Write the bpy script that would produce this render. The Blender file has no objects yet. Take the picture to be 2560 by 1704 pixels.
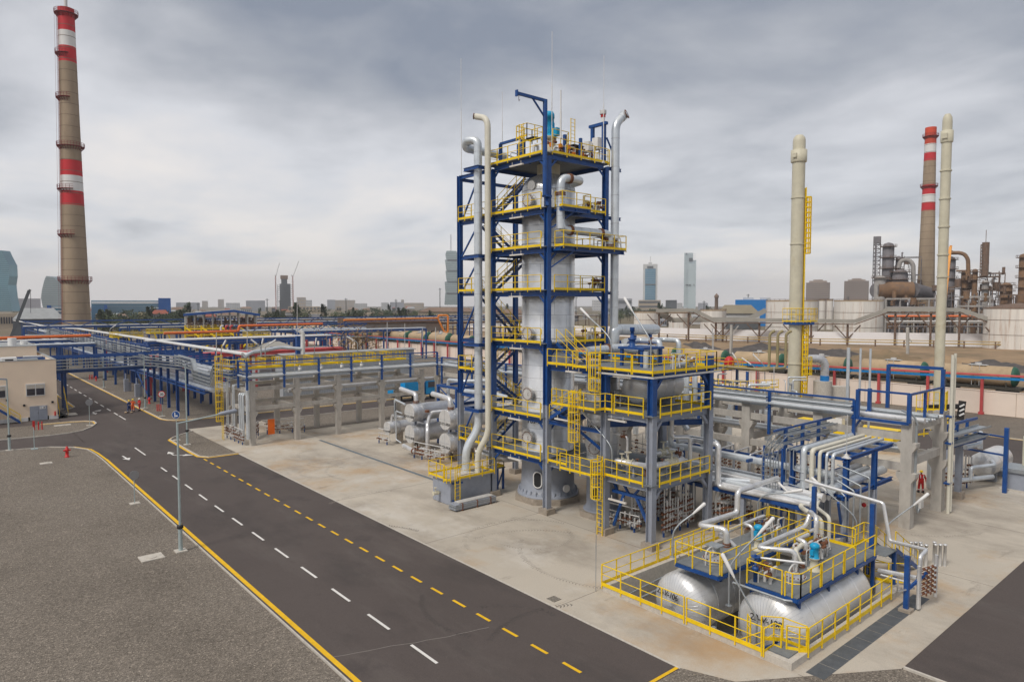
import bpy, bmesh, math, random
from mathutils import Vector, Matrix
R = math.radians; PI = math.pi
rnd = random.Random(7)
sc = bpy.context.scene
# ---------------- camera, world, sun, exposure ----------------
CAMZ = 15.5
cd = bpy.data.cameras.new('camera'); cam = bpy.data.objects.new('camera', cd)
sc.collection.objects.link(cam); sc.camera = cam
cd.sensor_width = 36; cd.lens = 23.95; cd.clip_start = 0.5; cd.clip_end = 12000
cam.location = (0, 0, CAMZ); cam.rotation_euler = (R(90 - 3.06), 0, R(49.6 - 90))
sc.view_settings.view_transform = 'Standard'; sc.view_settings.look = 'None'
sc.view_settings.exposure = 0.45; sc.view_settings.gamma = 1
SUN_EL, SUN_AZ = 48, 188            # azimuth measured from +X towards +Y
sv = Vector((math.cos(R(SUN_EL))*math.cos(R(SUN_AZ)), math.cos(R(SUN_EL))*math.sin(R(SUN_AZ)), math.sin(R(SUN_EL))))
ld = bpy.data.lights.new('sun', 'SUN'); ld.energy = 1.5; ld.angle = R(14); ld.color = (1, .95, .88)
sun = bpy.data.objects.new('sun', ld); sc.collection.objects.link(sun)
sun.rotation_euler = sv.to_track_quat('Z', 'Y').to_euler()

W = bpy.data.worlds.new('World'); sc.world = W; W.use_nodes = True
nt = W.node_tree; N = nt.nodes; L = nt.links; N.clear()
def nd(tree, t, **k):
    n = tree.nodes.new(t)
    for a, b in k.items(): setattr(n, a, b)
    return n
def vmath(op, a, b=None):
    n = nd(nt, 'ShaderNodeMath', operation=op)
    for i, q in enumerate((a, b)):
        if q is None: continue
        if isinstance(q, (int, float)): n.inputs[i].default_value = q
        else: L.new(q, n.inputs[i])
    return n.outputs[0]
def ramp(tree, fac, stops, interp='EASE'):
    r = tree.nodes.new('ShaderNodeValToRGB'); r.color_ramp.interpolation = interp
    e = r.color_ramp.elements
    while len(e) < len(stops): e.new(.5)
    for i, (p, c) in enumerate(stops):
        e[i].position = p; e[i].color = tuple(c) + (1,) if len(c) == 3 else c
    tree.links.new(fac, r.inputs[0]); return r.outputs[0]
tc = nd(nt, 'ShaderNodeTexCoord'); sep = nd(nt, 'ShaderNodeSeparateXYZ'); L.new(tc.outputs['Generated'], sep.inputs[0])
zc = vmath('MAXIMUM', sep.outputs[2], 0.0)
den = vmath('ADD', zc, 0.16)
u_ = vmath('DIVIDE', sep.outputs[0], den); v_ = vmath('DIVIDE', sep.outputs[1], den)
cmb = nd(nt, 'ShaderNodeCombineXYZ'); L.new(u_, cmb.inputs[0]); L.new(v_, cmb.inputs[1])
# view direction to the right of the picture: r = (sin yaw, -cos yaw)
side = vmath('ADD', vmath('MULTIPLY', sep.outputs[0], math.sin(R(49.6))), vmath('MULTIPLY', sep.outputs[1], -math.cos(R(49.6))))
def noise(scale, det, rough, off=0, dist=0.0):
    mp = nd(nt, 'ShaderNodeMapping'); mp.inputs['Location'].default_value = (off, off*.7, off*.3)
    mp.inputs['Rotation'].default_value = (0, 0, R(12)); mp.inputs['Scale'].default_value = (1, .8, 1)
    L.new(cmb.outputs[0], mp.inputs[0])
    n = nd(nt, 'ShaderNodeTexNoise'); n.inputs['Scale'].default_value = scale; n.inputs['Detail'].default_value = det
    n.inputs['Roughness'].default_value = rough; n.inputs['Distortion'].default_value = dist
    L.new(mp.outputs[0], n.inputs['Vector']); return n.outputs[0]
n1 = noise(0.75, 5, .50, 3.1, .35); n2 = noise(2.2, 6, .55, 8.4, .3)
f = vmath('ADD', vmath('MULTIPLY', n1, 1.5), vmath('MULTIPLY', n2, 0.62))
f = vmath('ADD', vmath('SUBTRACT', f, .42), vmath('MULTIPLY', zc, -0.95))
f = vmath('ADD', f, vmath('MULTIPLY', vmath('MULTIPLY', vmath('MAXIMUM', side, 0), zc), -0.6))
f = vmath('ADD', f, vmath('MULTIPLY', vmath('MULTIPLY', vmath('ABSOLUTE', side), zc), -0.45))
lowband = vmath('MAXIMUM', vmath('SUBTRACT', 0.20, zc), 0)
f = vmath('ADD', f, vmath('MULTIPLY', lowband, 1.9))
zen = vmath('MAXIMUM', vmath('SUBTRACT', zc, 0.52), 0)
f = vmath('ADD', f, vmath('MULTIPLY', zen, 4.5))
col = ramp(nt, f, [(0.10, (.21, .235, .285)), (.30, (.325, .34, .375)), (.46, (.455, .463, .49)), (.62, (.58, .585, .61)), (.84, (.72, .685, .66))], 'LINEAR')
# horizon: a touch of lilac haze
hz = ramp(nt, vmath('MULTIPLY', zc, 12.0), [(0, (1, 1, 1)), (1, (0, 0, 0))], 'EASE')
mx = nd(nt, 'ShaderNodeMixRGB'); mx.inputs[2].default_value = (.70, .66, .655, 1)
L.new(vmath('MULTIPLY', hz, .55), mx.inputs[0]); L.new(col, mx.inputs[1])
bg = nd(nt, 'ShaderNodeBackground'); L.new(mx.outputs[0], bg.inputs[0]); bg.inputs[1].default_value = .98
sky = nd(nt, 'ShaderNodeTexSky', sky_type='NISHITA'); sky.sun_disc = False
sky.sun_elevation = R(SUN_EL); sky.sun_rotation = R(90 - SUN_AZ)
bg2 = nd(nt, 'ShaderNodeBackground'); L.new(sky.outputs[0], bg2.inputs[0]); bg2.inputs[1].default_value = .07
ms = nd(nt, 'ShaderNodeMixShader'); ms.inputs[0].default_value = .88
L.new(bg2.outputs[0], ms.inputs[1]); L.new(bg.outputs[0], ms.inputs[2])
wo = nd(nt, 'ShaderNodeOutputWorld'); L.new(ms.outputs[0], wo.inputs[0])

# ---------------- materials ----------------
MATS = {}
def mat(name, base, rough=.6, metal=0.0, var=.12, scale=1.2, var2=None, bump=0.0, bscale=40, spec=.4, stain=None, stretch=None):
    """procedural: base colour broken up by two noises, optional stain colour and bump."""
    m = bpy.data.materials.new(name); m.use_nodes = True; t = m.node_tree; b = t.nodes['Principled BSDF']
    b.inputs['Roughness'].default_value = rough; b.inputs['Metallic'].default_value = metal
    b.inputs['Specular IOR Level'].default_value = spec
    tcn = t.nodes.new('ShaderNodeTexCoord'); g = t.nodes.new('ShaderNodeNewGeometry')
    src = g.outputs['Position']
    if stretch:
        mp = t.nodes.new('ShaderNodeMapping'); mp.inputs['Scale'].default_value = stretch; t.links.new(src, mp.inputs[0]); src = mp.outputs[0]
    n = t.nodes.new('ShaderNodeTexNoise'); n.inputs['Scale'].default_value = scale; n.inputs['Detail'].default_value = 6; n.inputs['Roughness'].default_value = .65
    t.links.new(src, n.inputs['Vector'])
    lo = [max(0, c*(1 - var)) for c in base]; hi = [min(1, c*(1 + var)) for c in base]
    c = ramp(t, n.outputs[0], [(.32, lo), (.68, hi)], 'LINEAR')
    if stain:
        scol, sscale, p0, p1 = stain
        n3 = t.nodes.new('ShaderNodeTexNoise'); n3.inputs['Scale'].default_value = sscale; n3.inputs['Detail'].default_value = 7; n3.inputs['Roughness'].default_value = .7
        t.links.new(src, n3.inputs['Vector'])
        fk = ramp(t, n3.outputs[0], [(p0, (0, 0, 0)), (p1, (1, 1, 1))], 'LINEAR')
        mxx = t.nodes.new('ShaderNodeMixRGB'); t.links.new(fk, mxx.inputs[0]); t.links.new(c, mxx.inputs[1]); mxx.inputs[2].default_value = tuple(scol) + (1,)
        c = mxx.outputs[0]
    t.links.new(c, b.inputs['Base Color'])
    if bump:
        n4 = t.nodes.new('ShaderNodeTexNoise'); n4.inputs['Scale'].default_value = bscale; n4.inputs['Detail'].default_value = 4
        t.links.new(src, n4.inputs['Vector'])
        bp = t.nodes.new('ShaderNodeBump'); bp.inputs['Strength'].default_value = bump; bp.inputs['Distance'].default_value = .03
        t.links.new(n4.outputs[0], bp.inputs['Height']); t.links.new(bp.outputs[0], b.inputs['Normal'])
    MATS[name] = m; return m
ALU = mat('aluminium_cladding', (.76, .76, .76), .30, .52, .10, 1.6, bump=.25, bscale=5, stain=((.42, .41, .39), .6, .5, .75))
ALUB = mat('dull_aluminium', (.52, .53, .55), .40, .42, .14, 2.0, bump=.2, bscale=6)
GALV = mat('galvanised_pipe', (.42, .45, .47), .45, .6, .12, 3)
STPIPE = mat('lagged_silver_pipe', (.66, .70, .73), .32, .45, .12, 1.2)
CREAM = mat('cream_paint', (.60, .56, .43), .5, 0, .08, .8, stain=((.45, .36, .2), .35, .56, .8))
CRPIPE = mat('cream_pipe_paint', (.66, .63, .53), .45, 0, .05, 2)
BLUE = mat('blue_paint', (.009, .066, .255), .42, 0, .2, 2, spec=.5, stain=((.02, .075, .22), .9, .52, .75))
BLUEB = mat('bright_blue_paint', (.01, .18, .50), .42, 0, .12, 3)
SKYB = mat('cyan_motor_paint', (.01, .33, .58), .4, 0, .1, 8)
YEL = mat('yellow_paint', (.88, .60, .006), .45, 0, .1, 3, stain=((.62, .38, .03), 1.6, .58, .8))
GREYP = mat('grey_primer', (.31, .335, .39), .5, 0, .1, 1.4, stain=((.27, .27, .28), .8, .55, .8))
CONC = mat('precast_concrete', (.47, .44, .395), .85, 0, .14, 2.0, bump=.25, bscale=12, stain=((.33, .29, .25), 1.1, .52, .8), stretch=(1, 1, .45))
CONCP = mat('plinth_concrete', (.34, .29, .235), .9, 0, .2, 2.5, bump=.3, bscale=20)
KERB = mat('pale_kerb_concrete', (.52, .48, .42), .9, 0, .14, 5)
ORANGE = mat('orange_pipe_paint', (.72, .16, .035), .5, 0, .14, .6)
REDP = mat('red_paint', (.55, .02, .02), .45, 0, .12, 2)
PINK = mat('faded_red_paint', (.50, .075, .075), .55, 0, .12, .8)
WHITE = mat('white_paint', (.74, .73, .71), .5, 0, .06, 2)
WHITEP = mat('white_lagged_pipe', (.70, .69, .66), .4, .1, .07, 1)
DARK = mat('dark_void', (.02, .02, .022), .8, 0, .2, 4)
BLACK = mat('black_paint', (.025, .022, .022), .6, 0, .2, 4)
RUST = mat('rusty_flange', (.20, .085, .045), .75, .1, .35, 9)
RUSTY = mat('rusty_steel', (.17, .12, .09), .8, .1, .35, 1.5, stain=((.28, .13, .06), 2, .5, .7))
DECK = mat('grey_grating', (.20, .215, .225), .75, .2, .12, 3)
PEACH = mat('peach_wall_paint', (.86, .73, .62), .85, 0, .05, .25, stain=((.76, .64, .54), .12, .55, .85))
BUFF = mat('buff_render', (.88, .71, .54), .85, 0, .05, .3)
ROOFG = mat('grey_roofing', (.32, .33, .33), .8, 0, .14, .4)
GLASSD = mat('dark_window_glass', (.035, .035, .05), .12, 0, .3, 1, spec=.8)
VENT = mat('pale_steel', (.60, .59, .57), .5, .15, .1, 3)
SHED = mat('shed_cladding', (.46, .48, .50), .55, .2, .06, 1)
TREAD = mat('stair_tread', (.14, .15, .16), .7, .3, .15, 5)
TANKW = mat('weathered_white_tank', (.74, .70, .64), .75, 0, .12, .5, stain=((.40, .22, .12), .9, .54, .74), stretch=(1, 1, .06))
WAGON = mat('tan_tank_wagon', (.46, .34, .21), .75, 0, .18, .35, stain=((.30, .20, .12), .5, .55, .78))
WAGG = mat('green_wagon_paint', (.03, .11, .07), .6, 0, .15, 2)
WAGD = mat('wagon_underframe', (.06, .055, .045), .85, 0, .3, 3)
EARTH = mat('bare_earth', (.30, .205, .12), .95, 0, .28, .08, bump=.4, bscale=.8, stain=((.16, .125, .07), .05, .48, .66))
SKIN = mat('skin', (.36, .19, .12), .6)
COVR = mat('red_coverall', (.52, .02, .02), .8, 0, .15, 8)
COVO = mat('orange_coverall', (.75, .12, .02), .8, 0, .15, 8)
COVB = mat('navy_coverall', (.02, .05, .16), .8, 0, .15, 8)
HAZ1 = mat('far_facade_grey', (.34, .35, .38), .7, 0, .12, .02)
HAZ2 = mat('far_facade_buff', (.42, .35, .27), .8, 0, .15, .03)
HAZ3 = mat('far_roof_brown', (.22, .15, .11), .85, 0, .2, .03)
HAZ4 = mat('far_facade_white', (.55, .55, .54), .8, 0, .1, .03)
HAZ5 = mat('far_dark_shed', (.12, .13, .14), .8, 0, .2, .03)
GLB = mat('blue_curtain_glass', (.10, .25, .36), .18, .35, .15, .01, spec=.7)
GLT = mat('teal_curtain_glass', (.08, .26, .33), .2, .35, .2, .02, spec=.7)
GLG = mat('grey_green_curtain_glass', (.30, .38, .38), .2, .4, .12, .02, spec=.7)
BLDB = mat('cobalt_cladding', (.01, .09, .33), .45, 0, .08, .03)
SHCONC = mat('chimney_concrete', (.36, .275, .19), .9, 0, .2, .08, stain=((.24, .175, .12), .12, .5, .75), stretch=(1, 1, .3))
LEAF = [mat('foliage_a', (.085, .105, .05), .9, 0, .4, .6), mat('foliage_b', (.14, .14, .06), .9, 0, .4, .6), mat('foliage_c', (.06, .08, .045), .9, 0, .4, .6)]
BARK = mat('bark', (.10, .075, .05), .95, 0, .3, 4)

def ring_tower_mat(name, base, course, dirt):
    m = mat(name, base, .85, 0, .14, .06); t = m.node_tree; b = t.nodes['Principled BSDF']
    return m
# ground surfaces -------------------------------------------------
def ground_mat(name, base, fine, fine_amt, big, big_amt, rough=.95, tint=None, bump=.3, speck=None):
    m = bpy.data.materials.new(name); m.use_nodes = True; t = m.node_tree; b = t.nodes['Principled BSDF']
    b.inputs['Roughness'].default_value = rough; b.inputs['Specular IOR Level'].default_value = .25
    g = t.nodes.new('ShaderNodeNewGeometry'); P = g.outputs['Position']
    a = t.nodes.new('ShaderNodeTexNoise'); a.inputs['Scale'].default_value = fine; a.inputs['Detail'].default_value = 3; t.links.new(P, a.inputs[0])
    c = t.nodes.new('ShaderNodeTexNoise'); c.inputs['Scale'].default_value = big; c.inputs['Detail'].default_value = 7; c.inputs['Roughness'].default_value = .6; t.links.new(P, c.inputs[0])
    fa = ramp(t, a.outputs[0], [(.28, [max(0, x*(1 - fine_amt)) for x in base]), (.5, base), (.72, [min(1, x*(1 + fine_amt)) for x in base])], 'LINEAR')
    fb = ramp(t, c.outputs[0], [(.3, (1 - big_amt,)*3), (.7, (1 + big_amt*.0 + .0,)*3)], 'LINEAR')
    mm = t.nodes.new('ShaderNodeMixRGB'); mm.blend_type = 'MULTIPLY'; mm.inputs[0].default_value = 1
    t.links.new(fa, mm.inputs[1]); t.links.new(fb, mm.inputs[2]); out = mm.outputs[0]
    if tint:
        for (tcol, tsc, p0, p1, amt, strch) in tint:
            mp = t.nodes.new('ShaderNodeMapping'); mp.inputs['Scale'].default_value = strch; t.links.new(P, mp.inputs[0])
            d = t.nodes.new('ShaderNodeTexNoise'); d.inputs['Scale'].default_value = tsc; d.inputs['Detail'].default_value = 8; d.inputs['Roughness'].default_value = .68
            t.links.new(mp.outputs[0], d.inputs[0])
            k = ramp(t, d.outputs[0], [(p0, (0, 0, 0)), (p1, (amt,)*3)], 'LINEAR')
            m2 = t.nodes.new('ShaderNodeMixRGB'); t.links.new(k, m2.inputs[0]); t.links.new(out, m2.inputs[1]); m2.inputs[2].default_value = tuple(tcol) + (1,)
            out = m2.outputs[0]
    t.links.new(out, b.inputs['Base Color'])
    if bump:
        bp = t.nodes.new('ShaderNodeBump'); bp.inputs['Strength'].default_value = bump; bp.inputs['Distance'].default_value = .04
        t.links.new(a.outputs[0], bp.inputs['Height']); t.links.new(bp.outputs[0], b.inputs['Normal'])
    return m
ASPH = ground_mat('asphalt', (.104, .086, .079), 30, .22, .12, .16, .92, [((.17, .15, .135), .3, .52, .75, .4, (1, .22, 1)), ((.05, .045, .043), .2, .52, .70, .6, (1, .45, 1)), ((.26, .235, .21), 3.2, .69, .76, .55, (1, 1, 1)), ((.045, .04, .04), .12, .58, .66, .45, (1, 1, 1))], .25)
PAD = ground_mat('concrete_pad', (.53, .475, .395), 18, .09, .10, .14, .9, [((.25, .215, .18), .16, .47, .68, .75, (1, .55, 1)), ((.42, .26, .12), .085, .51, .66, .7, (1, 1, 1)), ((.63, .60, .55), .13, .55, .70, .65, (1, .8, 1)), ((.18, .155, .13), .9, .60, .70, .45, (.3, 1, 1)), ((.16, .14, .12), 2.4, .66, .74, .5, (1, .5, 1))], .1)
def gravel_mat(name, base):
    m = bpy.data.materials.new(name); m.use_nodes = True; t = m.node_tree; b = t.nodes['Principled BSDF']
    b.inputs['Roughness'].default_value = .95; b.inputs['Specular IOR Level'].default_value = .2
    g = t.nodes.new('ShaderNodeNewGeometry'); P = g.outputs['Position']
    v = t.nodes.new('ShaderNodeTexVoronoi'); v.inputs['Scale'].default_value = 17; t.links.new(P, v.inputs['Vector'])
    sp = t.nodes.new('ShaderNodeSeparateColor'); t.links.new(v.outputs['Color'], sp.inputs[0])
    cc = ramp(t, sp.outputs[0], [(0, [x*.62 for x in base]), (.5, base), (.88, [x*1.3 for x in base]), (1, [min(1, x*1.9) for x in base])], 'LINEAR')
    n = t.nodes.new('ShaderNodeTexNoise'); n.inputs['Scale'].default_value = .09; n.inputs['Detail'].default_value = 8; n.inputs['Roughness'].default_value = .65; t.links.new(P, n.inputs[0])
    k = ramp(t, n.outputs[0], [(.3, (.72, .71, .70)), (.5, (.95, .94, .93)), (.62, (1.0, 1.0, 1.0)), (.74, (1.0, .93, .82))], 'LINEAR')
    mm = t.nodes.new('ShaderNodeMixRGB'); mm.blend_type = 'MULTIPLY'; mm.inputs[0].default_value = 1; t.links.new(cc, mm.inputs[1]); t.links.new(k, mm.inputs[2])
    t.links.new(mm.outputs[0], b.inputs['Base Color'])
    bp = t.nodes.new('ShaderNodeBump'); bp.inputs['Strength'].default_value = .7; bp.inputs['Distance'].default_value = .05
    t.links.new(v.outputs['Distance'], bp.inputs['Height']); t.links.new(bp.outputs[0], b.inputs['Normal'])
    return m
GRAV = gravel_mat('gravel', (.205, .178, .148))
# reactor cladding: rectangular sheets with seams
def clad_mat(name, base, axis_c, r, panel_w, panel_h, rough=.29, metal=.6):
    m = bpy.data.materials.new(name); m.use_nodes = True; t = m.node_tree; b = t.nodes['Principled BSDF']
    b.inputs['Roughness'].default_value = rough; b.inputs['Metallic'].default_value = metal
    g = t.nodes.new('ShaderNodeNewGeometry'); sx = t.nodes.new('ShaderNodeSeparateXYZ'); t.links.new(g.outputs['Position'], sx.inputs[0])
    def M(op, a, c=None):
        n = t.nodes.new('ShaderNodeMath'); n.operation = op
        for i, q in enumerate((a, c)):
            if q is None: continue
            if isinstance(q, (int, float)): n.inputs[i].default_value = q
            else: t.links.new(q, n.inputs[i])
        return n.outputs[0]
    ang = M('ARCTAN2', M('SUBTRACT', sx.outputs[1], axis_c[1]), M('SUBTRACT', sx.outputs[0], axis_c[0]))
    cb = t.nodes.new('ShaderNodeCombineXYZ'); t.links.new(M('MULTIPLY', ang, r), cb.inputs[0]); t.links.new(sx.outputs[2], cb.inputs[1])
    br = t.nodes.new('ShaderNodeTexBrick'); br.inputs['Scale'].default_value = 1; br.inputs['Brick Width'].default_value = panel_w; br.inputs['Row Height'].default_value = panel_h
    br.inputs['Mortar Size'].default_value = .012; br.inputs['Mortar Smooth'].default_value = .2
    br.inputs['Color1'].default_value = tuple(x*.94 for x in base) + (1,); br.inputs['Color2'].default_value = tuple(min(1, x*1.06) for x in base) + (1,); br.inputs['Mortar'].default_value = tuple(x*.45 for x in base) + (1,)
    t.links.new(cb.outputs[0], br.inputs['Vector'])
    n = t.nodes.new('ShaderNodeTexNoise'); n.inputs['Scale'].default_value = .8; n.inputs['Detail'].default_value = 6; t.links.new(g.outputs['Position'], n.inputs[0])
    k = ramp(t, n.outputs[0], [(.35, (.84, .83, .80)), (.65, (1, 1, 1))], 'LINEAR')
    mm = t.nodes.new('ShaderNodeMixRGB'); mm.blend_type = 'MULTIPLY'; mm.inputs[0].default_value = 1; t.links.new(br.outputs[0], mm.inputs[1]); t.links.new(k, mm.inputs[2])
    t.links.new(mm.outputs[0], b.inputs['Base Color'])
    n4 = t.nodes.new('ShaderNodeTexNoise'); n4.inputs['Scale'].default_value = 2.2; n4.inputs['Detail'].default_value = 2; t.links.new(g.outputs['Position'], n4.inputs[0])
    bp = t.nodes.new('ShaderNodeBump'); bp.inputs['Strength'].default_value = .22; bp.inputs['Distance'].default_value = .1
    t.links.new(n4.outputs[0], bp.inputs['Height']); t.links.new(bp.outputs[0], b.inputs['Normal'])
    return m
CLADR = clad_mat('reactor_cladding', (.86, .86, .86), (37.4, 39.5), 2.1, 2.2, .98)
CLADV = clad_mat('vessel_cladding', (.78, .78, .78), (37.4, 33.6), 1.2, 1.7, .9)

# ---------------- mesh helpers ----------------
ORG = {}
COL = sc.collection
class MB:
    def __init__(s): s.v = []; s.f = []; s.sm = []; s.mi = []; s.m = 0; s.cuts = []
    def mark(s): s.cuts.append((len(s.v), len(s.f)))
    def add(s, vs, fs, sm=False):
        o = len(s.v); s.v += [tuple(v) for v in vs]
        for f_ in fs: s.f.append([o + i for i in f_]); s.sm.append(sm); s.mi.append(s.m)
    def box(s, x0, y0, z0, x1, y1, z1):
        x0, x1 = min(x0, x1), max(x0, x1); y0, y1 = min(y0, y1), max(y0, y1); z0, z1 = min(z0, z1), max(z0, z1)
        s.add([(x0, y0, z0), (x1, y0, z0), (x1, y1, z0), (x0, y1, z0), (x0, y0, z1), (x1, y0, z1), (x1, y1, z1), (x0, y1, z1)],
              [(0, 3, 2, 1), (4, 5, 6, 7), (0, 1, 5, 4), (1, 2, 6, 5), (2, 3, 7, 6), (3, 0, 4, 7)])
    def prism(s, pts, z0, z1):
        n = len(pts); a = sum(pts[i][0]*pts[(i+1) % n][1] - pts[(i+1) % n][0]*pts[i][1] for i in range(n))
        if a < 0: pts = pts[::-1]
        s.add([(p[0], p[1], z0) for p in pts] + [(p[0], p[1], z1) for p in pts],
              [tuple(range(n))[::-1], tuple(range(n, 2*n))] + [(i, (i+1) % n, n + (i+1) % n, n + i) for i in range(n)])
    def bar(s, p, q, w, h=None, up=(0, 0, 1)):
        h = h or w; p = Vector(p); q = Vector(q); d = (q - p)
        if d.length < 1e-6: return
        d.normalize(); u = Vector(up)
        if abs(d.dot(u)) > .98: u = Vector((1, 0, 0)) if abs(d.x) < .9 else Vector((0, 1, 0))
        a = d.cross(u).normalized(); b = a.cross(d).normalized()
        vs = [c + a*(i*w/2) + b*(j*h/2) for c in (p, q) for i, j in ((-1, -1), (1, -1), (1, 1), (-1, 1))]
        s.add(vs, [(3, 2, 1, 0), (4, 5, 6, 7), (0, 1, 5, 4), (1, 2, 6, 5), (2, 3, 7, 6), (3, 0, 4, 7)])
    def hcol(s, x, y, z0, z1, w, fl='x', t=.03):
        """H section column; flanges face +-x or +-y"""
        h = w/2
        if fl == 'x': s.box(x-h, y-h, z0, x-h+t, y+h, z1); s.box(x+h-t, y-h, z0, x+h, y+h, z1); s.box(x-h+t, y-t/2, z0, x+h-t, y+t/2, z1)
        else: s.box(x-h, y-h, z0, x+h, y-h+t, z1); s.box(x-h, y+h-t, z0, x+h, y+h, z1); s.box(x-t/2, y-h+t, z0, x+t/2, y+h-t, z1)
    def tube(s, pts, r, n=8, cap=True, sm=True, bend=0.0, r1=None):
        P = [Vector(p) for p in pts]
        if bend and len(P) > 2:
            Q = [P[0]]
            for i in range(1, len(P)-1):
                a = (P[i-1]-P[i]); b = (P[i+1]-P[i]); la, lb = a.length, b.length
                k = min(bend, la*.49, lb*.49); a = P[i] + a.normalized()*k; b = P[i] + b.normalized()*k
                for j in range(6):
                    t = j/5; Q.append(a*(1-t)**2 + P[i]*2*t*(1-t) + b*t*t)
            Q.append(P[-1]); P = Q
        m = len(P); rs = [r]*m if r1 is None else [r + (r1-r)*i/(m-1) for i in range(m)]
        T = []
        for i in range(m):
            d = (P[min(i+1, m-1)] - P[max(i-1, 0)])
            T.append(d.normalized() if d.length > 1e-9 else Vector((0, 0, 1)))
        u = T[0].cross(Vector((0, 0, 1)))
        if u.length < .05: u = T[0].cross(Vector((0, 1, 0)))
        u.normalize(); vs = []
        for i in range(m):
            u = u - T[i]*u.dot(T[i])
            u = u.normalized() if u.length > 1e-6 else T[i].orthogonal().normalized()
            w = T[i].cross(u)
            vs += [P[i] + (u*math.cos(2*PI*k/n) + w*math.sin(2*PI*k/n))*rs[i] for k in range(n)]
        s.add(vs, [(i*n+k, i*n+(k+1) % n, (i+1)*n+(k+1) % n, (i+1)*n+k) for i in range(m-1) for k in range(n)], sm)
        if cap:
            s.add(vs[:n], [tuple(range(n))[::-1]]); s.add(vs[-n:], [tuple(range(n))])
    def cyl(s, x, y, z0, z1, r, n=16, r1=None, sm=True, cap=True):
        s.tube([(x, y, z0), (x, y, z1)], r, n, cap, sm, r1=r1)
    def lathe(s, o, ax, prof, n=24, sm=True, cap=True):
        """prof: list of (distance along ax, radius)"""
        o = Vector(o); ax = Vector(ax).normalized(); u = ax.orthogonal().normalized(); w = ax.cross(u); vs = []
        for d, r in prof: vs += [o + ax*d + (u*math.cos(2*PI*k/n) + w*math.sin(2*PI*k/n))*r for k in range(n)]
        m = len(prof)
        s.add(vs, [(i*n+k, i*n+(k+1) % n, (i+1)*n+(k+1) % n, (i+1)*n+k) for i in range(m-1) for k in range(n)], sm)
        if cap: s.add(vs[:n], [tuple(range(n))[::-1]]); s.add(vs[-n:], [tuple(range(n))])
    def disc(s, c, ax, r, t, n=20): s.lathe(Vector(c) - Vector(ax).normalized()*t/2, ax, [(0, r), (t, r)], n, False)
    def ball(s, c, r, n=10, sz=1.0):
        prof = [(-r*sz*math.cos(PI*i/n), max(.001, r*math.sin(PI*i/n))) for i in range(n+1)]
        s.lathe(c, (0, 0, 1), prof, n+4, True, False)
    def build(s, name, mats, parent=None, kind=None):
        if parent is not None and 1 < len(s.cuts) <= 100:      # marked pieces become parts of their own
            C_ = ([(0, 0)] if s.cuts[0][0] else []) + s.cuts + [(len(s.v), len(s.f))]; first = None
            for (v0, f0), (v1, f1) in zip(C_, C_[1:]):
                if v1 == v0: continue
                q = MB(); q.v = s.v[v0:v1]; q.f = [[i-v0 for i in f_] for f_ in s.f[f0:f1]]; q.sm = s.sm[f0:f1]; q.mi = s.mi[f0:f1]; o = q.build(name, mats, parent, kind); first = first or o
            return first
        me = bpy.data.meshes.new(name); o = bpy.data.objects.new(name, me); COL.objects.link(o)
        org = Vector((0, 0, 0))
        if parent is not None: org = ORG[parent]
        vs = [(v[0]-org.x, v[1]-org.y, v[2]-org.z) for v in s.v] if org.length else s.v
        me.from_pydata(vs, [], s.f); me.polygons.foreach_set('use_smooth', s.sm)
        for m in (mats if isinstance(mats, (list, tuple)) else [mats]): me.materials.append(m)
        me.polygons.foreach_set('material_index', s.mi); me.update()
        ORG[o] = org.copy()
        if parent is not None: o.parent = parent
        if kind: o['kind'] = kind
        return o
def tag(o, label, cat, group=None, kind=None):
    o['label'] = label; o['category'] = cat
    if group: o['group'] = group
    if kind: o['kind'] = kind
    return o
def thing(name, label, cat, loc=(0, 0, 0), group=None):
    o = bpy.data.objects.new(name, None); COL.objects.link(o); o.empty_display_size = .1
    o.location = loc; ORG[o] = Vector(loc); return tag(o, label, cat, group)
def dup(o, loc=None, rz=None, label=None, parent=None):
    c = o.copy(); COL.objects.link(c)
    if parent is not None: c.parent = parent
    if loc is not None: c.location = loc
    if rz is not None: c.rotation_euler = (0, 0, rz)
    if label: c['label'] = label
    for ch in list(o.children): dup(ch, parent=c)
    return c
def single(mb, name, m, label, cat, group=None):
    """a thing that is one mesh, its origin at the world origin"""
    return tag(mb.build(name, m), label, cat, group)
def rail(mb, pts, h=1.1, step=1.35, toe=.17, closed=False, r=.028):
    mb.mark(); P = [Vector(p) for p in pts]
    if closed: P = P + [P[0]]
    up = Vector((0, 0, 1))
    mb.tube([p + up*h for p in P], r, 6, sm=True); mb.tube([p + up*h*.55 for p in P], r*.8, 5)
    for a, b in zip(P, P[1:]):
        d = (b-a); n = max(1, round(d.length/step))
        if toe: mb.bar(a + up*toe/2, b + up*toe/2, .012, toe)
        for i in range(0 if a == P[0] else 1, n+1):
            if closed and i == n and b == P[-1]: continue
            q = a + d*i/n; mb.bar(q - up*.16, q + up*h, .055, .055)
def deck(name, parent, rects, z, t=.05, m=None, edge=.22, hole=None):
    """grating sheets with steel edge beams below, as one part"""
    mb = MB()
    for x0, y0, x1, y1 in rects: mb.box(x0, y0, z-t, x1, y1, z)
    o = mb.build(name, m or DECK, parent); return o
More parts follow.
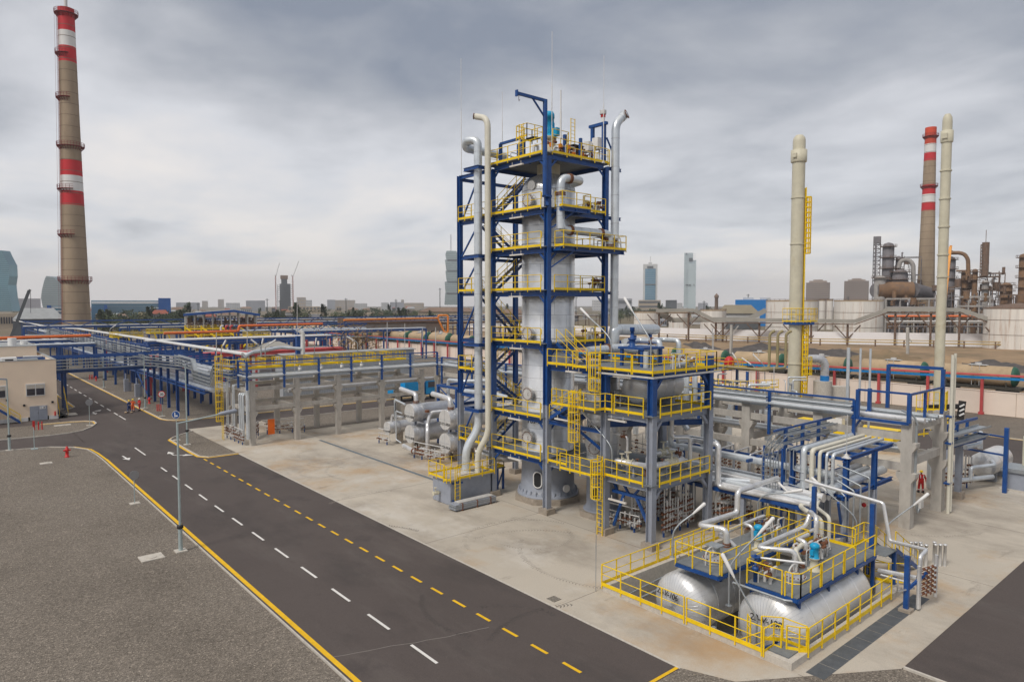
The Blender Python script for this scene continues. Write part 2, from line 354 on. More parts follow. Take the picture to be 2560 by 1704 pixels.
def stair(parent, a, b, w, ax='y', blue=BLUE, n=None, rails=True):
    """flight from a (low) to b (high); width w across axis ax"""
    a = Vector(a); b = Vector(b); off = Vector((0, w/2, 0)) if ax == 'y' else Vector((w/2, 0, 0))
    mb = MB()
    for sgn in (-1, 1): mb.bar(a + off*sgn, b + off*sgn, .04, .24)
    mb.build('stringer', blue, parent)
    mb = MB(); n = n or int((b.z-a.z)/.21)
    for i in range(1, n):
        c = a + (b-a)*i/n
        run = Vector((.13, 0, 0)) if ax == 'y' else Vector((0, .13, 0))
        lo = c - off*.95 - run; hi = c + off*.95 + run
        mb.box(lo.x, lo.y, c.z-.02, hi.x, hi.y, c.z+.015)
    mb.build('tread', TREAD, parent)
    if rails:
        mb = MB()
        for sgn in (-1, 1):
            p = a + off*sgn; q = b + off*sgn; up = Vector((0, 0, 1))
            mb.tube([p + up*.1, p + up*1.0, q + up*1.0], .026, 6); mb.tube([p + up*.5, q + up*.5], .02, 5)
            k = max(2, int((q-p).length/1.2))
            for i in range(k+1):
                c = p + (q-p)*i/k; mb.bar(c, c + up*1.0, .045)
        mb.build('handrail', YEL, parent)
def ladder(parent, x, y, z0, z1, face, cage0=None, w=.46, cage1=None, name='ladder', k_=1.0):
    """face: unit (dx,dy) from the rungs towards the climber (cage side)"""
    f_ = Vector((face[0], face[1], 0)); sd = Vector((-face[1], face[0], 0)); c = Vector((x, y, 0)); mb = MB()
    for s_ in (-1, 1): mb.bar(c + sd*s_*w/2 + Vector((0, 0, z0)), c + sd*s_*w/2 + Vector((0, 0, z1)), .05*k_, .05*k_)
    z = z0 + .25
    while z < z1: mb.bar(c - sd*w/2 + Vector((0, 0, z)), c + sd*w/2 + Vector((0, 0, z)), .028*k_); z += .3
    o = mb.build(name, YEL, parent)
    if cage0 is not None:
        mb = MB(); cr = .38*k_**.3; top = cage1 if cage1 else z1
        zz = cage0; cen = c + f_*.34
        k = max(2, round((top-cage0)/.75))
        for i in range(k+1):
            zz = cage0 + (top-cage0)*i/k
            arc = [cen + sd*(cr*math.cos(t)) + f_*(cr*math.sin(t)) + Vector((0, 0, zz)) for t in [R(q) for q in range(-35, 216, 25)]]
            for p, q in zip(arc, arc[1:]): mb.bar(p, q, .02*k_, .06*k_)
            mb.bar(c + sd*w/2 + Vector((0, 0, zz)), arc[0], .02*k_, .06*k_); mb.bar(c - sd*w/2 + Vector((0, 0, zz)), arc[-1], .02*k_, .06*k_)
        for t in (0, 38, 65, 90, 115, 142, 180):
            p = cen + sd*(cr*math.cos(R(t))) + f_*(cr*math.sin(R(t))); mb.bar(p + Vector((0, 0, cage0)), p + Vector((0, 0, top)), .045*k_, .02*k_)
        mb.build('safety_cage', YEL, o if ORG.get(o) is not None else parent)
    return o
def text(body, parent, m, pos, right, up, size, name='lettering', ext=.006, kind=None, align='CENTER'):
    cu = bpy.data.curves.new(name, 'FONT'); cu.body = body; cu.size = size; cu.align_x = align; cu.align_y = 'CENTER'; cu.extrude = ext
    cu.offset = size*.012
    tmp = bpy.data.objects.new('tmp', cu); COL.objects.link(tmp)
    dg = bpy.context.evaluated_depsgraph_get(); me = bpy.data.meshes.new_from_object(tmp.evaluated_get(dg)); bpy.data.objects.remove(tmp)
    r_ = Vector(right).normalized(); u = Vector(up).normalized(); w = r_.cross(u); M4 = Matrix((r_, u, w)).transposed().to_4x4(); M4.translation = Vector(pos) - (ORG[parent] if parent else Vector())
    me.transform(M4); me.materials.clear(); me.materials.append(m)
    o = bpy.data.objects.new(name, me); COL.objects.link(o)
    if parent: o.parent = parent
    ORG[o] = ORG[parent].copy() if parent else Vector()
    if kind: o['kind'] = kind
    return o
def valve(mb, p, ax=(1, 0, 0), r=.1, wheel=(0, 0, 1)):
    mb.mark(); p = Vector(p); ax = Vector(ax).normalized(); w = Vector(wheel).normalized()
    mb.lathe(p - ax*r*1.6, ax, [(0, r*1.3), (.25*r, r*1.3), (.25*r, r*.8), (1.6*r, r*1.05), (2.95*r, r*.8), (2.95*r, r*1.3), (3.2*r, r*1.3)], 8, False)
    mb.tube([p, p + w*r*3], r*.28, 5); mb.disc(p + w*r*3, w, r*1.1, .02, 8)
TANKA = mat('tank_cladding', (.74, .74, .735), .31, .38, .08, 1.2, bump=.15, bscale=4, stain=((.52, .50, .46), .5, .5, .78))
# ---------------- ground, roads, pad ----------------
def sheet(name, polys, z, m, kind='structure'):
    mb = MB()
    for pl in polys:
        a = sum(pl[i][0]*pl[(i+1) % len(pl)][1] - pl[(i+1) % len(pl)][0]*pl[i][1] for i in range(len(pl)))
        if a < 0: pl = pl[::-1]
        mb.add([(x, y, z) for x, y in pl], [tuple(range(len(pl)))])
    return mb.build(name, m, kind=kind)
def rc(x0, y0, x1, y1): return [(x0, y0), (x1, y0), (x1, y1), (x0, y1)]
def ribbon(mb, pts, w, z, z0=None):
    """flat (or raised when z0 is given) strip of width w to the left of the path"""
    P = [Vector((p[0], p[1])) for p in pts]; Ls = []; Rs = []
    for i, p in enumerate(P):
        d = (P[min(i+1, len(P)-1)] - P[max(i-1, 0)]).normalized(); nrm = Vector((-d.y, d.x))
        Ls.append(p + nrm*w); Rs.append(p)
    for i in range(len(P)-1):
        q = [Rs[i], Rs[i+1], Ls[i+1], Ls[i]]
        if z0 is None: mb.add([(a.x, a.y, z) for a in q], [(0, 1, 2, 3)])
        else: mb.prism([(a.x, a.y) for a in q], z0, z)
PIT = (27.2, 13.7, 39.2, 24.4)
sheet('ground', [rc(-1000, -1000, 27.2, 4500), rc(39.2, -1000, 4500, 4500), rc(27.2, 24.4, 39.2, 4500), rc(27.2, -1000, 39.2, 13.7)], -.02,
      ground_mat('dry_ground', (.23, .18, .125), .6, .2, .02, .3, .95, [((.12, .12, .06), .02, .45, .62, .8, (1, 1, 1)), ((.33, .25, .16), .05, .55, .7, .7, (1, 1, 1))], 0))
kerbL = [(12.55, -60), (12.55, 78), (12.45, 81.5), (12.2, 84.4), (11.2, 86.8), (9.2, 88.6), (6, 89.4), (0, 89.8), (-60, 91)]
isl = [(-60, 98), (0, 97.2), (5.4, 96.8), (10.2, 96.4), (12.2, 96.7), (13.6, 97.6), (15.0, 100.1), (15.8, 102.4), (15.8, 104.2), (15.0, 105.3), (13.4, 105.9), (10.2, 106.1), (-60, 107)]
ngr = [(15.9, 420), (15.9, 120.8), (15.2, 119.6), (14.2, 119.1), (13.6, 119.0), (13.6, 420)]
rgr = [(23.15, 430), (23.15, 106), (23.15, 100.6), (23.6, 99.0), (24.8, 98.0), (27.4, 97.4), (34, 97.3), (140, 97.3)]
islr = [(23.85, 72.0), (20.9, 72.1), (20.25, 73.2), (20.2, 76), (20.25, 84.4), (20.9, 85.6), (22.0, 86.8), (23.85, 88.5)]
gsouth = [(20.2, 16.9), (23.9, 16.9), (24.7, 14.8), (31, 10.75), (31, -30), (20.2, -30)]
sheet('road', [rc(12.55, 16.9, 23.85, 430), rc(12.55, -30, 20.2, 16.9), rc(-60, 89.3, 12.6, 110.2), rc(23.85, 90.3, 112, 97.35), rc(31, -30, 112, 10.75), rc(80, 10.75, 94.6, 90.2), rc(12.55, 110.2, 13.7, 119), rc(4, 80, 12.55, 89.3)], -.008, ASPH)
sheet('gravel_yard', [[(12.3, -60)] + kerbL[1:-1] + [(-60, 91), (-60, -60)], isl, ngr, rgr + [(140, 430)], islr, gsouth, rc(94.6, -30, 113, 97.3), rc(33, 80.2, 80, 90.2)], -.003, GRAV)
sheet('concrete_pad', [rc(23.85, 16.9, 27.2, 90.3), rc(27.2, 24.4, 33, 90.3), rc(33, 24.4, 39.2, 80.3), rc(39.2, 10.75, 80, 80.3), [(27.2, 16.9), (23.87, 16.9), (24.7, 14.8), (31, 10.76), (39.2, 10.76), (39.2, 13.7), (27.2, 13.7)]], 0, PAD)
# kerbs
mb = MB(); off = lambda pts, d: pts
ribbon(mb, kerbL, .07, .09, -.02); ribbon(mb, isl[1:-1], -.14, .10, -.02); ribbon(mb, ngr[:-1], .14, .10, -.02); ribbon(mb, rgr, .14, .10, -.02)
ribbon(mb, islr, -.13, .10, -.02); mb.box(23.78, 16.9, -.02, 23.9, 71.9, .006); mb.box(31, -30, -.02, 31.12, 10.7, .10)
mb.box(94.6, -30, -.02, 94.75, 97, .10); mb.box(33, 90.2, -.02, 112, 90.34, .10)
mb.build('kerb', KERB, kind='structure')
mb = MB(); Zm = .004
ribbon(mb, [(12.62+.28, y) if y < 80 else (x, y) for x, y in []] or [(12.72, -60), (12.72, 78)], -.24, Zm)
kk = [(12.72, 78), (12.62, 81.6), (12.38, 84.5), (11.3, 87.0), (9.3, 88.75), (6, 89.6), (0, 90.0), (-60, 91.2)]; ribbon(mb, kk, -.2, Zm)
ribbon(mb, [(x*1+.03*(x > 14), y) for x, y in isl[1:-1]], .17, Zm); ribbon(mb, ngr[:-1], -.17, Zm); ribbon(mb, rgr, -.17, Zm); ribbon(mb, islr[:-1], .2, Zm)
ribbon(mb, [(20.2, 16.95), (23.8, 16.95)], .16, Zm); ribbon(mb, [(31.14, -30), (31.14, 10.6)], -.17, Zm); ribbon(mb, [(94.55, 97), (94.55, -30)], -.15, Zm); ribbon(mb, [(112, 90.4), (33, 90.4)], -.15, Zm)
y = 19.0
while y < 71.5:
    mb.add([(20.27, y+.42, Zm), (20.43, y+.42, Zm), (20.43, y+1.5, Zm), (20.27, y+1.5, Zm)], [(0, 1, 2, 3)]); y += 2.05
mb.box(92, 3, -.01, 92.2, 6, .004)
LINEY = mat('yellow_road_paint', (.78, .46, .01), .8, 0, .12, 2, stain=((.45, .30, .08), 3.5, .58, .8)); LINEW = mat('white_road_paint', (.72, .70, .66), .8, 0, .1, 2, stain=((.35, .33, .31), 4, .58, .8))
mb.build('yellow_road_lines', LINEY, kind='structure')
mb = MB(); y = 23.98
for i in range(12): mb.box(16.08, y, 0, 16.22, y+2.1, Zm); y += 4.05
mb.box(16.2, 75.5, 0, 16.34, 77.6, Zm) if False else None
mb.box(16.22, 77.5, 0, 16.36, 82.3, Zm)
for k in range(22): mb.box(19.35, 103.2 + k*5.1, 0, 19.5, 103.2 + k*5.1 + (4.3 if k == 0 else 2.7), Zm)
def arrow(cx, cy, dirs, ln=2.6):
    for dx, dy in dirs:
        d = Vector((dx, dy)).normalized(); n_ = Vector((-d.y, d.x)); c = Vector((cx, cy))
        e = c + d*ln*.55; mb.add([(*(c - n_*.08), Zm), (*(e - n_*.08), Zm), (*(e + n_*.08), Zm), (*(c + n_*.08), Zm)], [(0, 1, 2, 3)])
        mb.add([(*(e - n_*.38), Zm), (*(e + d*1.1), Zm), (*(e + n_*.38), Zm)], [(0, 1, 2)])
arrow(14.4, 78.6, [(0.05, -1)]); arrow(18.5, 75.6, [(0, 1), (.75, -.6)], 1.9); arrow(17.2, 113.5, [(0, -1), (.6, .8)], 2.2)
mb.build('white_road_lines', LINEW, kind='structure')
# expansion joints, drains, hatches
mb = MB()
for x0, y0, x1, y1 in ((23.9, 36.8, 80, 36.83), (23.9, 24.56, 27, 24.59), (39.4, 24.56, 80, 24.59), (23.9, 49.5, 80, 49.53), (23.9, 62.5, 80, 62.53), (44, 10.8, 44.03, 80), (33.9, 25, 33.93, 80), (27.19, 10.9, 27.22, 13.4), (56, 10.8, 56.03, 80)): mb.box(x0, y0, 0, x1, y1, .003)
mb.build('pad_joints', mat('joint_filler', (.16, .13, .11), .95), kind='structure')
# the crack across the asphalt, and tyre tracks
mb = MB(); q = Vector((12.9, 27.4)); rr = random.Random(3)
while q.x < 19.5:
    e = q + Vector((.5, -.16 + rr.uniform(-.09, .09))); ribbon(mb, [q, e], .035, .001, None); q = e
mb.build('asphalt_crack', mat('crack_dust', (.26, .235, .21), .95), kind='structure')
mb = MB(); rr = random.Random(11)
def track(cx, cy, rad, a0, a1, w=.36):
    n = int(abs(a1-a0)*rad/.2)
    for i in range(n):
        if rr.random() < .12: continue
        a = a0 + (a1-a0)*i/n; d = Vector((math.cos(a), math.sin(a))); t = Vector((-d.y, d.x)); c = Vector((cx, cy)) + d*(rad + rr.uniform(-.05, .05))
        for sg in (-1, 1):
            p0 = c; p1 = c + d*sg*w/2*rr.uniform(.6, 1) + t*.1
            mb.add([(*(p0 - t*.025), .0026), (*(p1 - t*.025), .0026), (*(p1 + t*.03), .0026), (*(p0 + t*.03), .0026)], [(0, 1, 2, 3)])
TR = ((29.5, 33, 4.2, .2, 2.9), (30.3, 33.4, 2.6, 3.2, 6.1), (27.5, 30, 5.5, .4, 1.7), (33, 28, 6.5, 2.2, 3.7), (28.8, 62, 1.6, 0, 6.2), (27.2, 59, 2.1, 0, 5), (30.5, 66, 2.6, 1, 5.2), (31.5, 57, 4.5, 1.8, 3.6), (20, 24, 3.2, 0, 1.3), (23, 27, 4.8, 2.4, 3.6), (19, 38, 6, .2, 1.2), (22, 20, 5, 1.0, 2.2), (26, 45, 5, 1, 2.2), (47, 14, 5, .8, 2.4), (55, 20, 6, 3.6, 5))
for a in TR:
    if a[0] < 24.2: track(*a)
mb.build('tyre_tracks', mat('rubber_dust', (.075, .066, .062), .95, 0, .3, .6), kind='structure'); mb = MB()
for a in TR:
    if a[0] > 24.2: track(*a)
mb.build('tyre_tracks', mat('tyre_dust', (.30, .265, .225), .95, 0, .35, .6), kind='structure')
mb = MB()
x = 27.6
while x < 39.4:
    mb.box(x, 12.5, 0, x+1.16, 13.28, .012)
    for k in range(9): mb.box(x+.08+k*.12, 12.56, .012, x+.12+k*.12, 13.22, .02)
    x += 1.2
single(mb, 'drain_channel', mat('drain_grate', (.13, .14, .15), .7, .4, .15, 2), 'row of grey steel grates over the drain beside the yellow railed tank pit', 'drain')
mb = MB(); mb.box(33.2, 44.9, 0, 33.55, 73.2, .012)
for k in range(56): mb.box(33.24, 45+k*.5, .012, 33.51, 45.04+k*.5, .018)
single(mb, 'drain_channel', mat('drain_blue_grey', (.17, .20, .22), .7, .3, .15, 2), 'long thin blue grey drain line running towards the concrete pipe bridge', 'drain')
mb = MB(); mb.m = 1; mb.box(23.95, 24.75, 0, 25.0, 25.95, .01); mb.m = 0
mb.box(24.2, 25.05, .01, 24.75, 25.65, .014); mb.m = 1
for k in range(6): mb.box(24.2, 25.1+k*.1, .014, 24.75, 25.13+k*.1, .03)
single(mb, 'drain_gully', [BLACK, PAD], 'square black grated gully set in the pad corner beside the asphalt', 'drain')
for loc, (w, d), lab in (((9.75, 45.6), (1.3, 1.1), 'pale concrete manhole slab in the gravel nearest the lamp post base'), ((8.0, 79.7), (1.0, .8), 'pale concrete slab in the gravel beside the red hydrant'),
                        ((12.3, 103.6), (1.8, .9), 'pale slab lying in the gravel island by the buff building'), ((14.6, 113.4), (1.2, 2.2), 'pale slab by the corner of the buff building'), ((26.6, 80.5), (1.7, 1.0), 'low pale slab on the pad under the pipe bridge corner')):
    mb = MB(); x, y = loc; mb.box(x-w/2, y-d/2, -.02, x+w/2, y+d/2, .05); mb.cyl(x, y, .05, .08, .3, 14); 
    single(mb, 'inspection_cover', KERB, lab, 'slab')
# ---------------- main steel tower ----------------
TW = thing('steel_tower', 'tall blue steel frame tower with yellow railed decks around the silver reactor', 'tower', (34.3, 36.3, 0))
LV = [4.06, 7.16, 12.66, 16.58, 19.73, 22.57, 26.47]
XA, XB, YA, YB, YC = 34.3, 40.5, 36.3, 42.7, 47.1
for (x, y) in ((XA, YA), (XB, YA), (XA, YB), (XB, YB)):
    mb = MB(); mb.hcol(x, y, .42, 8.1, .46, 'y', .04); mb.box(x-.4, y-.4, 0, x+.4, y+.4, .02)
    o = mb.build('column', GREYP, TW)
    mb = MB(); mb.box(x-.45, y-.45, 0, x+.45, y+.45, .42); mb.build('plinth', CONCP, o)
    mb = MB(); mb.hcol(x, y, 8.1, 12.9, .46, 'y', .04); mb.hcol(x, y, 12.9, 26.2, .38, 'y', .035)
    mb.build('column', BLUE, TW)
for (x, y) in ((XA, YC), (XB, YC)):
    mb = MB(); mb.hcol(x, y, .4, 7.95, .40, 'y', .035); mb.build('column', GREYP, TW)
    mb = MB(); mb.box(x-.4, y-.4, 0, x+.4, y+.4, .4); mb.build('plinth', CONCP, TW)
    mb = MB(); mb.hcol(x, y, 7.95, 26.3, .36, 'y', .03); mb.build('column', BLUE, TW)
def ibeam(mb, p, q, h=.34, w=.2):
    p = Vector(p); q = Vector(q); d = Vector((0, 0, h/2-.015)); mb.bar(p + d, q + d, w, .03); mb.bar(p - d, q - d, w, .03); mb.bar(p, q, .03, h-.06)
# framing per level
for i, z in enumerate(LV):
    mb = MB(); zz = z-.28; g = .25
    ibeam(mb, (XA, YA+g, zz), (XA, YB-g, zz)); ibeam(mb, (XB, YA+g, zz), (XB, YB-g, zz)); ibeam(mb, (XA+g, YA, zz), (XB-g, YA, zz)); ibeam(mb, (XA+g, YB, zz), (XB-g, YB, zz))
    for k in (1, 2, 3): mb.bar((XA+.3, YA+k*1.6, z-.13), (XA+1.2, YA+k*1.6, z-.13), .1, .16)
    # haunches
    for x, y, sx, sy in ((XA, YA, 0, 1), (XA, YA, 1, 0), (XA, YB, 0, -1), (XB, YA, -1, 0)):
        mb.bar((x+sx*.2, y+sy*.2, zz-.75), (x+sx*.85, y+sy*.85, zz-.15), .06, .16)
    mb.build('floor_beams', BLUE, TW)
# stair bay framing and braces
mb = MB()
for z in (26.15, 22.3, 19.4, 16.35, 12.5, 9.85, 7.9):
    ibeam(mb, (XA, YB+.25, z), (XA, YC-.2, z), .28)
for z in (26.0, 19.4, 12.5, 7.0):
    ibeam(mb, (XA+.2, YC, z), (XB-.2, YC, z), .26); ibeam(mb, (XB, YB+.2, z), (XB, YC-.2, z), .26)
mb.build('bay_beams', BLUE, TW)
mb = MB()
zz = [8.2, 12.3, 16.2, 19.2, 22.2, 26.0]
for a, b in zip([4.2, 8.0, 12.6, 16.5, 19.5, 22.4], [7.8, 12.3, 16.2, 19.2, 22.1, 25.9]):
    mb.bar((XA, YC-.2, a), (XA, YB+1.8, b), .11, .11)
mb.bar((XB, YC-.2, 8), (XB, YB+.2, 12.3), .1); mb.bar((XB, YB-.2, 4.3), (XB, YA+.3, 7.0), .1)
mb.build('brace', BLUE, TW)
# decks and railings of the reactor bay
for i, z in enumerate(LV):
    x0, y0, x1, y1 = 33.95, 36.15, 40.85, 43.0
    rects = [(x0, y0+.3, 35.9, y1)] if i < 2 else [(x0, y0, 36.3, y1)]
    if i == 0: rects = [(x0, y0+.3, 40.8, y1)]
    if i >= 2: rects = [(x0, y0, x1, y1)]
    if i == 1: rects = [(x0, y0+.3, 40.8, y1)]
    d = deck('deck', TW, rects, z)
    mb = MB(); X = 33.95
    if i == 6:
        rail(mb, [(X, 42.95, z), (X, 36.55, z)]); rail(mb, [(34.55, 36.1, z), (40.55, 36.1, z)]); rail(mb, [(40.85, 36.2, z), (40.85, 42.9, z)]); rail(mb, [(35, 43, z), (40.8, 43, z)])
        rail(mb, [(X, 43.0, z), (35.0, 43.0, z)])
    else:
        rail(mb, [(X, 42.4, z), (X, 36.65, z)])
        mb.tube([(X, 36.65, z+.6), (X, 36.55, z+.7), (X, 36.55, z+1.0), (X, 36.65, z+1.1)], .028, 5)
    if i == 3: rail(mb, [(34.75, 36.05, z), (40.2, 36.05, z)])
    if i == 5:
        rail(mb, [(34.75, 36.0, z), (34.75, 35.25, z), (37.7, 35.25, z), (37.7, 36.0, z)]); rail(mb, [(37.9, 36.05, z), (40.25, 36.05, z)])
    if i == 4: rail(mb, [(34.75, 36.0, z), (34.75, 35.1, z), (41.6, 35.1, z), (41.6, 36.6, z)])
    if i == 2: rail(mb, [(36.9, 36.05, z), (40.3, 36.05, z)]); rail(mb, [(40.8, 36.3, z), (40.8, 42.8, z)])
    if i in (3, 4, 5): rail(mb, [(40.8, 36.5, z), (40.8, 42.8, z)])
    mb.build('railing', YEL, TW)
    if i in (4, 5):
        mb = MB(); xe = 37.7 if i == 5 else 41.6
        mb.box(34.7, 35.2 if i == 5 else 35.05, z-.05, xe, 36.14, z); 
        mb.build('deck', DECK, TW)
        mb = MB(); ibeam(mb, (34.6, 35.3, z-.2), (xe, 35.3, z-.2), .26); mb.bar((XA+.2, YA-.2, z-1.5), (36.0, 35.35, z-.35), .09)
        for x in (34.8, 36.2, xe-.2): mb.bar((x, 35.2, z-.2), (x, 36.2, z-.2), .12, .22)
        mb.build('bracket', BLUE, TW)
# stair bay landings (front ends) and flights
FL = [(4.1, 0), (7.16, 1), (10.1, 0), (12.95, 1), (16.6, 0), (19.7, 1), (22.58, 0), (26.4, 1)]
for z, side in FL[:-1]:
    x0, x1 = (33.95, 35.3) if side == 0 else (39.4, 40.8)
    deck('landing', TW, [(x0, 43.05, x1, 47.0)], z)
    mb = MB()
    if side == 0: rail(mb, [(33.95, 43.2, z), (33.95, 46.85, z), (35.3, 46.85, z)], step=.9)
    else: rail(mb, [(40.8, 43.2, z), (40.8, 46.85, z), (39.4, 46.85, z)], step=.9)
    mb.build('railing', YEL, TW)
for (za, sa), (zb, sb) in zip(FL, FL[1:]):
    y = 44.05 if sa == 0 else 45.8
    xa, xb = (35.3, 39.4) if sa == 0 else (39.4, 35.3)
    stair(TW, (xa, y, za), (xb, y, zb), .95, 'y')
# brackets that carry the two stack pipes
mb = MB()
for z in (26.2, 19.3, 12.3, 7.05):
    ibeam(mb, (XA-.2, 42.6, z), (32.75, 42.6, z), .26, .16); ibeam(mb, (32.75, 42.5, z), (32.75, 44.4, z), .26, .16); ibeam(mb, (32.75, 44.35, z), (XA, 44.35, z), .26, .16)
mb.build('pipe_bracket', BLUE, TW)
mb = MB()
for z in (26.15, 22.3):
    ibeam(mb, (XB+.2, YA, z), (42.3, YA, z), .26, .16)
ibeam(mb, (XB+.2, YA, 16.4), (42.1, YA, 16.4), .22, .14)
mb.bar((40.6, YA, 28.5), (42.1, YA, 26.3), .1)
# goal-post frame at the top right corner
mb.bar((40.5, 36.5, 26.5), (40.5, 36.5, 29.5), .26); mb.bar((40.5, 37.7, 26.5), (40.5, 37.7, 29.5), .24); mb.bar((40.5, 36.2, 29.6), (40.5, 38.0, 29.6), .3, .22)
mb.build('pipe_bracket', BLUE, TW)
# davit crane on the front corner
DV = thing('davit_crane', 'blue swan neck lifting davit standing on the front corner of the steel tower', 'crane', (34.0, 36.3, 23.4))
mb = MB(); mb.tube([(33.78, 36.05, 23.3), (33.78, 36.05, 30.05)], .17, 12); mb.build('mast', BLUEB if False else BLUE, DV)
mb = MB(); mb.bar((33.9, 36.05, 29.98), (31.1, 36.05, 29.98), .16, .2); mb.bar((31.15, 36.05, 29.98), (31.05, 36.05, 29.98), .22, .42); mb.build('jib', BLUE, DV)
mb = MB(); mb.bar((33.75, 36.05, 28.8), (32.6, 36.05, 29.9), .1); mb.build('brace', BLUE, DV)
mb = MB(); mb.prism([(33.75, 35.8), (34.25, 35.8), (34.25, 36.3), (33.75, 36.3)], 23.2, 23.35); mb.bar((34, 36.05, 22.6), (34.1, 36.2, 23.2), .2); mb.build('base_bracket', BLUE, DV)
mb = MB(); mb.tube([(31.3, 36.05, 29.9), (31.3, 36.05, 29.6), (31.35, 36.1, 29.5), (31.4, 36.05, 29.6)], .02, 5); mb.build('hook', RUST, DV)
# lightning rods
for (x, y, z, h, lab) in ((XA+.1, YC-.1, 26.4, 9.6, 'thin white lightning rod above the stair bay at the back left of the tower'), (34.35, 35.95, 26.6, 8.3, 'thin white lightning rod rising beside the blue davit mast'),
                     (34.6, 35.3, 27.4, 3.3, 'short thick white lightning rod in front of the cyan motor'), (39.9, 36.0, 26.5, 8.0, 'thin white lightning rod near the right end of the top tower deck'), (35.4, 42.8, 27.5, 5, 'faint thin lightning rod at the left of the top tower deck')):
    mb = MB(); mb.tube([(x, y, z), (x, y, z+h*.55)], .035 if h > 4 else .07, 6); mb.tube([(x, y, z+h*.55), (x, y, z+h)], .018 if h > 4 else .05, 5); mb.box(x-.08, y-.08, z-.1, x+.08, y+.08, z)
    single(mb, 'lightning_rod', WHITE, lab, 'lightning rod')
# fluorescent fittings
LT = mat('tube_light_fitting', (.70, .66, .60), .5)
k = 0
for (x, y, z, ax, where) in ((33.9, 39.3, 25.95, 1, 'under the top deck edge, left face of the tower'), (33.9, 39.3, 22.05, 1, 'under the second highest deck, left face of the tower'), (33.9, 39.3, 19.25, 1, 'under the third highest deck, left face of the tower'), (33.9, 39.4, 16.1, 1, 'under the middle deck, left face of the tower'),
                     (33.9, 39.3, 12.15, 1, 'under the tower deck level with the mid height manhole'), (33.9, 39.5, 6.7, 1, 'under the tower deck above the reactor nameplate'), (33.9, 39.5, 3.6, 1, 'under the lowest tower deck in front of the skirt'), (34.0, 33.3, 10.8, 1, 'under the upper side deck near the caged ladder'),
                     (34.0, 28.9, 10.8, 1, 'under the upper side deck above the drum end'), (34.0, 29.3, 7.9, 1, 'under the middle side deck beside the bare grey column'), (34.0, 34.4, 7.3, 1, 'behind the long caged ladder next to the reactor'), (34.2, 29.4, 2.5, 1, 'on the blue knee braces below the lowest side deck')):
    mb = MB(); l = .75; mb.bar((x, y-l, z), (x, y+l, z), .16, .1); 
    for q in (-.5, .5): mb.bar((x, y+q, z), (x, y+q, z+.3), .03)
    single(mb, 'strip_light', LT, 'white strip light ' + where, 'strip light')

# ---------------- reactor ----------------
RE = thing('reactor', 'huge silver clad reactor vessel with grey skirt inside the blue tower', 'reactor', (37.4, 39.5, 0)); RX, RY, RR = 37.4, 39.5, 2.1
mb = MB(); prof = [(3.45, RR+.03), (3.5, RR), (24.3, RR)] + [(24.3 + 1.45*math.sin(a), max(.05, RR*math.cos(a))) for a in [PI/2*i/7 for i in range(1, 8)]]
mb.lathe((RX, RY, 0), (0, 0, 1), prof, 56); mb.build('shell', CLADR, RE)
mb = MB()
for z in (24.3,): mb.lathe((RX, RY, z-.03), (0, 0, 1), [(0, RR+.01), (0, RR+.02), (.06, RR+.02), (.06, RR+.01)], 56)
for z in (8.3, 12.9, 20.2): mb.lathe((RX, RY, z-.03), (0, 0, 1), [(0, RR+.005), (0, RR+.03), (.07, RR+.03), (.07, RR+.005)], 56)
for k in range(40):
    a = 2*PI*k/40
    mb.tube([(RX + RR*math.cos(t)*math.cos(a)*1.004, RY + RR*math.cos(t)*math.sin(a)*1.004, 24.3 + 1.45*math.sin(t)+.004) for t in [PI/2*i/7 for i in range(7)]], .014, 4, False)
mb.build('band', ALUB, RE)
mb = MB(); mb.lathe((RX, RY, 0), (0, 0, 1), [(.45, 2.45), (.6, 2.45), (.6, 2.38), (1.0, 2.15), (3.3, 2.08), (3.3, 2.2), (3.42, 2.2)], 48); sk = mb.build('skirt', GREYP, RE)
mb = MB()
for k in range(30):
    a = 2*PI*k/30; c = Vector((RX + 2.3*math.cos(a), RY + 2.3*math.sin(a), .62)); mb.prism([(c.x-.07, c.y-.07), (c.x+.07, c.y-.07), (c.x+.07, c.y+.07), (c.x-.07, c.y+.07)], .6, .85); mb.cyl(c.x, c.y, .85, .95, .05, 6)
mb.build('anchor_bolts', GREYP, sk)
def oval(par, cx, cy, ang, r, zc, w=.34, h=.62):
    u = Vector((math.cos(ang), math.sin(ang), 0)); t = Vector((-u.y, u.x, 0)); c = Vector((cx, cy, zc)) + u*r
    pts = [c + t*(w*math.cos(a)) + Vector((0, 0, (h-w)*(1 if math.sin(a) > 0 else -1) + w*math.sin(a))) for a in [2*PI*i/24 for i in range(24)]]
    mb = MB(); mb.tube([p + u*.06 for p in pts] + [pts[0] + u*.06], .06, 6); o = mb.build('opening_rim', WHITE, par)
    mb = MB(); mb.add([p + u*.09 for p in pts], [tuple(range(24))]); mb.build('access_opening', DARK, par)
oval(RE, RX, RY, R(206), 2.16, 1.9)
mb = MB(); mb.prism([(RX + 2.75*math.cos(R(22.5+45*k)), RY + 2.75*math.sin(R(22.5+45*k))) for k in range(8)], 0, .45); mb.build('foundation', CONCP, RE)
mb = MB(); mb.disc((RX + 2.5*math.cos(R(262)), RY + 2.5*math.sin(R(262)), 1.25), (math.cos(R(262)), math.sin(R(262)), 0), .3, .15, 18); mb.build('foundation_lug', WHITE, RE)
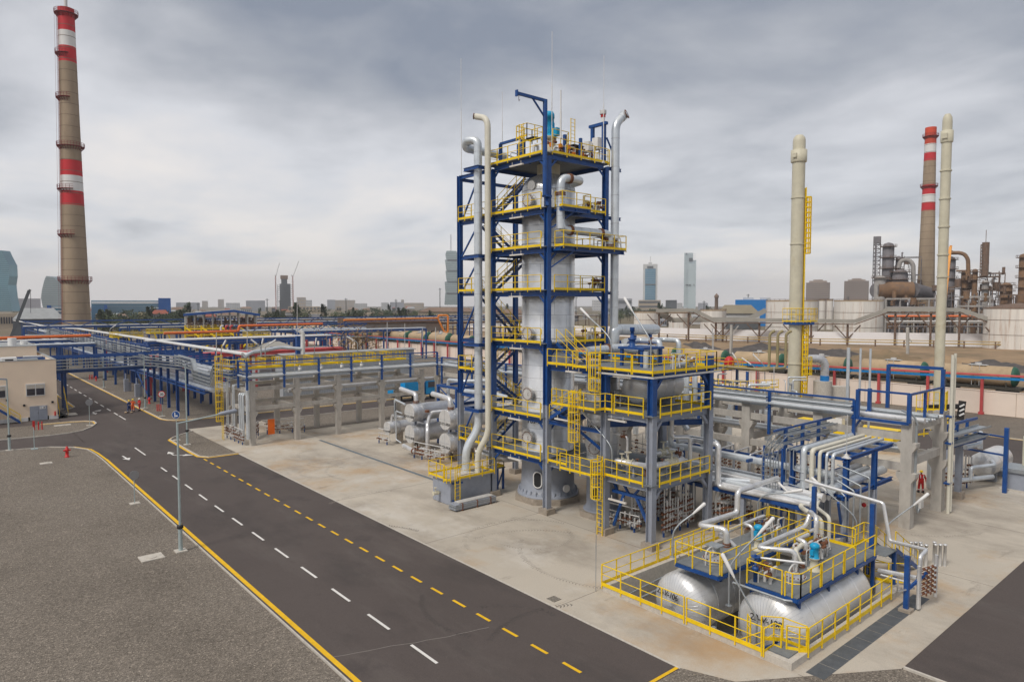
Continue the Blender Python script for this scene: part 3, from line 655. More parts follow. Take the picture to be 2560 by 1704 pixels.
def manhole(par, cx, cy, rv, ang, z, r=.45, out=.4, name='manhole'):
    u = Vector((math.cos(ang), math.sin(ang), 0)); c = Vector((cx, cy, z)) + u*rv
    mb = MB(); mb.lathe(c - u*.15, u, [(0, r*.8), (out, r*.8)], 24); mb.build('nozzle_neck', ALUB, par)
    mb = MB(); mb.lathe(c + u*(out-.16), u, [(0, r*1.08), (.09, r*1.08), (.09, r*.9), (.12, r*.9), (.12, r*1.08), (.22, r*1.08)], 28, False)
    o = mb.build(name, VENT, par)
    mb = MB(); t = Vector((-u.y, u.x, 0))
    for k in range(20):
        a = 2*PI*k/20; p = c + u*(out+.04) + t*r*math.cos(a) + Vector((0, 0, r*math.sin(a))); mb.lathe(p, u, [(0, .035), (.09, .035)], 5, False)
    mb.tube([c + u*(out+.1) + t*.15 + Vector((0, 0, .1)), c + u*(out+.2) + t*.15 + Vector((0, 0, .1)), c + u*(out+.2) + t*.15 - Vector((0, 0, .1)), c + u*(out+.1) + t*.15 - Vector((0, 0, .1))], .015, 4)
    mb.build('bolts', RUST, o)
    mb = MB(); mb.lathe(c + u*.02 + t*-.42 + Vector((0, 0, .12)), u, [(0, r*1.0), (.06, r*1.0)], 20, False); mb.build('reinforcing_pad', ALU, par)
for z in (23.0 - .0, 13.3, 8.6, 5.2): manhole(RE, RX, RY, RR, R(188), z if z != 23.0 else 23.45)
mb = MB(); u = Vector((math.cos(R(190)), math.sin(R(190)), 0)); mb.lathe(Vector((RX, RY, 24.6)) + u*(RR-.1), u, [(0, .36), (.22, .36), (.22, .33), (.24, .001)], 22, False); mb.build('blind_nozzle', VENT, RE)
u = Vector((math.cos(R(206)), math.sin(R(206)), 0)); text('23-R-101', RE, BLACK, Vector((RX, RY, 6.45)) + u*(RR+.05), (math.sin(R(206))*1, -math.cos(R(206)), 0), (0, 0, 1), .5)
# top nozzle stack with motor
mb = MB(); mb.lathe((RX, RY, 25.0), (0, 0, 1), [(0, .9), (2.2, .9), (2.2, 1.05), (2.45, 1.05), (2.45, .62), (3.0, .5), (3.4, .5), (3.4, .62), (3.6, .62)], 28); mb.build('agitator_housing', CREAM, RE)
MO = thing('agitator_motor', 'cyan electric motor standing upright on top of the reactor', 'motor', (RX, RY, 28.4))
mb = MB(); mb.lathe((RX, RY, 28.6), (0, 0, 1), [(0, .5), (.15, .5), (.15, .42), (1.45, .42), (1.45, .46), (1.75, .46), (1.95, .36), (2.0, .1)], 24)
for k in range(24): a = 2*PI*k/24; mb.bar((RX+.44*math.cos(a), RY+.44*math.sin(a), 28.6), (RX+.44*math.cos(a), RY+.44*math.sin(a), 29.7), .03, .05)
mb.build('motor_body', SKYB, MO); mb = MB(); mb.box(RX-.05, RY-.95, 28.6, RX+.35, RY-.45, 29.2); mb.build('terminal_box', SKYB, MO)
# equipment on top deck
EQ = thing('valve_skid', 'crowded valve and pipe skid on the top deck below the cyan motor', 'pipework', (36, 38, 26.5))
mb = MB(); rr = random.Random(5)
for k in range(16):
    x = rr.uniform(34.6, 39.8); y = rr.choice([36.8, 37.2, 37.6, 41.6, 42.1]) if k % 2 else rr.uniform(37, 42); h = rr.uniform(.5, 1.3); x2 = x + rr.uniform(.4, 1.1)
    mb.tube([(x, y, 26.5), (x, y, 26.5+h), (x2, y, 26.5+h), (x2, y, 26.5)], rr.choice([.04, .07, .11]), 7, bend=.15)
mb.build('pipes', VENT, EQ)
mb = MB()
for k in range(14): valve(mb, (rr.uniform(34.7, 39.7), rr.uniform(36.8, 37.7), rr.uniform(26.9, 27.5)), (1, 0, 0), .09)
mb.build('valve', RUST, EQ)
mb = MB()
for k in range(6): mb.mark(); mb.box(*(lambda x, y, z: (x, y, z, x+.22, y+.2, z+.28))(rr.uniform(34.7, 39.5), rr.uniform(36.6, 37.2), 26.8+rr.random()*.4))
mb.build('orange_actuators', mat('orange_actuator', (.75, .22, .02), .5), EQ)
mb = MB()
for x, y in ((34.8, 39.7), (36.0, 41.5), (36.6, 36.9), (35.5, 40.3), (38.3, 36.9), (34.8, 42.3)): mb.bar((x, y, 26.5), (x, y, 28.2), .2)
mb.bar((34.8, 39.7, 28.2), (34.8, 42.3, 28.2), .18); mb.build('support_frame', BLUE, EQ)
mb = MB(); mb.box(38.6, 37.9, 27.9, 39.9, 39.1, 28.0); mb.box(38.75, 38.05, 27.0, 39.7, 38.95, 27.9); mb.box(35.1, 38.7, 28.1, 35.8, 39.6, 28.2); mb.build('dark_hoods', BLACK, EQ)
mb = MB(); mb.box(39.9, 36.6, 27.6, 40.4, 37.2, 28.5); mb.box(39.4, 37.1, 27.5, 39.8, 37.7, 28.2); mb.box(40.0, 37.7, 27.6, 40.5, 38.5, 28.4); mb.build('control_cabinets', WHITE, EQ)
mb = MB(); rail(mb, [(34.4, 38.7, 28.1), (36.0, 38.7, 28.1), (36.0, 39.9, 28.1)], .95, .8, 0); rail(mb, [(34.4, 38.7, 28.1), (34.4, 39.9, 28.1), (36.0, 39.9, 28.1)], .95, .8, .12)
rail(mb, [(36.6, 38.2, 28.0), (38.3, 38.2, 28.0), (38.9, 39.0, 28.0)], .9, .8, 0)
mb.build('raised_platform', YEL, EQ)
ladder(EQ, 34.35, 39.3, 26.5, 29.1, (-1, 0)); ladder(EQ, 40.3, 39.7, 27.9, 30.6, (0, -1))
# big pipes around tower
def pipe(name, label, pts, r, m=STPIPE, bend=.8, n=16, seams=0, group=None, cat='pipe', flanges=(), open_end=False):
    t = thing(name, label, cat, pts[0], group)
    mb = MB(); mb.tube(pts, r, n, bend=bend); mb.build('pipe_run', m, t)
    if seams:
        mb = MB()
        for a, b in zip(pts, pts[1:]):
            a = Vector(a); b = Vector(b); l = (b-a).length; d = (b-a).normalized(); s = bend + .2
            while s < l - bend:
                mb.lathe(a + d*s, d, [(0, r+.001), (0, r+.012), (.03, r+.012), (.03, r+.001)], n, False, False); s += seams
        mb.build('cladding_seams', ALUB if m is not CREAM else CRPIPE, t)
    if flanges:
        mb = MB()
        for p, d in flanges: mb.lathe(Vector(p) - Vector(d).normalized()*.11, d, [(0, r*1.25), (.08, r*1.25), (.08, r*.95), (.14, r*.95), (.14, r*1.25), (.22, r*1.25)], n, False)
        mb.build('flange', RUST, t)
    return t
pipe('vent_pipe', 'silver clad vertical pipe hooked over at the top left of the tower', [(37.0, 44.4, 27.9), (33.1, 44.6, 28.0), (32.9, 44.4, 28.5), (33.35, 43.35, 28.5), (33.35, 43.35, 5.55), (32.35, 43.75, 3.9), (32.35, 43.75, 2.0)], .33, STPIPE, .75, 20, 1.6)
o = pipe('vent_pipe', 'cream painted vertical pipe with an open hooked mouth at the top left of the tower', [(33.35, 43.6, 30.35), (33.35, 42.1, 29.9), (33.35, 42.1, 5.2), (32.95, 42.95, 3.7), (32.95, 42.95, 2.0)], .24, CRPIPE, .7, 20, 0)
mb = MB(); mb.lathe((33.2, 43.66, 30.36), (-.75, .8, .15), [(0, .25), (.03, .25)], 16, False); mb.build('mouth', RUST, o)
o = pipe('vent_pipe', 'silver vertical pipe on the right tower corner with a flared open mouth', [(42.15, 36.0, 30.35), (41.35, 36.05, 29.6), (41.35, 36.05, 12.0)], .33, STPIPE, .9, 20, 2.2)
mb = MB(); mb.lathe((42.0, 36.0, 30.2), (1, 0, .9), [(-.1, .34), (.45, .37), (.47, .33), (.3, .28)], 20, True, False); mb.build('mouth', STPIPE, o)
mb = MB(); mb.lathe((42.35, 35.8, 30.5), (.3, -.8, .35), [(0, .01), (.02, .38), (.05, .38), (.06, .01)], 20, False); mb.build('mouth_interior', RUST, o)
pipe('overhead_pipe', 'large silver pipe elbowing off the reactor top towards the right', [(35.0, 35.7, 21.0), (35.0, 35.7, 24.7), (37.3, 35.75, 24.7), (37.6, 37.0, 24.7)], .3, STPIPE, .7, 20, 1.0, flanges=[((35.0, 35.7, 23.5), (0, 0, 1)), ((35.9, 35.7, 24.7), (1, 0, 0))])
pipe('overhead_pipe', 'large silver pipe running level to the right corner below the second railing', [(35.0, 35.7, 22.4), (35.0, 35.7, 20.95), (40.0, 35.7, 20.95), (40.3, 35.7, 20.8), (40.3, 35.7, 19.8)], .3, STPIPE, .7, 20, 1.0, flanges=[((36.0, 35.7, 20.95), (1, 0, 0)), ((39.3, 35.7, 20.95), (1, 0, 0)), ((40.3, 35.7, 20.05), (0, 0, 1))])
SV = thing('roof_vent', 'small white vent cap with a red band on the blue goalpost frame', 'vent', (40.5, 36.6, 31.15))
mb = MB(); mb.cyl(40.5, 36.6, 29.7, 30.1, .15, 12); mb.build('stem', WHITE, SV); mb = MB(); mb.cyl(40.5, 36.6, 30.1, 30.32, .19, 14); mb.build('band', REDP, SV); mb = MB(); mb.cyl(40.5, 36.6, 30.32, 30.62, .26, 14); mb.build('cap', VENT, SV)
# small valve groups standing on the side decks
def valve_group(label, x, y, z, n, seed, sx=1.6, sy=.5, par=None):
    r_ = random.Random(seed); t = thing('valve_group', label, 'valves', (x, y, z))
    mb = MB()
    for k in range(n):
        a = x + r_.uniform(-sx, sx); b = y + r_.uniform(-sy, sy); h = r_.uniform(.4, 1.0); c = a + r_.uniform(.3, .8)
        mb.tube([(a, b, z), (a, b, z+h), (c, b, z+h), (c, b+r_.uniform(-.2, .2), z+.1)], r_.choice([.03, .05, .08]), 6, bend=.1)
    mb.build('pipes', VENT, t); mb = MB()
    for k in range(n): valve(mb, (x + r_.uniform(-sx, sx), y + r_.uniform(-sy, sy), z + r_.uniform(.3, .9)), (1, 0, 0), r_.uniform(.05, .1), (0, 0, 1) if k % 2 else (-1, 0, 0))
    mb.build('valve', RUST, t)
    return t
valve_group('rusty valves and small pipes behind the railing at the right of the second highest deck', 39.3, 36.5, 22.57, 8, 1, .8, .3)
valve_group('rusty valves and small pipes on the deck under the long level pipe', 39.9, 35.7, 19.73, 9, 2, 1.4, .3)
valve_group('dark valve set on the middle deck right of the reactor', 39.9, 36.7, 16.58, 8, 3, .6, .3)
valve_group('small dark valves on the deck behind the yellow stair', 39.2, 36.7, 12.66, 4, 4, .8, .2)
# ---------------- lower side structure (right of the tower) ----------------
SS = thing('side_structure', 'three deck blue and grey steel structure with yellow rails right of the tower', 'structure', (34.3, 26.7, 0))
for (x, y, sp, top) in ((34.3, 26.7, 8.5, 11.0), (40.5, 26.7, 8.5, 12.0), (34.3, 30.6, 8.3, 11.0), (40.5, 30.6, 8.3, 11.0)):
    mb = MB(); mb.hcol(x, y, .42, sp, .46, 'y', .04); o = mb.build('column', GREYP, SS)
    mb = MB(); mb.box(x-.45, y-.45, 0, x+.45, y+.45, .42); mb.build('plinth', CONCP, o)
    mb = MB(); mb.hcol(x, y, sp, top, .44, 'y', .04); mb.build('column', BLUE, SS)
def hbeams(z, m, y0=26.7, y1=35.9, h=.4):
    mb = MB()
    ibeam(mb, (34.3, y0+.23, z), (34.3, 30.37, z), h); ibeam(mb, (34.3, 30.83, z), (34.3, y1, z), h); ibeam(mb, (40.5, y0+.23, z), (40.5, y1, z), h); ibeam(mb, (34.53, y0, z), (40.27, y0, z), h); ibeam(mb, (34.53, 30.6, z), (40.27, 30.6, z), h)
    for sx, x in ((1, 34.3), (-1, 40.5)): mb.bar((x+sx*.2, y0, z-.85), (x+sx*.85, y0, z-.15), .2, .2)
    mb.build('floor_beams', m, SS)
hbeams(3.84, GREYP); hbeams(8.22, GREYP); hbeams(10.93, BLUE)
mb = MB(); ibeam(mb, (34.3, 30.8, 6.9), (34.3, 36.1, 6.9), .26); ibeam(mb, (34.3, 31, 7.4), (40.5, 27.2, 7.4), .4); ibeam(mb, (34.3, 30.8, 5.6), (34.3, 36.0, 8.1), .12); mb.build('tie_beam', BLUE, SS)
# blue knee braces below the lowest deck
mb = MB()
mb.bar((34.9, 26.9, .5), (34.9, 28.4, 2.9), .16); mb.bar((34.9, 30.3, .5), (34.9, 29.4, 2.9), .16); mb.bar((34.9, 26.9, 2.9), (34.9, 30.4, 2.9), .2)
mb.bar((34.9, 28.6, 2.9), (34.9, 27.9, 3.7), .14); mb.bar((34.9, 29.0, 2.9), (34.9, 29.6, 3.7), .14); mb.bar((34.9, 27.2, 2.9), (34.9, 26.9, 3.7), .14); mb.bar((34.9, 30.0, 2.9), (34.9, 30.4, 3.7), .14)
mb.build('knee_brace', BLUE, SS)
for z, py in ((4.1, 33.0), (8.5, 30.3), (11.2, None)):
    rects = [(33.95, 26.4, 40.85, 35.9)]
    if z == 4.1: rects.append((33.0, 30.6, 33.93, 33.6))
    if z == 8.5: rects = [(33.95, 26.4, 40.85, 34.6), (33.05, 30.4, 33.93, 33.9)]
    deck('deck', SS, rects, z, m=DECK)
mb = MB(); z = 4.1
rail(mb, [(33.93, 35.8, z), (33.93, 33.9, z)], step=1.0); rail(mb, [(33.0, 33.6, z), (33.0, 30.7, z), (33.93, 30.6, z)], step=1.0); rail(mb, [(33.93, 30.3, z), (33.93, 27.1, z)], step=1.1)
rail(mb, [(34.7, 26.36, z), (40.2, 26.36, z)], step=1.1); mb.build('railing', YEL, SS)
mb = MB(); z = 8.5
rail(mb, [(33.5, 34.5, z), (33.05, 34.5, z), (33.05, 30.4, z), (33.93, 30.3, z), (33.93, 29.7, z)], step=1.0); rail(mb, [(33.93, 29.5, z), (33.93, 27.1, z)], step=1.1); rail(mb, [(34.7, 26.36, z), (40.2, 26.36, z)], step=1.1)
rail(mb, [(40.85, 27, z), (40.85, 34.5, z)]); mb.build('railing', YEL, SS)
mb = MB(); z = 11.2
rail(mb, [(33.93, 35.9, z), (33.93, 33.0, z), (33.5, 32.9, z), (33.5, 31.6, z)], step=1.0); rail(mb, [(33.93, 30.8, z), (33.93, 28.1, z)], step=1.2); rail(mb, [(33.93, 28.0, z), (33.93, 26.4, z), (40.9, 26.4, z)], step=1.2); rail(mb, [(40.9, 26.4, z), (40.9, 35.8, z)], step=1.3)
mb.build('railing', YEL, SS)
mb = MB(); mb.bar((33.85, 31, 10.95), (33.85, 26.3, 10.95), .05, .12); mb.bar((33.85, 26.3, 10.95), (41.3, 26.3, 10.95), .05, .12); mb.build('cable_tray', VENT, SS)
# stair from tower deck down to the upper side deck, and stair up between middle decks
stair(SS, (35.2, 33.6, 11.25), (35.2, 35.8, 12.7), .95, 'x')
stair(SS, (34.6, 35.9, 7.2), (34.6, 33.6, 8.5), .9, 'x')
ladder(SS, 33.75, 30.55, 0, 5.4, (-1, 0), 2.6, cage1=5.1); ladder(SS, 33.35, 32.3, 4.1, 9.7, (-1, 0), 6.2, cage1=9.6); ladder(SS, 33.85, 30.9, 8.5, 12.9, (-1, 0), 10.4 - .6, cage1=12.3)
# second vertical vessel
V2 = thing('vertical_vessel', 'slim silver vertical vessel with grey skirt behind the ladder column', 'vessel', (37.4, 33.6, 0))
mb = MB(); mb.lathe((37.4, 33.6, 0), (0, 0, 1), [(2.9, 1.2), (10.2, 1.2), (10.5, 1.1), (10.75, .8), (10.85, .1)], 40); mb.build('shell', CLADV, V2)
mb = MB(); mb.lathe((37.4, 33.6, 0), (0, 0, 1), [(.4, 1.42), (.5, 1.42), (.5, 1.28), (.9, 1.18), (2.9, 1.18)], 36); sk = mb.build('skirt', GREYP, V2)
mb = MB(); mb.prism([(37.4 + 1.8*math.cos(R(22.5+45*k)), 33.6 + 1.8*math.sin(R(22.5+45*k))) for k in range(8)], 0, .4); mb.build('foundation', CONCP, V2)
oval(V2, 37.4, 33.6, R(200), 1.2, 1.8, .26, .5)
manhole(V2, 37.4, 33.6, 1.2, R(200), 5.2, .42, .35); manhole(V2, 37.4, 33.6, 1.2, R(200), 9.5, .42, .35)
u = Vector((math.cos(R(204)), math.sin(R(204)), 0)); text('23-V-101', V2, BLACK, Vector((37.4, 33.6, 6.6)) + u*1.25, (math.sin(R(204)), -math.cos(R(204)), 0), (0, 0, 1), .42)
def hvessel(name, label, x0, x1, y, z, r, n=40, group=None, head=.5, mat_=ALU, seams=(), saddles=(), deck_z=0, rad=28, cat='vessel'):
    t = thing(name, label, cat, (x0, y, z), group)
    hd = r*head; prof = [(-hd*math.sin(a), max(.02, r*math.cos(a))) for a in [PI/2*i/9 for i in range(9, -1, -1)]] + [(x1-x0 + hd*math.sin(a), max(.02, r*math.cos(a))) for a in [PI/2*i/6 for i in range(7)]]
    mb = MB(); mb.lathe((x0, y, z), (1, 0, 0), prof, n); mb.build('shell', mat_, t)
    mb = MB()
    for k in range(rad):
        a = 2*PI*k/rad; mb.tube([(x0 - hd*math.sin(q)*1.006, y + r*math.cos(q)*math.cos(a)*1.002, z + r*math.cos(q)*math.sin(a)*1.002) for q in [PI/2*i/8 for i in range(9)]], .004+.002*r, 4, False, False)
    mb.build('head_seams', ALUB, t)
    mb = MB()
    for s in seams: mb.lathe((x0+s, y, z), (1, 0, 0), [(-.07, r+.002), (-.05, r+.02), (.05, r+.02), (.07, r+.002)], n, False, False)
    if seams: mb.build('cladding_bands', ALU, t)
    mb = MB()
    for s in saddles: mb.prism([(x0+s-.12, y-r*.8), (x0+s+.12, y-r*.8), (x0+s+.12, y+r*.8), (x0+s-.12, y+r*.8)], deck_z, z-r*.55)
    if saddles: mb.build('saddle', GREYP, t)
    return t
t = hvessel('drum', 'short silver horizontal drum on the middle side deck, end seams fanned like petals', 36.2, 39.9, 29.5, 9.95, 1.15, mat_=TANKA, seams=(.9, 1.8, 2.7), saddles=(.7, 2.9), deck_z=8.5, rad=40)
text('V-104', t, BLACK, (35.74, 29.6, 10.05), (0, -1, 0), (0, 0, 1), .38)
# the big horizontal header leaving the tower to the right, resting on blue frame
o = pipe('header_pipe', 'thick grey blue pipe running out right from the bottom of the silver vertical pipe', [(41.35, 36.05, 12.0), (41.35, 36.05, 13.5), (46.6, 36.05, 13.4)], .44, STPIPE, .3, 20, 2.0)
mb = MB(); mb.ball((46.6, 36.05, 13.4), .44, 10); mb.build('end_cap', STPIPE, o)
mb = MB()
for x in (43.6, 45.6): mb.bar((x, 35.8, 11), (x, 35.8, 13.0), .24)
mb.bar((41.2, 35.8, 12.5), (46.5, 35.8, 12.5), .2, .28); mb.build('support_frame', BLUE, o)
pipe('deck_pipe', 'silver pipe rising from the upper side deck in a square bend behind the white lamp', [(39.2, 29.9, 11.2), (39.2, 29.9, 12.9), (39.2, 31.7, 12.9), (37.6, 31.7, 12.9)], .2, STPIPE, .35, 14, flanges=[((39.2, 30.6, 12.9), (0, 1, 0))])
o = pipe('deck_pipe', 'long silver pipe over the upper side deck that turns down at its right end', [(41.0, 34.8, 12.6), (46.0, 34.8, 12.6), (46.0, 33.2, 12.6), (46.0, 33.2, 10.5)], .2, STPIPE, .4, 14, 1.5)
pipe('deck_pipe', 'fat silver pipe lying across the upper side deck behind the lamp post', [(36.4, 34.2, 12.1), (40.2, 34.2, 12.2), (40.2, 31, 12.2)], .33, STPIPE, .4, 16, 1.0, flanges=[((38.5, 34.2, 12.15), (1, 0, 0))])
pipe('deck_pipe', 'low silver pipe loop near the back right corner of the upper side deck', [(38.0, 27.6, 11.5), (39.2, 27.6, 11.5), (39.2, 28.6, 11.9), (40.4, 28.6, 11.9), (40.4, 28.6, 11.2)], .16, STPIPE, .3, 12)
KO = thing('relief_valve_stand', 'dark blue relief valve on a blue table frame on the upper side deck', 'valves', (37.6, 30.6, 11.2))
mb = MB()
for x in (37.0, 39.0):
    for y in (29.7, 31.5): mb.bar((x, y, 11.2), (x, y, 12.45), .2)
mb.box(36.8, 29.5, 12.4, 39.2, 31.7, 12.55); mb.build('stand', BLUE, KO)
mb = MB(); mb.lathe((37.5, 31.0, 12.5), (0, 0, 1), [(0, .3), (.12, .3), (.12, .2), (.5, .22), (.55, .3), (.65, .3), (.65, .14), (1.1, .12), (1.1, .17), (1.4, .17)], 12); mb.build('valve_body', BLUE, KO)
mb = MB(); mb.cyl(36.9, 29.3, 11.2, 12.3, .18, 14); mb.build('inlet_pipe', STPIPE, KO)
valve_group('small valve cluster on the upper side deck between rail and drum', 38.6, 28.0, 11.2, 10, 12, 1.2, .6)
valve_group('thin pipes and valves beside the drum end on the middle side deck', 35.6, 31.2, 8.5, 7, 13, .5, .6)
# level 1 deck pipework with big valves
P1 = thing('deck_pipework', 'silver pipes with beige bodied valves lying on the lowest side deck', 'pipework', (36, 28, 4.1))
mb = MB(); mb.tube([(34.7, 30.0, 5.0), (35.2, 27.3, 5.0), (35.2, 27.3, 5.0)], .2, 12); mb.tube([(35.2, 27.3, 5.0), (38.6, 27.3, 5.0), (38.6, 29.8, 5.0)], .22, 12, bend=.4); mb.tube([(36.4, 28.6, 4.2), (36.4, 28.6, 5.4), (38.9, 28.4, 5.4), (39.8, 28.4, 5.0)], .2, 12, bend=.4)
mb.tube([(35.4, 29.6, 4.1), (35.4, 29.6, 6.6), (35.4, 30.8, 6.7)], .09, 8, bend=.2); mb.tube([(39.4, 27.4, 4.2), (39.4, 27.4, 6.4), (38.4, 28.2, 6.4), (38.4, 28.2, 8.2)], .15, 10, bend=.3); mb.build('pipes', ALU, P1)
mb = MB(); [valve(mb, p, a, r_) for p, a, r_ in (((34.9, 29.1, 5.0), (.18, -1, 0), .24), ((37.2, 27.3, 5.0), (1, 0, 0), .26), ((37.9, 28.5, 5.4), (1, 0, 0), .24), ((34.85, 29.6, 5.0), (.18, -1, 0), .18))]; mb.build('valve_body', CREAM, P1)
mb = MB(); [valve(mb, p, a, .12) for p, a in (((35.0, 28.4, 5.0), (.18, -1, 0)), ((36.2, 27.3, 5.0), (1, 0, 0)), ((38.1, 27.3, 5.0), (1, 0, 0)), ((35.3, 27.9, 4.5), (0, 0, 1)), ((38.9, 28.0, 5.3), (0, 1, 0)), ((35.4, 29.9, 6.6), (0, 1, 0)))]; mb.build('valve', RUST, P1)
mb = MB(); [mb.bar((x, y, 4.1), (x, y, 4.85), .12) for x, y in ((35.0, 28.7), (36.6, 27.3), (38.2, 27.3))]; mb.build('pipe_support', GREYP, P1)
pipe('vessel_pipe', 'silver pipe pair hanging below the middle side deck at its right', [(38.8, 28.6, 8.2), (38.8, 28.6, 5.8), (40.2, 28.6, 5.3)], .17, STPIPE, .4, 12)
pipe('vessel_pipe', 'thick silver pipe joining the slim vessel to the right under the middle deck', [(38.4, 33.0, 7.2), (40.9, 31.5, 7.2), (43.5, 31.5, 7.2), (43.5, 30.5, 6.0)], .22, STPIPE, .5, 14)
# vertical manifold clutter under the side structure
def manifold(label, x0, y0, x1, y1, n, h, seed, z0=.15, blue=True, group=None):
    r_ = random.Random(seed); t = thing('valve_manifold', label, 'valves', (x0, y0, 0), group); a = Vector((x0, y0, 0)); b = Vector((x1, y1, 0))
    mb = MB(); mv = MB(); ms_ = MB(); mw = MB()
    for i in range(n):
        p = a + (b-a)*(i/(max(1, n-1))); hh = h*r_.uniform(.7, 1.05); r0 = r_.choice([.03, .045, .07])
        mb.tube([p + Vector((0, 0, z0+.2)), p + Vector((0, 0, hh))], r0, 6)
        q = p + Vector((r_.uniform(-.3, .3), r_.uniform(-.3, .3), 0))
        for k in range(r_.randint(2, 5)):
            zz = .6 + k*.34 + r_.uniform(-.05, .05)
            if zz > hh - .2: break
            valve(mv if r_.random() < .75 else mw, p + Vector((0, 0, zz)), (b-a).normalized() if (b-a).length > 0 else (1, 0, 0), .075, (-1, 0, 0))
        if i % 3 == 0: ms_.bar(p + Vector((.1, .1, 0)), p + Vector((.1, .1, .8)), .1)
    for k in range(3): mb.tube([a + Vector((0, 0, .7+k*.5)), b + Vector((0, 0, .7+k*.5))], .05, 6)
    mb.build('pipes', VENT, t); mv.build('valve', RUST, t); mw.build('bright_valves', ALU, t); ms_.build('pipe_support', BLUE, t)
    return t
manifold('valve manifold with rust brown handwheels under the lowest side deck, front row', 36.2, 29.8, 39.8, 29.8, 12, 3.4, 21)
manifold('low row of small valves on blue feet beside the slim vessel skirt', 35.6, 31.6, 35.9, 28.9, 8, 1.3, 22)
manifold('valve manifold behind the grey corner column of the side structure', 36.6, 27.4, 40.2, 27.6, 12, 3.4, 23)
manifold('tall thin pipes with valves further back under the lowest side deck', 39.5, 31.5, 42.5, 29.5, 12, 3.5, 24)
manifold('valve manifold beside the right rear leg of the side structure', 40.9, 26.9, 43.6, 25.2, 12, 3.0, 25)
manifold('thin pipes with valves beneath the large silver pipe bundle', 43.4, 27.5, 47.0, 27.5, 12, 3.0, 26)
manifold('valve manifold in the shade between the pipe bundle and the concrete bridge', 46.4, 23.5, 49.6, 26.5, 12, 2.8, 27)
# exchangers at the left of the tower
def exch(label, x, y, z, r, ln, tagtxt, stack_r=None):
    t = thing('heat_exchanger', label, 'heat exchanger', (x, y, z))
    mb = MB(); mb.lathe((x, y, z), (1, 0, 0), [(0, r), (1.2, r), (1.22, r*.97), (ln, r*.97)], 36); mb.build('shell', ALU, t)
    mb = MB(); mb.lathe((x-.01, y, z), (1, 0, 0), [(-.03, r*1.01), (.02, r*1.01)], 36, False); o = mb.build('end_cover', VENT, t)
    mb = MB(); mb.bar((x-.05, y, z-r), (x-.05, y, z+r), .03, .02); mb.bar((x-.05, y-r, z), (x-.05, y+r, z), .02, .03)
    for s in (.55, 1.2, 1.35): mb.lathe((x+s, y, z), (1, 0, 0), [(-.03, r+.005), (-.02, r+.03), (.02, r+.03), (.03, r+.005)], 36, False, False)
    mb.build('bands', ALUB, t)
    text(tagtxt, t, BLACK, (x-.06, y, z-r*.42), (0, -1, 0), (0, 0, 1), .36)
    mb = MB()
    for s in (1.6, ln-1.2): mb.box(x+s-.15, y-r*.7, 0 if z < 3 else z-r*1.2, x+s+.15, y+r*.7, z-r*.8)
    mb.build('saddle', GREYP if z > 3 else CONCP, t)
    return t
# positions measured from the pad
EXY = {}
exch('upper silver heat exchanger of the left pair beside the tower', 38, 61.3, 4.1, .95, 8.5, '23-CV-102B')
exch('lower silver heat exchanger of the left pair beside the tower', 38, 61.3, 1.85, .95, 8.5, '23-CV-101B')
exch('upper silver heat exchanger of the right pair, nearest the stair bay column', 38, 54.8, 4.2, .98, 8.5, '23-CV-102A')
exch('lower silver heat exchanger of the right pair, nearest the stair bay column', 38, 54.8, 1.9, .98, 8.5, '23-CV-101A')
exch('small silver heat exchanger at the far left of the exchanger bank', 38, 66.0, 1.85, .70, 6.5, '23-CV-103')
for y, w in ((61.3, 'left'), (54.8, 'right')):
    t = thing('exchanger_stand', 'grey posts carrying the %s pair of silver heat exchangers' % w, 'frame', (38.8, y, 0))
    for dy in (-1.15, 1.15):
        for x in (39.4, 44.6):
            mb = MB(); mb.hcol(x, y+dy, .5, 3.3, .26); mb.bar((x, y+dy, 3.1), (x, y, 3.1), .2); o = mb.build('post', GREYP, t); mb = MB(); mb.box(x-.3, y+dy-.3, 0, x+.3, y+dy+.3, .5); mb.build('plinth', CONCP, o)
pipe('exchanger_pipe', 'shiny elbow pipe entering the top of the left upper exchanger', [(38.8, 64.4, 6.3), (38.8, 61.3, 6.0), (38.8, 61.3, 5.0)], .24, ALU, .6, 14, flanges=[((38.8, 61.3, 5.2), (0, 0, 1))])
pipe('exchanger_pipe', 'shiny elbow pipe entering the top of the right upper exchanger', [(38.7, 58.0, 6.4), (38.7, 54.8, 6.2), (38.7, 54.8, 5.1)], .26, ALU, .6, 14, flanges=[((38.7, 54.8, 5.3), (0, 0, 1))])
pipe('exchanger_pipe', 'shiny bent pipe between the two exchanger pairs, dropping to the ground valves', [(42, 57.6, 4.5), (38.7, 58.4, 4.4), (38.3, 58.4, 3.1), (38.0, 57.9, 2.7), (38.0, 57.9, .7), (38.0, 59.2, .6)], .2, ALU, .4, 14, flanges=[((38.3, 58.4, 4.6), (0, 0, 1))])
pipe('exchanger_pipe', 'shiny elbow pipe from the smallest exchanger top', [(38.6, 66.0, 2.5), (38.6, 66.0, 3.2), (38.4, 64.4, 3.3), (38.4, 63.2, 3.3)], .15, ALU, .4, 12)
pipe('exchanger_pipe', 'thin silver square loop pipe left of the left exchanger pair', [(38.0, 64.3, 4.9), (38.0, 64.3, 3.0), (38.0, 64.3, 5.2), (38.0, 62.2, 4.9)], .11, STPIPE, .15, 10)
pipe('exchanger_pipe', 'thin silver pipe dropping beside the left exchanger pair down to valves', [(37.6, 62.2, 4.0), (37.6, 63.4, 4.1), (37.6, 63.4, 1.0), (37.6, 62.4, .8)], .07, STPIPE, .15, 8)
pipe('exchanger_pipe', 'shiny low pipe lying on the pad before the left exchanger pair', [(36.8, 60.6, .9), (36.6, 58.0, .7)], .22, ALU, .4, 14, flanges=[((36.65, 58.4, .73), (0, 1, 0))])
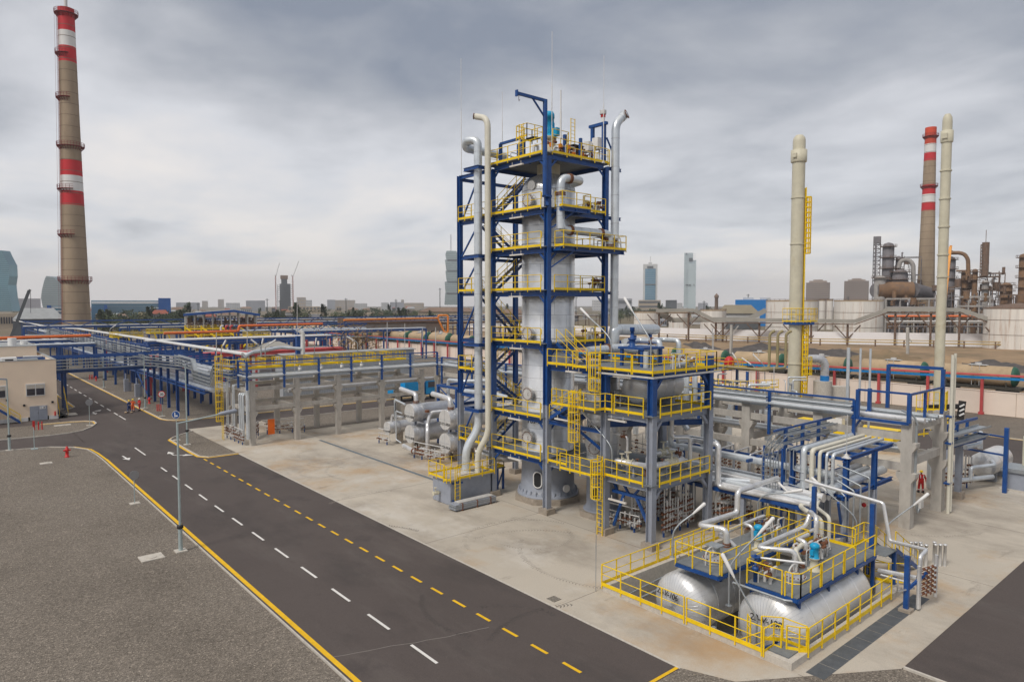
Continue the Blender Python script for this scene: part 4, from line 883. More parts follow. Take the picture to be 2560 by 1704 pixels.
pipe('exchanger_pipe', 'long silver pipe on the blue trestle above the exchangers', [(46.5, 58, 7.2), (44, 60, 7.1), (43.8, 62.5, 7.1), (43.8, 62.5, 5.0)], .2, STPIPE, .4, 12)
pipe('exchanger_pipe', 'silver pipe passing behind the stair bay towards the exchangers', [(40.5, 47.8, 6.8), (42.5, 53, 6.6), (42.5, 57.5, 6.4)], .24, STPIPE, .4, 12)
t = thing('pipe_trestle', 'blue steel trestle behind the heat exchangers', 'trestle', (44, 58, 0)); mb = MB()
for x, y in ((42.8, 63), (42.8, 59.5), (42.8, 55.5), (46, 63), (46, 59.5), (46, 55.5)): mb.bar((x, y, 0), (x, y, 6.5), .26)
mb.bar((42.8, 63.2, 6.5), (42.8, 52, 6.5), .24); mb.bar((46, 63.2, 6.5), (46, 52, 6.5), .24)
for y in (63, 59.5, 55.5): mb.bar((42.8, y, 6.5), (46, y, 6.5), .24)
mb.bar((42.8, 63, 6.4), (42.8, 59.5, 4.6), .1); mb.bar((42.8, 59.5, 4.6), (42.8, 55.5, 6.4), .1); mb.build('trestle_frame', BLUE, t)
manifold('ground level valves below the right exchanger pair', 36.6, 58.3, 37.2, 54.0, 12, 1.5, 31)
manifold('small valve legs at the smallest exchanger', 37.6, 67.2, 37.8, 65.2, 5, 1.3, 32)
mb = MB(); mb.cyl(40.4, 62.9, 0, 1.9, .95, 20); mb.cyl(41.5, 56.2, 0, 1.5, .9, 20); single(mb, 'concrete_plinths', CONCP, 'round concrete plinths under the exchanger bank', 'plinth')
# grey box with railed top at the tower foot
BX = thing('catch_tank', 'grey steel tank box with yellow railed top where the two vent pipes end', 'tank', (31.9, 43.4, 0))
mb = MB(); mb.box(29.95, 42.5, .03, 33.9, 44.9, 2.0); mb.build('tank_body', GREYP, BX)
mb = MB(); mb.box(29.7, 42.25, 1.98, 34.1, 45.1, 2.06); mb.build('deck', mat('pale_deck', (.42, .38, .32), .8), BX)
mb = MB(); z = 2.05; rail(mb, [(30.4, 42.25, z), (34.1, 42.25, z), (34.1, 45.1, z), (29.7, 45.1, z), (29.7, 43.0, z)], step=1.1); rail(mb, [(29.7, 42.9, z), (29.45, 42.7, z), (29.45, 42.3, z), (29.75, 42.2, z)], step=.6); mb.build('railing', YEL, BX)
ladder(BX, 30.3, 42.05, 0, 3.1, (0, -1)); mb = MB(); mb.bar((30.0, 42.35, 1.75), (30.9, 42.2, 1.75), .08, .14); mb.bar((30.0, 42.35, .4), (30.9, 42.2, .4), .08, .14); mb.build('ladder_bracket', BLUE, BX)
mb = MB(); mb.tube([(29.9, 43.9, .8), (29.5, 43.9, .8)], .09, 8); valve(mb, (29.5, 43.9, .8), (1, 0, 0), .14); mb.build('outlet_valve', CREAM, BX)
mb = MB(); mb.box(31.3, 43.0, 2.06, 32.6, 44.2, 2.12); mb.build('hatch_plate', KERB, BX)
SL = thing('panel_stack', 'strapped stack of grey steel panels lying beside the grey tank box', 'panels', (31, 41.3, 0))
for k in range(5):
    mb = MB(); a = rnd.uniform(-.06, .06); mb.box(29.3+a, 40.9, .12 + k*.085, 33.2+a, 41.8, .19 + k*.085); mb.build('panel', GALV if k % 2 else GREYP, SL)
mb = MB(); mb.box(29.7, 41.0, .56, 33.0, 41.6, .64); mb.build('panel', VENT, SL)
mb = MB(); [mb.box(x, 40.87, 0, x+.08, 41.83, .57) for x in (29.9, 31.3, 32.6)]; mb.build('strap', RUST, SL)
mb = MB(); rail(mb, [(36.2, 43.6, 1.9), (36.2, 44.9, 1.9)], step=.6); rail(mb, [(35.4, 43.6, 1.9), (36.2, 43.6, 1.9)], step=.8); t = thing('small_platform', 'small yellow railed step on blue legs between the tower left columns', 'platform', (35.8, 44, 0)); mb.build('railing', YEL, t)
mb = MB(); mb.bar((35.5, 43.6, 0), (35.5, 43.6, 1.9), .16); mb.bar((36.2, 43.7, 0), (36.2, 43.7, 1.9), .16); mb.bar((35.5, 43.6, .2), (36.2, 43.7, 1.6), .08); mb.build('leg', BLUE, t)
mb = MB(); mb.box(35.3, 43.5, 1.82, 36.3, 45, 1.9); mb.build('deck', DECK, t)
pipe('tower_foot_pipe', 'fat shiny pipe crossing behind the reactor skirt', [(34.8, 45.6, 3.0), (36, 43.9, 2.6), (40.2, 42.5, 2.5)], .38, ALU, .6, 16, 1.2)

# ---------------- sunken tank pit ----------------
x0, y0, x1, y1 = PIT
PT = thing('tank_pit', 'sunken concrete pit with raised rim holding the two silver tanks', 'pit', (x0, y0, 0)); mb = MB(); D = -2.7; w = .28; H_ = .34
mb.box(x0, y0, D, x1, y0+w, H_); mb.box(x0, y1-w, D, x1, y1, H_); mb.box(x0, y0+w, D, x0+w, y1-w, H_); mb.box(x1-w, y0+w, D, x1, y1-w, H_); mb.build('rim_wall', KERB, PT)
mb = MB(); mb.box(x0+w, y0+w, D-.1, x1-w, y1-w, D); mb.build('pit_floor', CONC, PT)
def yrail(label, pts, **k):
    mb = MB(); rail(mb, pts, **k); return single(mb, 'railing', YEL, label, 'railing', None)
zr = .1
yrail('yellow railing along the front rim of the tank pit, facing the road', [(x0-.04, y1, zr+.2), (x0-.04, 19.1, zr+.2)], h=1.15, step=1.3, toe=.2)
yrail('second panel of yellow railing on the front rim before the larger tank', [(x0-.04, 18.95, zr+.2), (x0-.04, 15.05, zr+.2)], h=1.15, step=1.3, toe=.2)
yrail('yellow railing on the right rim of the tank pit beside the grate drain, near half', [(28.6, y0-.04, zr+.2), (32.4, y0-.04, zr+.2)], h=1.15, step=1.2, toe=.2)
yrail('yellow railing on the right rim of the tank pit beside the grate drain, far half', [(32.55, y0-.04, zr+.2), (37.6, y0-.04, zr+.2)], h=1.15, step=1.2, toe=.2)
yrail('yellow railing on the left rim of the tank pit towards the grey columns, near half', [(x0, y1+.04, zr+.2), (32.0, y1+.04, zr+.2)], h=1.15, step=1.2, toe=.2)
yrail('yellow railing on the left rim of the tank pit towards the grey columns, far half', [(32.15, y1+.04, zr+.2), (39.1, y1+.04, zr+.2)], h=1.15, step=1.2, toe=.2)
yrail('yellow railing on the rear rim of the tank pit', [(x1, 14.4, zr+.2), (x1, 19.3, zr+.2)], h=1.15, step=1.2, toe=.2)
t = thing('pit_gate', 'yellow railed entrance cage with a grey grating step at the near pit corner', 'gate', (27.6, 14.3, 0))
mb = MB(); rail(mb, [(27.15, 14.95, .3), (28.0, 14.95, .3), (28.0, 14.6, .3)], step=.8, toe=.16); rail(mb, [(28.1, 15.6, .35), (28.7, 14.9, .35), (28.7, 13.8, .35)], step=.9, toe=.18, h=1.1); rail(mb, [(28.1, 14.4, .35), (28.35, 13.95, .35), (28.6, 13.7, .35)], step=.6, toe=.18); rail(mb, [(27.5, 15.8, .3), (28.3, 16.4, .1)], step=.9, toe=0); rail(mb, [(27.4, 15.2, .0), (27.4, 16.6, -1.0)], step=.7, toe=0); mb.build('railing', YEL, t)
mb = MB(); mb.prism([(27.5, 13.98), (28.65, 13.98), (28.65, 14.9), (27.5, 14.9)], .345, .40); mb.build('grating_step', DECK, t)
mb = MB(); mb.bar((27.7, 15.9, -.2), (29.4, 14.9, .2), .1); mb.bar((28.7, 15.2, -2.6), (28.7, 15.2, .3), .1); mb.build('step_frame', BLUE, t)
t = hvessel('horizontal_tank', 'larger silver tank nearest the camera, ringed by cladding bands, in the railed pit', 30.35, 37.2, 16.25, 0.0, 1.78, 56, None, .52, TANKA, (.8, 2.4, 4.0, 5.6), (1.2, 5.6), D, 52, 'tank')
cdir = Vector((29.05, 16.9, .1))
def headtext(s, par, xc, yc, zc, r, dy, dz, size):
    q = math.asin(min(.99, math.hypot(dy, dz)/r)); xx = xc - r*.52*math.cos(q) - .03
    nrm = Vector((-(r - 0)/1.0*0 - 1.2*math.cos(q), dy/r*.9, dz/r*.9)).normalized(); up = Vector((0, 0, 1)); ri = up.cross(nrm).normalized(); u2 = nrm.cross(ri)
    return text(s, par, BLACK, Vector((xx, yc+dy, zc+dz)) + nrm*.09, ri, u2, size)
headtext('23-V-108', t, 30.35, 16.25, 0.0, 1.78, -.15, .62, .42)
t = hvessel('horizontal_tank', 'smaller dusty silver tank further left in the railed pit', 29.9, 36.6, 21.15, -.3, 1.6, 52, None, .52, TANKA, (1.0, 2.6, 4.2), (1.2, 5.2), D, 46, 'tank')
headtext('23-V-106', t, 29.9, 21.15, -.3, 1.6, .3, .55, .40)
mb = MB(); mb.tube([(30.2, 21.2, 1.28), (30.15, 21.2, 1.48), (30.25, 21.2, 1.48), (30.22, 21.2, 1.28)], .03, 5); mb.build('lifting_eye', ALUB, t)
pipe('pit_pipe', 'grey pipes running low along the left inner wall of the pit', [(27.8, 23.7, -.9), (34, 23.7, -.7), (38.5, 23.7, -.7)], .07, GALV, .1, 8)
pipe('pit_pipe', 'thin galvanised tray pipe fixed to the left inner pit wall', [(27.6, 24.0, -.6), (33.6, 24.0, -.3), (33.6, 24.0, .5)], .05, GALV, .1, 8)
mb = MB(); mb.box(27.9, 17.9, -2.6, 28.1, 18.1, .1); mb.cyl(28.5, 17.4, -2.6, -.6, .06, 8); single(mb, 'sump_post', GALV, 'short galvanised box post standing in the pit between the two tanks', 'post')
# platforms over the tanks
def tank_platform(name, label, rects, z, outline, legs):
    t = thing(name, label, 'platform', (outline[0][0], outline[0][1], z))
    deck('deck', t, rects, z, .04)
    mb = MB()
    for a, b in zip(outline, outline[1:] + outline[:1]): mb.bar((a[0], a[1], z-.16), (b[0], b[1], z-.14), .1, .18)
    mb.build('edge_beam', BLUE, t)
    for x, y, zb in legs:
        mb = MB(); mb.bar((x, y, zb), (x, y, z-.28), .18, .14); mb.build('leg', BLUE, t)
    return t
Z8 = 1.95
q = tank_platform('tank_platform', 'grey grated platform with yellow rails above the larger silver tank', [(30.0, 14.9, 38.7, 17.5), (36.5, 17.5, 38.7, 18.3)], Z8, [(30.0, 14.9), (38.7, 14.9), (38.7, 18.3), (36.5, 18.3), (36.5, 17.5), (30.0, 17.5)], [(30.5, 15.1, 1.1), (33.5, 15.1, 1.1), (36.8, 15.1, 1.1), (30.4, 17.4, 1.1), (38.6, 15.0, 0), (38.6, 17.0, 0)])
mb = MB(); z = Z8
rail(mb, [(30.25, 14.88, z), (32.2, 14.88, z)], step=1.2, toe=0); rail(mb, [(32.35, 14.88, z), (34.7, 14.88, z)], step=1.2, toe=0); rail(mb, [(34.85, 14.88, z), (38.5, 14.88, z)], step=1.2, toe=0)
rail(mb, [(30.25, 14.88, z), (29.98, 15.15, z), (29.98, 15.5, z)], step=.6, toe=0); rail(mb, [(29.98, 15.65, z), (29.98, 17.45, z)], step=1.9, toe=0); rail(mb, [(30.1, 17.52, z), (33.0, 17.52, z)], step=1.3, toe=0); rail(mb, [(33.2, 17.52, z), (36.4, 17.52, z)], step=1.3, toe=0)
rail(mb, [(36.5, 17.6, z), (36.5, 18.3, z), (38.7, 18.3, z), (38.7, 16.0, z)], step=1.0); mb.build('railing', YEL, q)
Z6 = 1.95
q = tank_platform('tank_platform', 'grey grated platform with yellow rails above the smaller dusty tank', [(29.5, 18.75, 39.0, 21.3)], Z6, [(29.5, 18.75), (39.0, 18.75), (39.0, 21.3), (29.5, 21.3)], [(31.5, 19.9, .8), (35.5, 19.9, .8), (38.9, 19.0, -1)])
mb = MB(); z = Z6; rail(mb, [(29.48, 21.3, z), (29.48, 19.2, z), (29.7, 18.78, z)], step=1.2, toe=0); rail(mb, [(29.8, 18.73, z), (35.0, 18.73, z)], step=1.4, toe=0); rail(mb, [(35.1, 18.73, z), (39, 18.73, z), (39, 21.3, z)], step=1.2, toe=0); rail(mb, [(29.5, 21.32, z), (33, 21.32, z)], step=1.3, toe=0); rail(mb, [(34.5, 21.32, z), (38.8, 21.32, z)], step=1.3, toe=0); mb.build('railing', YEL, q)
t = thing('access_stair', 'yellow railed steel stair descending from the tank platform to the pad on the right', 'stair', (40, 14, 0)); stair(t, (43.6, 14.5, .1), (39.9, 15.5, 2.0), .1, 'y', n=2, rails=False) if False else None
stair(t, (43.7, 15.0, .05), (40.3, 15.0, Z8), 1.0, 'y')
deck('deck', t, [(38.75, 14.4, 40.3, 16.2)], Z8); mb = MB(); rail(mb, [(38.8, 16.2, Z8), (40.3, 16.2, Z8), (40.3, 15.6, Z8)], step=.8); mb.build('railing', YEL, t)
mb = MB(); [mb.bar((x, y, 0), (x, y, Z8-.1), .2) for x, y in ((40.2, 14.5), (40.2, 16.0))]; mb.bar((40.2, 14.5, 1.7), (40.2, 16, 1.7), .14, .22); mb.build('leg', BLUE, t)
yrail('low yellow railing behind the larger tank beside the stair', [(39.3, 15.4, .1), (40.6, 14.0, .1)], h=1.1, step=1.0)
def manway(label, x, y, z):
    t = thing('manway', label, 'hatch', (x, y, z)); mb = MB(); mb.cyl(x, y, z, z+.16, .48, 24, sm=False); mb.cyl(x, y, z+.16, z+.24, .54, 24, sm=False); mb.build('hatch_lid', ALUB, t)
    mb = MB(); mb.tube([(x-.62, y, z), (x-.62, y, z+.7), (x-.2, y, z+.85), (x, y, z+.8), (x, y, z+.3)], .045, 8, bend=.3); mb.disc((x, y, z+.55), (1, 0, 0), .12, .03, 12); mb.build('lid_davit', VENT, t)
    mb = MB()
    for k in range(16): a = 2*PI*k/16; mb.cyl(x+.47*math.cos(a), y+.47*math.sin(a), z+.24, z+.29, .03, 6)
    mb.build('bolts', RUST, t)
manway('round bolted manway with curved davit on the smaller tank platform', 30.9, 20.0, Z6)
manway('round bolted manway with curved davit on the larger tank platform', 31.9, 16.0, Z8)
def pump_motor(label, x, y, z):
    t = thing('pump_motor', label, 'motor', (x, y, z)); mb = MB(); mb.lathe((x, y, z), (0, 0, 1), [(0, .34), (.08, .34), (.08, .22), (.55, .18), (.6, .26), (.66, .26)], 16); mb.build('pump_body', CREAM, t)
    mb = MB(); mb.lathe((x, y, z+.66), (0, 0, 1), [(0, .25), (.05, .2), (.5, .2), (.52, .24), (.66, .24), (.74, .15)], 16); mb.box(x-.32, y-.08, z+.85, x-.18, y+.1, z+1.1); mb.build('motor_body', SKYB, t)
pump_motor('small cyan pump motor upright on the smaller tank platform', 34.4, 19.4, Z6); pump_motor('small cyan pump motor upright on the larger tank platform', 33.9, 16.0, Z8)
def ptube(name, label, pts, r, **k): return pipe(name, label, pts, r*.86, ALU, k.pop('bend', .35), 14, 0, **k)
ptube('tank_pipe', 'thick shiny pipe dropping from the bundle and doubling back down to the smaller tank platform', [(42.0, 22.4, 4.1), (37.2, 22.4, 4.1), (37.2, 22.4, 2.75), (33.2, 22.4, 2.85), (33.5, 20.8, 2.9), (33.5, 20.8, 1.95)], .2, flanges=[((33.5, 20.8, 2.05), (0, 0, 1))])
ptube('tank_pipe', 'shiny pipe lying along the smaller tank platform and diving through it', [(38.6, 21.6, 2.4), (33.9, 21.6, 2.3), (33.7, 20.9, 2.35), (33.9, 20.5, 1.95)], .14)
ptube('tank_pipe', 'thin shiny pipe beside the cyan motor on the smaller platform', [(37.5, 20.8, 2.9), (35.2, 20.8, 2.9), (35.2, 20.2, 2.9), (35.2, 20.2, 2.0)], .1)
ptube('tank_pipe', 'shiny pipe making a long hairpin above the larger platform, outer of two', [(37.6, 18.1, 3.55), (37.2, 18.1, 3.0), (32.0, 18.1, 3.0), (32.9, 16.5, 3.05), (32.9, 16.5, 1.95)], .14, flanges=[((32.9, 16.5, 2.05), (0, 0, 1))])
ptube('tank_pipe', 'shiny pipe making a long hairpin above the larger platform, inner of two', [(37.6, 17.8, 2.8), (33.2, 17.8, 2.8), (33.4, 16.7, 2.8), (33.4, 16.7, 1.95)], .11)
ptube('tank_pipe', 'shiny swan neck pipe at the back of the larger platform', [(38.0, 18.3, 2.6), (38.0, 18.3, 3.7), (37.0, 17.4, 3.7), (37.0, 17.4, 2.0)], .15)
ptube('tank_pipe', 'short shiny elbow pipe in the middle of the larger platform', [(36.2, 17.5, 2.9), (35.0, 17.5, 2.9), (35.0, 17.0, 2.9), (35.0, 17.0, 2.0)], .15)
pipe('tank_pipe', 'cream curved pipe bolted down on the larger platform', [(35.0, 17.2, 2.7), (33.8, 17.0, 2.7), (33.8, 16.6, 2.0)], .13, CRPIPE, .3, 12, flanges=[((33.8, 16.6, 2.05), (0, 0, 1))])
ptube('tank_pipe', 'bright horizontal bar pipe above the manway on the larger platform', [(31.3, 17.5, 2.8), (32.3, 15.7, 2.8)], .07)
ptube('tank_pipe', 'long shiny pipe on blue posts stepping down at the right end of the platforms', [(39.5, 19.3, 5.0), (39.5, 14.9, 4.6), (39.5, 14.5, 2.6), (38.6, 12.4, 2.9), (37.7, 12.4, 2.75), (37.7, 12.4, .1)], .11, bend=.15)
valve_group('valves and thin pipes around the cyan motor of the larger platform', 35.4, 16.8, Z8, 18, 41, 1.3, .6)
valve_group('valves behind the manway on the smaller platform', 36.6, 20.4, Z6, 12, 42, 1.6, .7)
valve_group('beige and rust valve set by the near corner of the larger platform', 30.7, 16.9, Z8, 6, 43, .4, .4)
t = thing('blue_valve', 'tall slim dark blue gate valve at the near end of the larger platform', 'valve', (30.3, 17.2, Z8)); mb = MB(); mb.lathe((30.3, 17.2, 1.2), (0, 0, 1), [(0, .1), (1.3, .1), (1.3, .16), (1.5, .16), (1.5, .06), (2.1, .06)], 10); mb.build('body', BLUE, t); mb = MB(); mb.disc((30.3, 17.2, 3.2), (0, 0, 1), .22, .03, 14); mb.build('handwheel', BLUE, t)
pipe('tank_pipe', 'rack of small pipes hung outside the near rail of the larger platform', [(29.8, 18.1, 1.75), (29.8, 15.4, 1.75), (30.1, 15.0, 1.75)], .06, GALV, .1, 8)
mb = MB(); mb.box(31.4, 20.1, 2.0, 31.75, 20.5, 2.6); mb.box(31.2, 19.9, 2.6, 31.9, 20.7, 2.66); single(mb, 'junction_stand', GALV, 'small galvanised junction stand on the smaller tank platform', 'cabinet')
t = thing('platform_posts', 'pair of tall blue pipe posts rising beside the right end of the platforms', 'posts', (39.4, 17, 0))
for x, y, h in ((39.4, 18.7, 4.75), (39.4, 15.4, 4.45), (37.05, 12.75, 2.85)):
    mb = MB(); mb.bar((x, y, 0), (x, y, h), .22); o = mb.build('post', BLUE, t)
    mb = MB(); mb.box(x-.28, y-.28, 0, x+.28, y+.28, .16); mb.build('foot', CONCP, t)
mb = MB(); mb.bar((37.1, 12.75, 1.1), (38.1, 12.2, 1.9), .12); mb.build('arm', BLUE, t)
# manifold at right
t = thing('valve_manifold', 'ladder like silver valve manifold with red flanges beside the short blue post', 'valves', (37.8, 12.3, 0)); mb = MB(); mv = MB()
mb.tube([(37.6, 12.4, .1), (37.6, 12.4, 2.3)], .085, 10); mb.tube([(39.1, 12.1, .4), (39.1, 12.1, 2.6)], .085, 10); mb.tube([(37.6, 14.2, 1.3), (37.6, 12.5, 1.3)], .05, 8); mb.tube([(36.3, 12.9, 1.8), (36.3, 12.9, 1.2), (37.6, 12.6, 1.1)], .05, 8)
for k in range(6):
    z = .8 + k*.25; mb.tube([(37.6, 12.4, z), (39.1, 12.1, z)], .05, 8)
    for s in (.25, .5, .75): valve(mv, (37.6+1.5*s, 12.4-.3*s, z), (1, -.2, 0), .065, (-.2, -1, 0))
mb.build('pipes', ALU, t); mv.build('valve', RUST, t)
ptube('tank_pipe', 'thick shiny pipe leaving the larger tank platform low towards the manifold', [(38.4, 14.6, 1.2), (38.0, 12.6, 1.5)], .16)
CY = []
for i in range(9):
    gx, gy = (44.2, 14.75) if i < 5 else (44.9, 13.85)
    CY.append((gx + (i % 3)*.2, gy + .3 - (i % 5)*.19))
for i, (x, y) in enumerate(CY):
    mb = MB(); mb.lathe((x, y, 0), (0, 0, 1), [(0, .085), (1.25, .085), (1.25, .105), (1.32, .105), (1.32, .07), (1.3, .02)], 12); single(mb, 'steel_tube', ALU, 'upright shiny steel tube in the cluster beside the stair foot', 'tube', 'upright steel tubes')
# ---------------- concrete pipe bridge ----------------
def conc_col(par, x, y, top, ax='y', w=.56, corb=(3.75, 5.9)):
    mb = MB(); h = w/2; mb.box(x-h, y-h, 0, x+h, y+h, top)
    for z in corb:
        for s in (-1, 1):
            a = (0, s) if ax == 'y' else (s, 0)
            p = [(h, z), (h+.26, z-.02), (h+.26, z-.28), (h, z-.68)]
            vs = []
            for t_ in (-h, h):
                for d, zz in p: vs.append((x + (a[0]*d if a[0] else t_), y + (a[1]*d if a[1] else t_), zz))
            mb.add(vs, [(0, 1, 2, 3), (7, 6, 5, 4), (0, 4, 5, 1), (1, 5, 6, 2), (2, 6, 7, 3), (3, 7, 4, 0)])
    return mb.build('column', CONC, par)
# leg 2 along X at y 75.3..81.3
B2 = thing('concrete_bridge', 'long grey precast concrete pipe bridge crossing the middle left of the pad', 'pipe bridge', (26.5, 75.3, 0))
XS = [26.5, 31.6, 36.7, 42.6, 48.5]
for x in XS:
    for y in (75.3, 81.3): conc_col(B2, x, y, 7.1, 'x')
for a, b in zip(XS, XS[1:]):
    for y in (75.3, 81.3):
        for z in (3.85, 6.0):
            mb = MB(); mb.box(a+.28, y-.18, z, b-.28, y+.18, z+.40); mb.build('beam', CONC, B2)
for x in XS:
    for z in (3.6, 5.75): mb = MB(); mb.box(x-.18, 75.61, z, x+.18, 80.99, z+.42); mb.build('beam', CONC, B2)
# leg 1 along Y at x 51.2..57.3
B1 = thing('concrete_bridge', 'tall grey precast concrete pipe bridge on the right behind the pipe bundles', 'pipe bridge', (51.2, 17.8, 0))
YS = [17.8, 24.0, 30.0, 36.5, 43.0, 49.5, 56.0, 62.5, 69.0, 75.3]
for i, y in enumerate(YS):
    for x in (51.2, 57.3): conc_col(B1, x, y, 7.55, 'y', .72, (3.9, 6.0))
    for z in (4.3, 6.7): mb = MB(); mb.box(51.56, y-.2, z, 56.94, y+.2, z+.55); mb.build('beam', CONC, B1)
for a, b in zip(YS, YS[1:]):
    for x in (51.2, 57.3):
        for z in (3.95, 6.1): mb = MB(); mb.box(x-.2, a+.36, z, x+.2, b-.36, z+.5); mb.build('beam', CONC, B1)
# blue posts, rails, trays on leg 1 and leg 2
def tray(mb, pts, w=.5, h=.1, bot=True):
    """ladder tray: two side rails with a thin bottom"""
    P = [Vector(p) for p in pts]
    for a, b in zip(P, P[1:]):
        d = (b-a); 
        if d.length < .01: continue
        d.normalize(); up = Vector((0, 0, 1)); sd = d.cross(up)
        if sd.length < .2: sd = Vector((0, 1, 0))
        sd.normalize(); nn = sd.cross(d)
        for s in (-1, 1): mb.bar(a + sd*s*w/2, b + sd*s*w/2, .02, h, up=nn)
        if bot: mb.bar(a - nn*h*.45, b - nn*h*.45, w, .012, up=nn)
        else:
            L_ = (b-a).length; n_ = int(L_/.3)
            for i_ in range(n_): q_ = a + d*(i_+.5)*.3; mb.bar(q_ - sd*w/2, q_ + sd*w/2, .03)
def railrack(label, pts, zs, zrail, spacing=3.2, zpost=6.3, m=BLUE, trayw=.45, stack=True, pipe_r=.13):
    t = thing('cable_tray_rack', label, 'cable trays', pts[0] + (zrail,)); P = [Vector((x, y, 0)) for x, y in pts]
    mp = MB(); mr = MB(); mt = MB(); mpi = MB()
    for a, b in zip(P, P[1:]):
        d = b-a; n = max(1, round(d.length/spacing))
        for i in range(n+1):
            q = a + d*i/n; 
            if i == 0 and a != P[0]: continue
            mp.mark(); mp.bar(q + Vector((0, 0, zpost)), q + Vector((0, 0, zrail)), .2)
            nn = Vector((-d.y, d.x, 0)).normalized()
            for z in zs: mp.bar(q + Vector((0, 0, z-.08)), q - nn*.5 + Vector((0, 0, z-.08)), .06, .08); mp.bar(q + Vector((0, 0, z-.08)), q + nn*.5 + Vector((0, 0, z-.08)), .06, .08)
        mr.bar(a + Vector((0, 0, zrail)), b + Vector((0, 0, zrail)), .1, .14)
        nn = Vector((-d.y, d.x, 0)).normalized()
        for z in zs:
            tray(mt, [a + nn*.3 + Vector((0, 0, z)), b + nn*.3 + Vector((0, 0, z))], trayw, .08)
        if pipe_r:
            mpi.tube([a - nn*.0 + Vector((0, 0, zs[-1]+.24)), b + Vector((0, 0, zs[-1]+.24))], pipe_r, 10)
    mp.build('post', m, t); mr.build('top_rail', m, t); mt.build('tray', GALV, t)
    if pipe_r: mpi.build('pipe', STPIPE, t)
    return t
railrack('blue posts with stacked grey cable trays along the front of the left concrete bridge', [(25.8, 77.5), (25.8, 74.7), (50.6, 74.7)], (8.85, 8.4, 7.95, 7.4), 9.25, 4.2, 6.2, pipe_r=.11)
railrack('blue posts with silver pipe and trays along the front of the right concrete bridge', [(50.5, 73.5), (50.5, 21.2)], (8.3, 8.0, 7.45), 8.65, 6.3, 5.2, pipe_r=.14)
t = thing('steel_gantry', 'blue square tube frame over the near end of the right concrete bridge', 'frame', (50.6, 17.6, 7.5)); mb = MB()
for x, y, z in ((50.6, 21.0, 9.4), (50.6, 17.6, 9.35), (57.0, 17.6, 10.7), (57.0, 21.4, 10.8), (53.6, 21.4, 9.2)): mb.bar((x, y, 7.4), (x, y, z), .24)
mb.bar((50.6, 21.0, 9.4), (50.6, 17.6, 9.4), .14); mb.bar((50.6, 17.6, 9.35), (57.0, 17.6, 9.35), .14); mb.bar((57.0, 17.6, 10.75), (57.0, 21.4, 10.75), .22); mb.bar((50.6, 17.6, 7.35), (50.6, 21.4, 7.35), .16, .2); mb.bar((53.5, 17.6, 7.5), (53.5, 17.6, 9.3), .16)
mb.bar((50.5, 21.3, 6.4), (53.0, 21.3, 7.6), .12); mb.build('frame_tubes', BLUE, t)
# pipes on top of leg 1 (ends at the near side)
def bundle(label, axis, c0, a0, a1, z, radii, gap=.12, m=(ALU,), group=None, name='pipe_bundle', sc_=1.0):
    """parallel pipes: axis 'x' or 'y', c0 first cross coordinate"""
    t = thing(name, label, 'pipes', ((a0, c0, z) if axis == 'x' else (c0, a0, z)), group); c = c0
    for i, r in enumerate(radii):
        c += r; p = ((a0, c, z+r), (a1, c, z+r)) if axis == 'x' else ((c, a0, z+r), (c, a1, z+r))
        mb = MB(); mb.tube(p, r, 12); mb.build('pipe', m[i % len(m)], t); c += r + gap
    return t
bundle('silver pipes with blunt near ends on top of the right concrete bridge', 'y', 51.6, 17.0, 74.5, 7.3, (.2, .09, .14, .09, .07, .18, .1, .12), .28, (ALU, STPIPE, GALV))
bundle('silver pipes on the middle tier of the right concrete bridge', 'y', 53.4, 19.0, 74.5, 4.86, (.14, .1, .16, .1), .4, (STPIPE, ALUB))
bundle('silver pipes on the upper tier of the left concrete bridge', 'x', 77.0, 27, 57, 7.2, (.14, .1, .1, .14), .5, (STPIPE, ALUB, WHITEP))
bundle('large dull pipe slung under the upper beams of the left concrete bridge', 'x', 76.0, 31, 57, 5.35, (.26, .1), .8, (ALUB, STPIPE))
# vertical pipes at leg 2 left end
t = thing('riser_pipes', 'group of tall silver riser pipes at the left end of the concrete bridge', 'pipes', (25.6, 76, 0)); mb = MB()
for k, (y, h) in enumerate(((75.9, 5.6), (76.5, 5.6), (77.1, 5.6), (78.8, 6.4), (79.3, 6.4), (80.9, 6.8), (81.4, 6.6))): mb.tube([(25.75, y, .3), (25.75, y, h), (26.8, y, h)], .11 if k < 3 else .07, 8, bend=.2)
mb.tube([(25.9, 75.0, .8), (25.9, 75.0, 7.0)], .2, 8); mb.build('pipes', STPIPE, t)
manifold('valve manifold at the foot of the silver risers under the left end of the bridge', 25.6, 81.3, 25.6, 75.7, 14, 2.0, 51)
manifold('valves and reeled equipment on the pad beneath the left concrete bridge', 30.0, 80.5, 34.0, 79.0, 10, 1.6, 52)
manifold('second group of valves beneath the left bridge by the orange panel', 27.5, 78.0, 29.0, 80.5, 8, 1.7, 53)
mb = MB(); mb.box(28.35, 75.6, .9, 29.1, 75.7, 2.6); single(mb, 'orange_panel', mat('orange_panel_paint', (.85, .16, .01), .5), 'flat bright orange panel on the first column of the left concrete bridge', 'panel')
t = thing('caged_ladder_tower', 'tall yellow caged ladder at the left end of the concrete bridge', 'ladder', (23.3, 86.0, 0)); ladder(t, 25.0, 80.6, 0, 9.8, (-1, 0), 2.2, .55, 9.6)
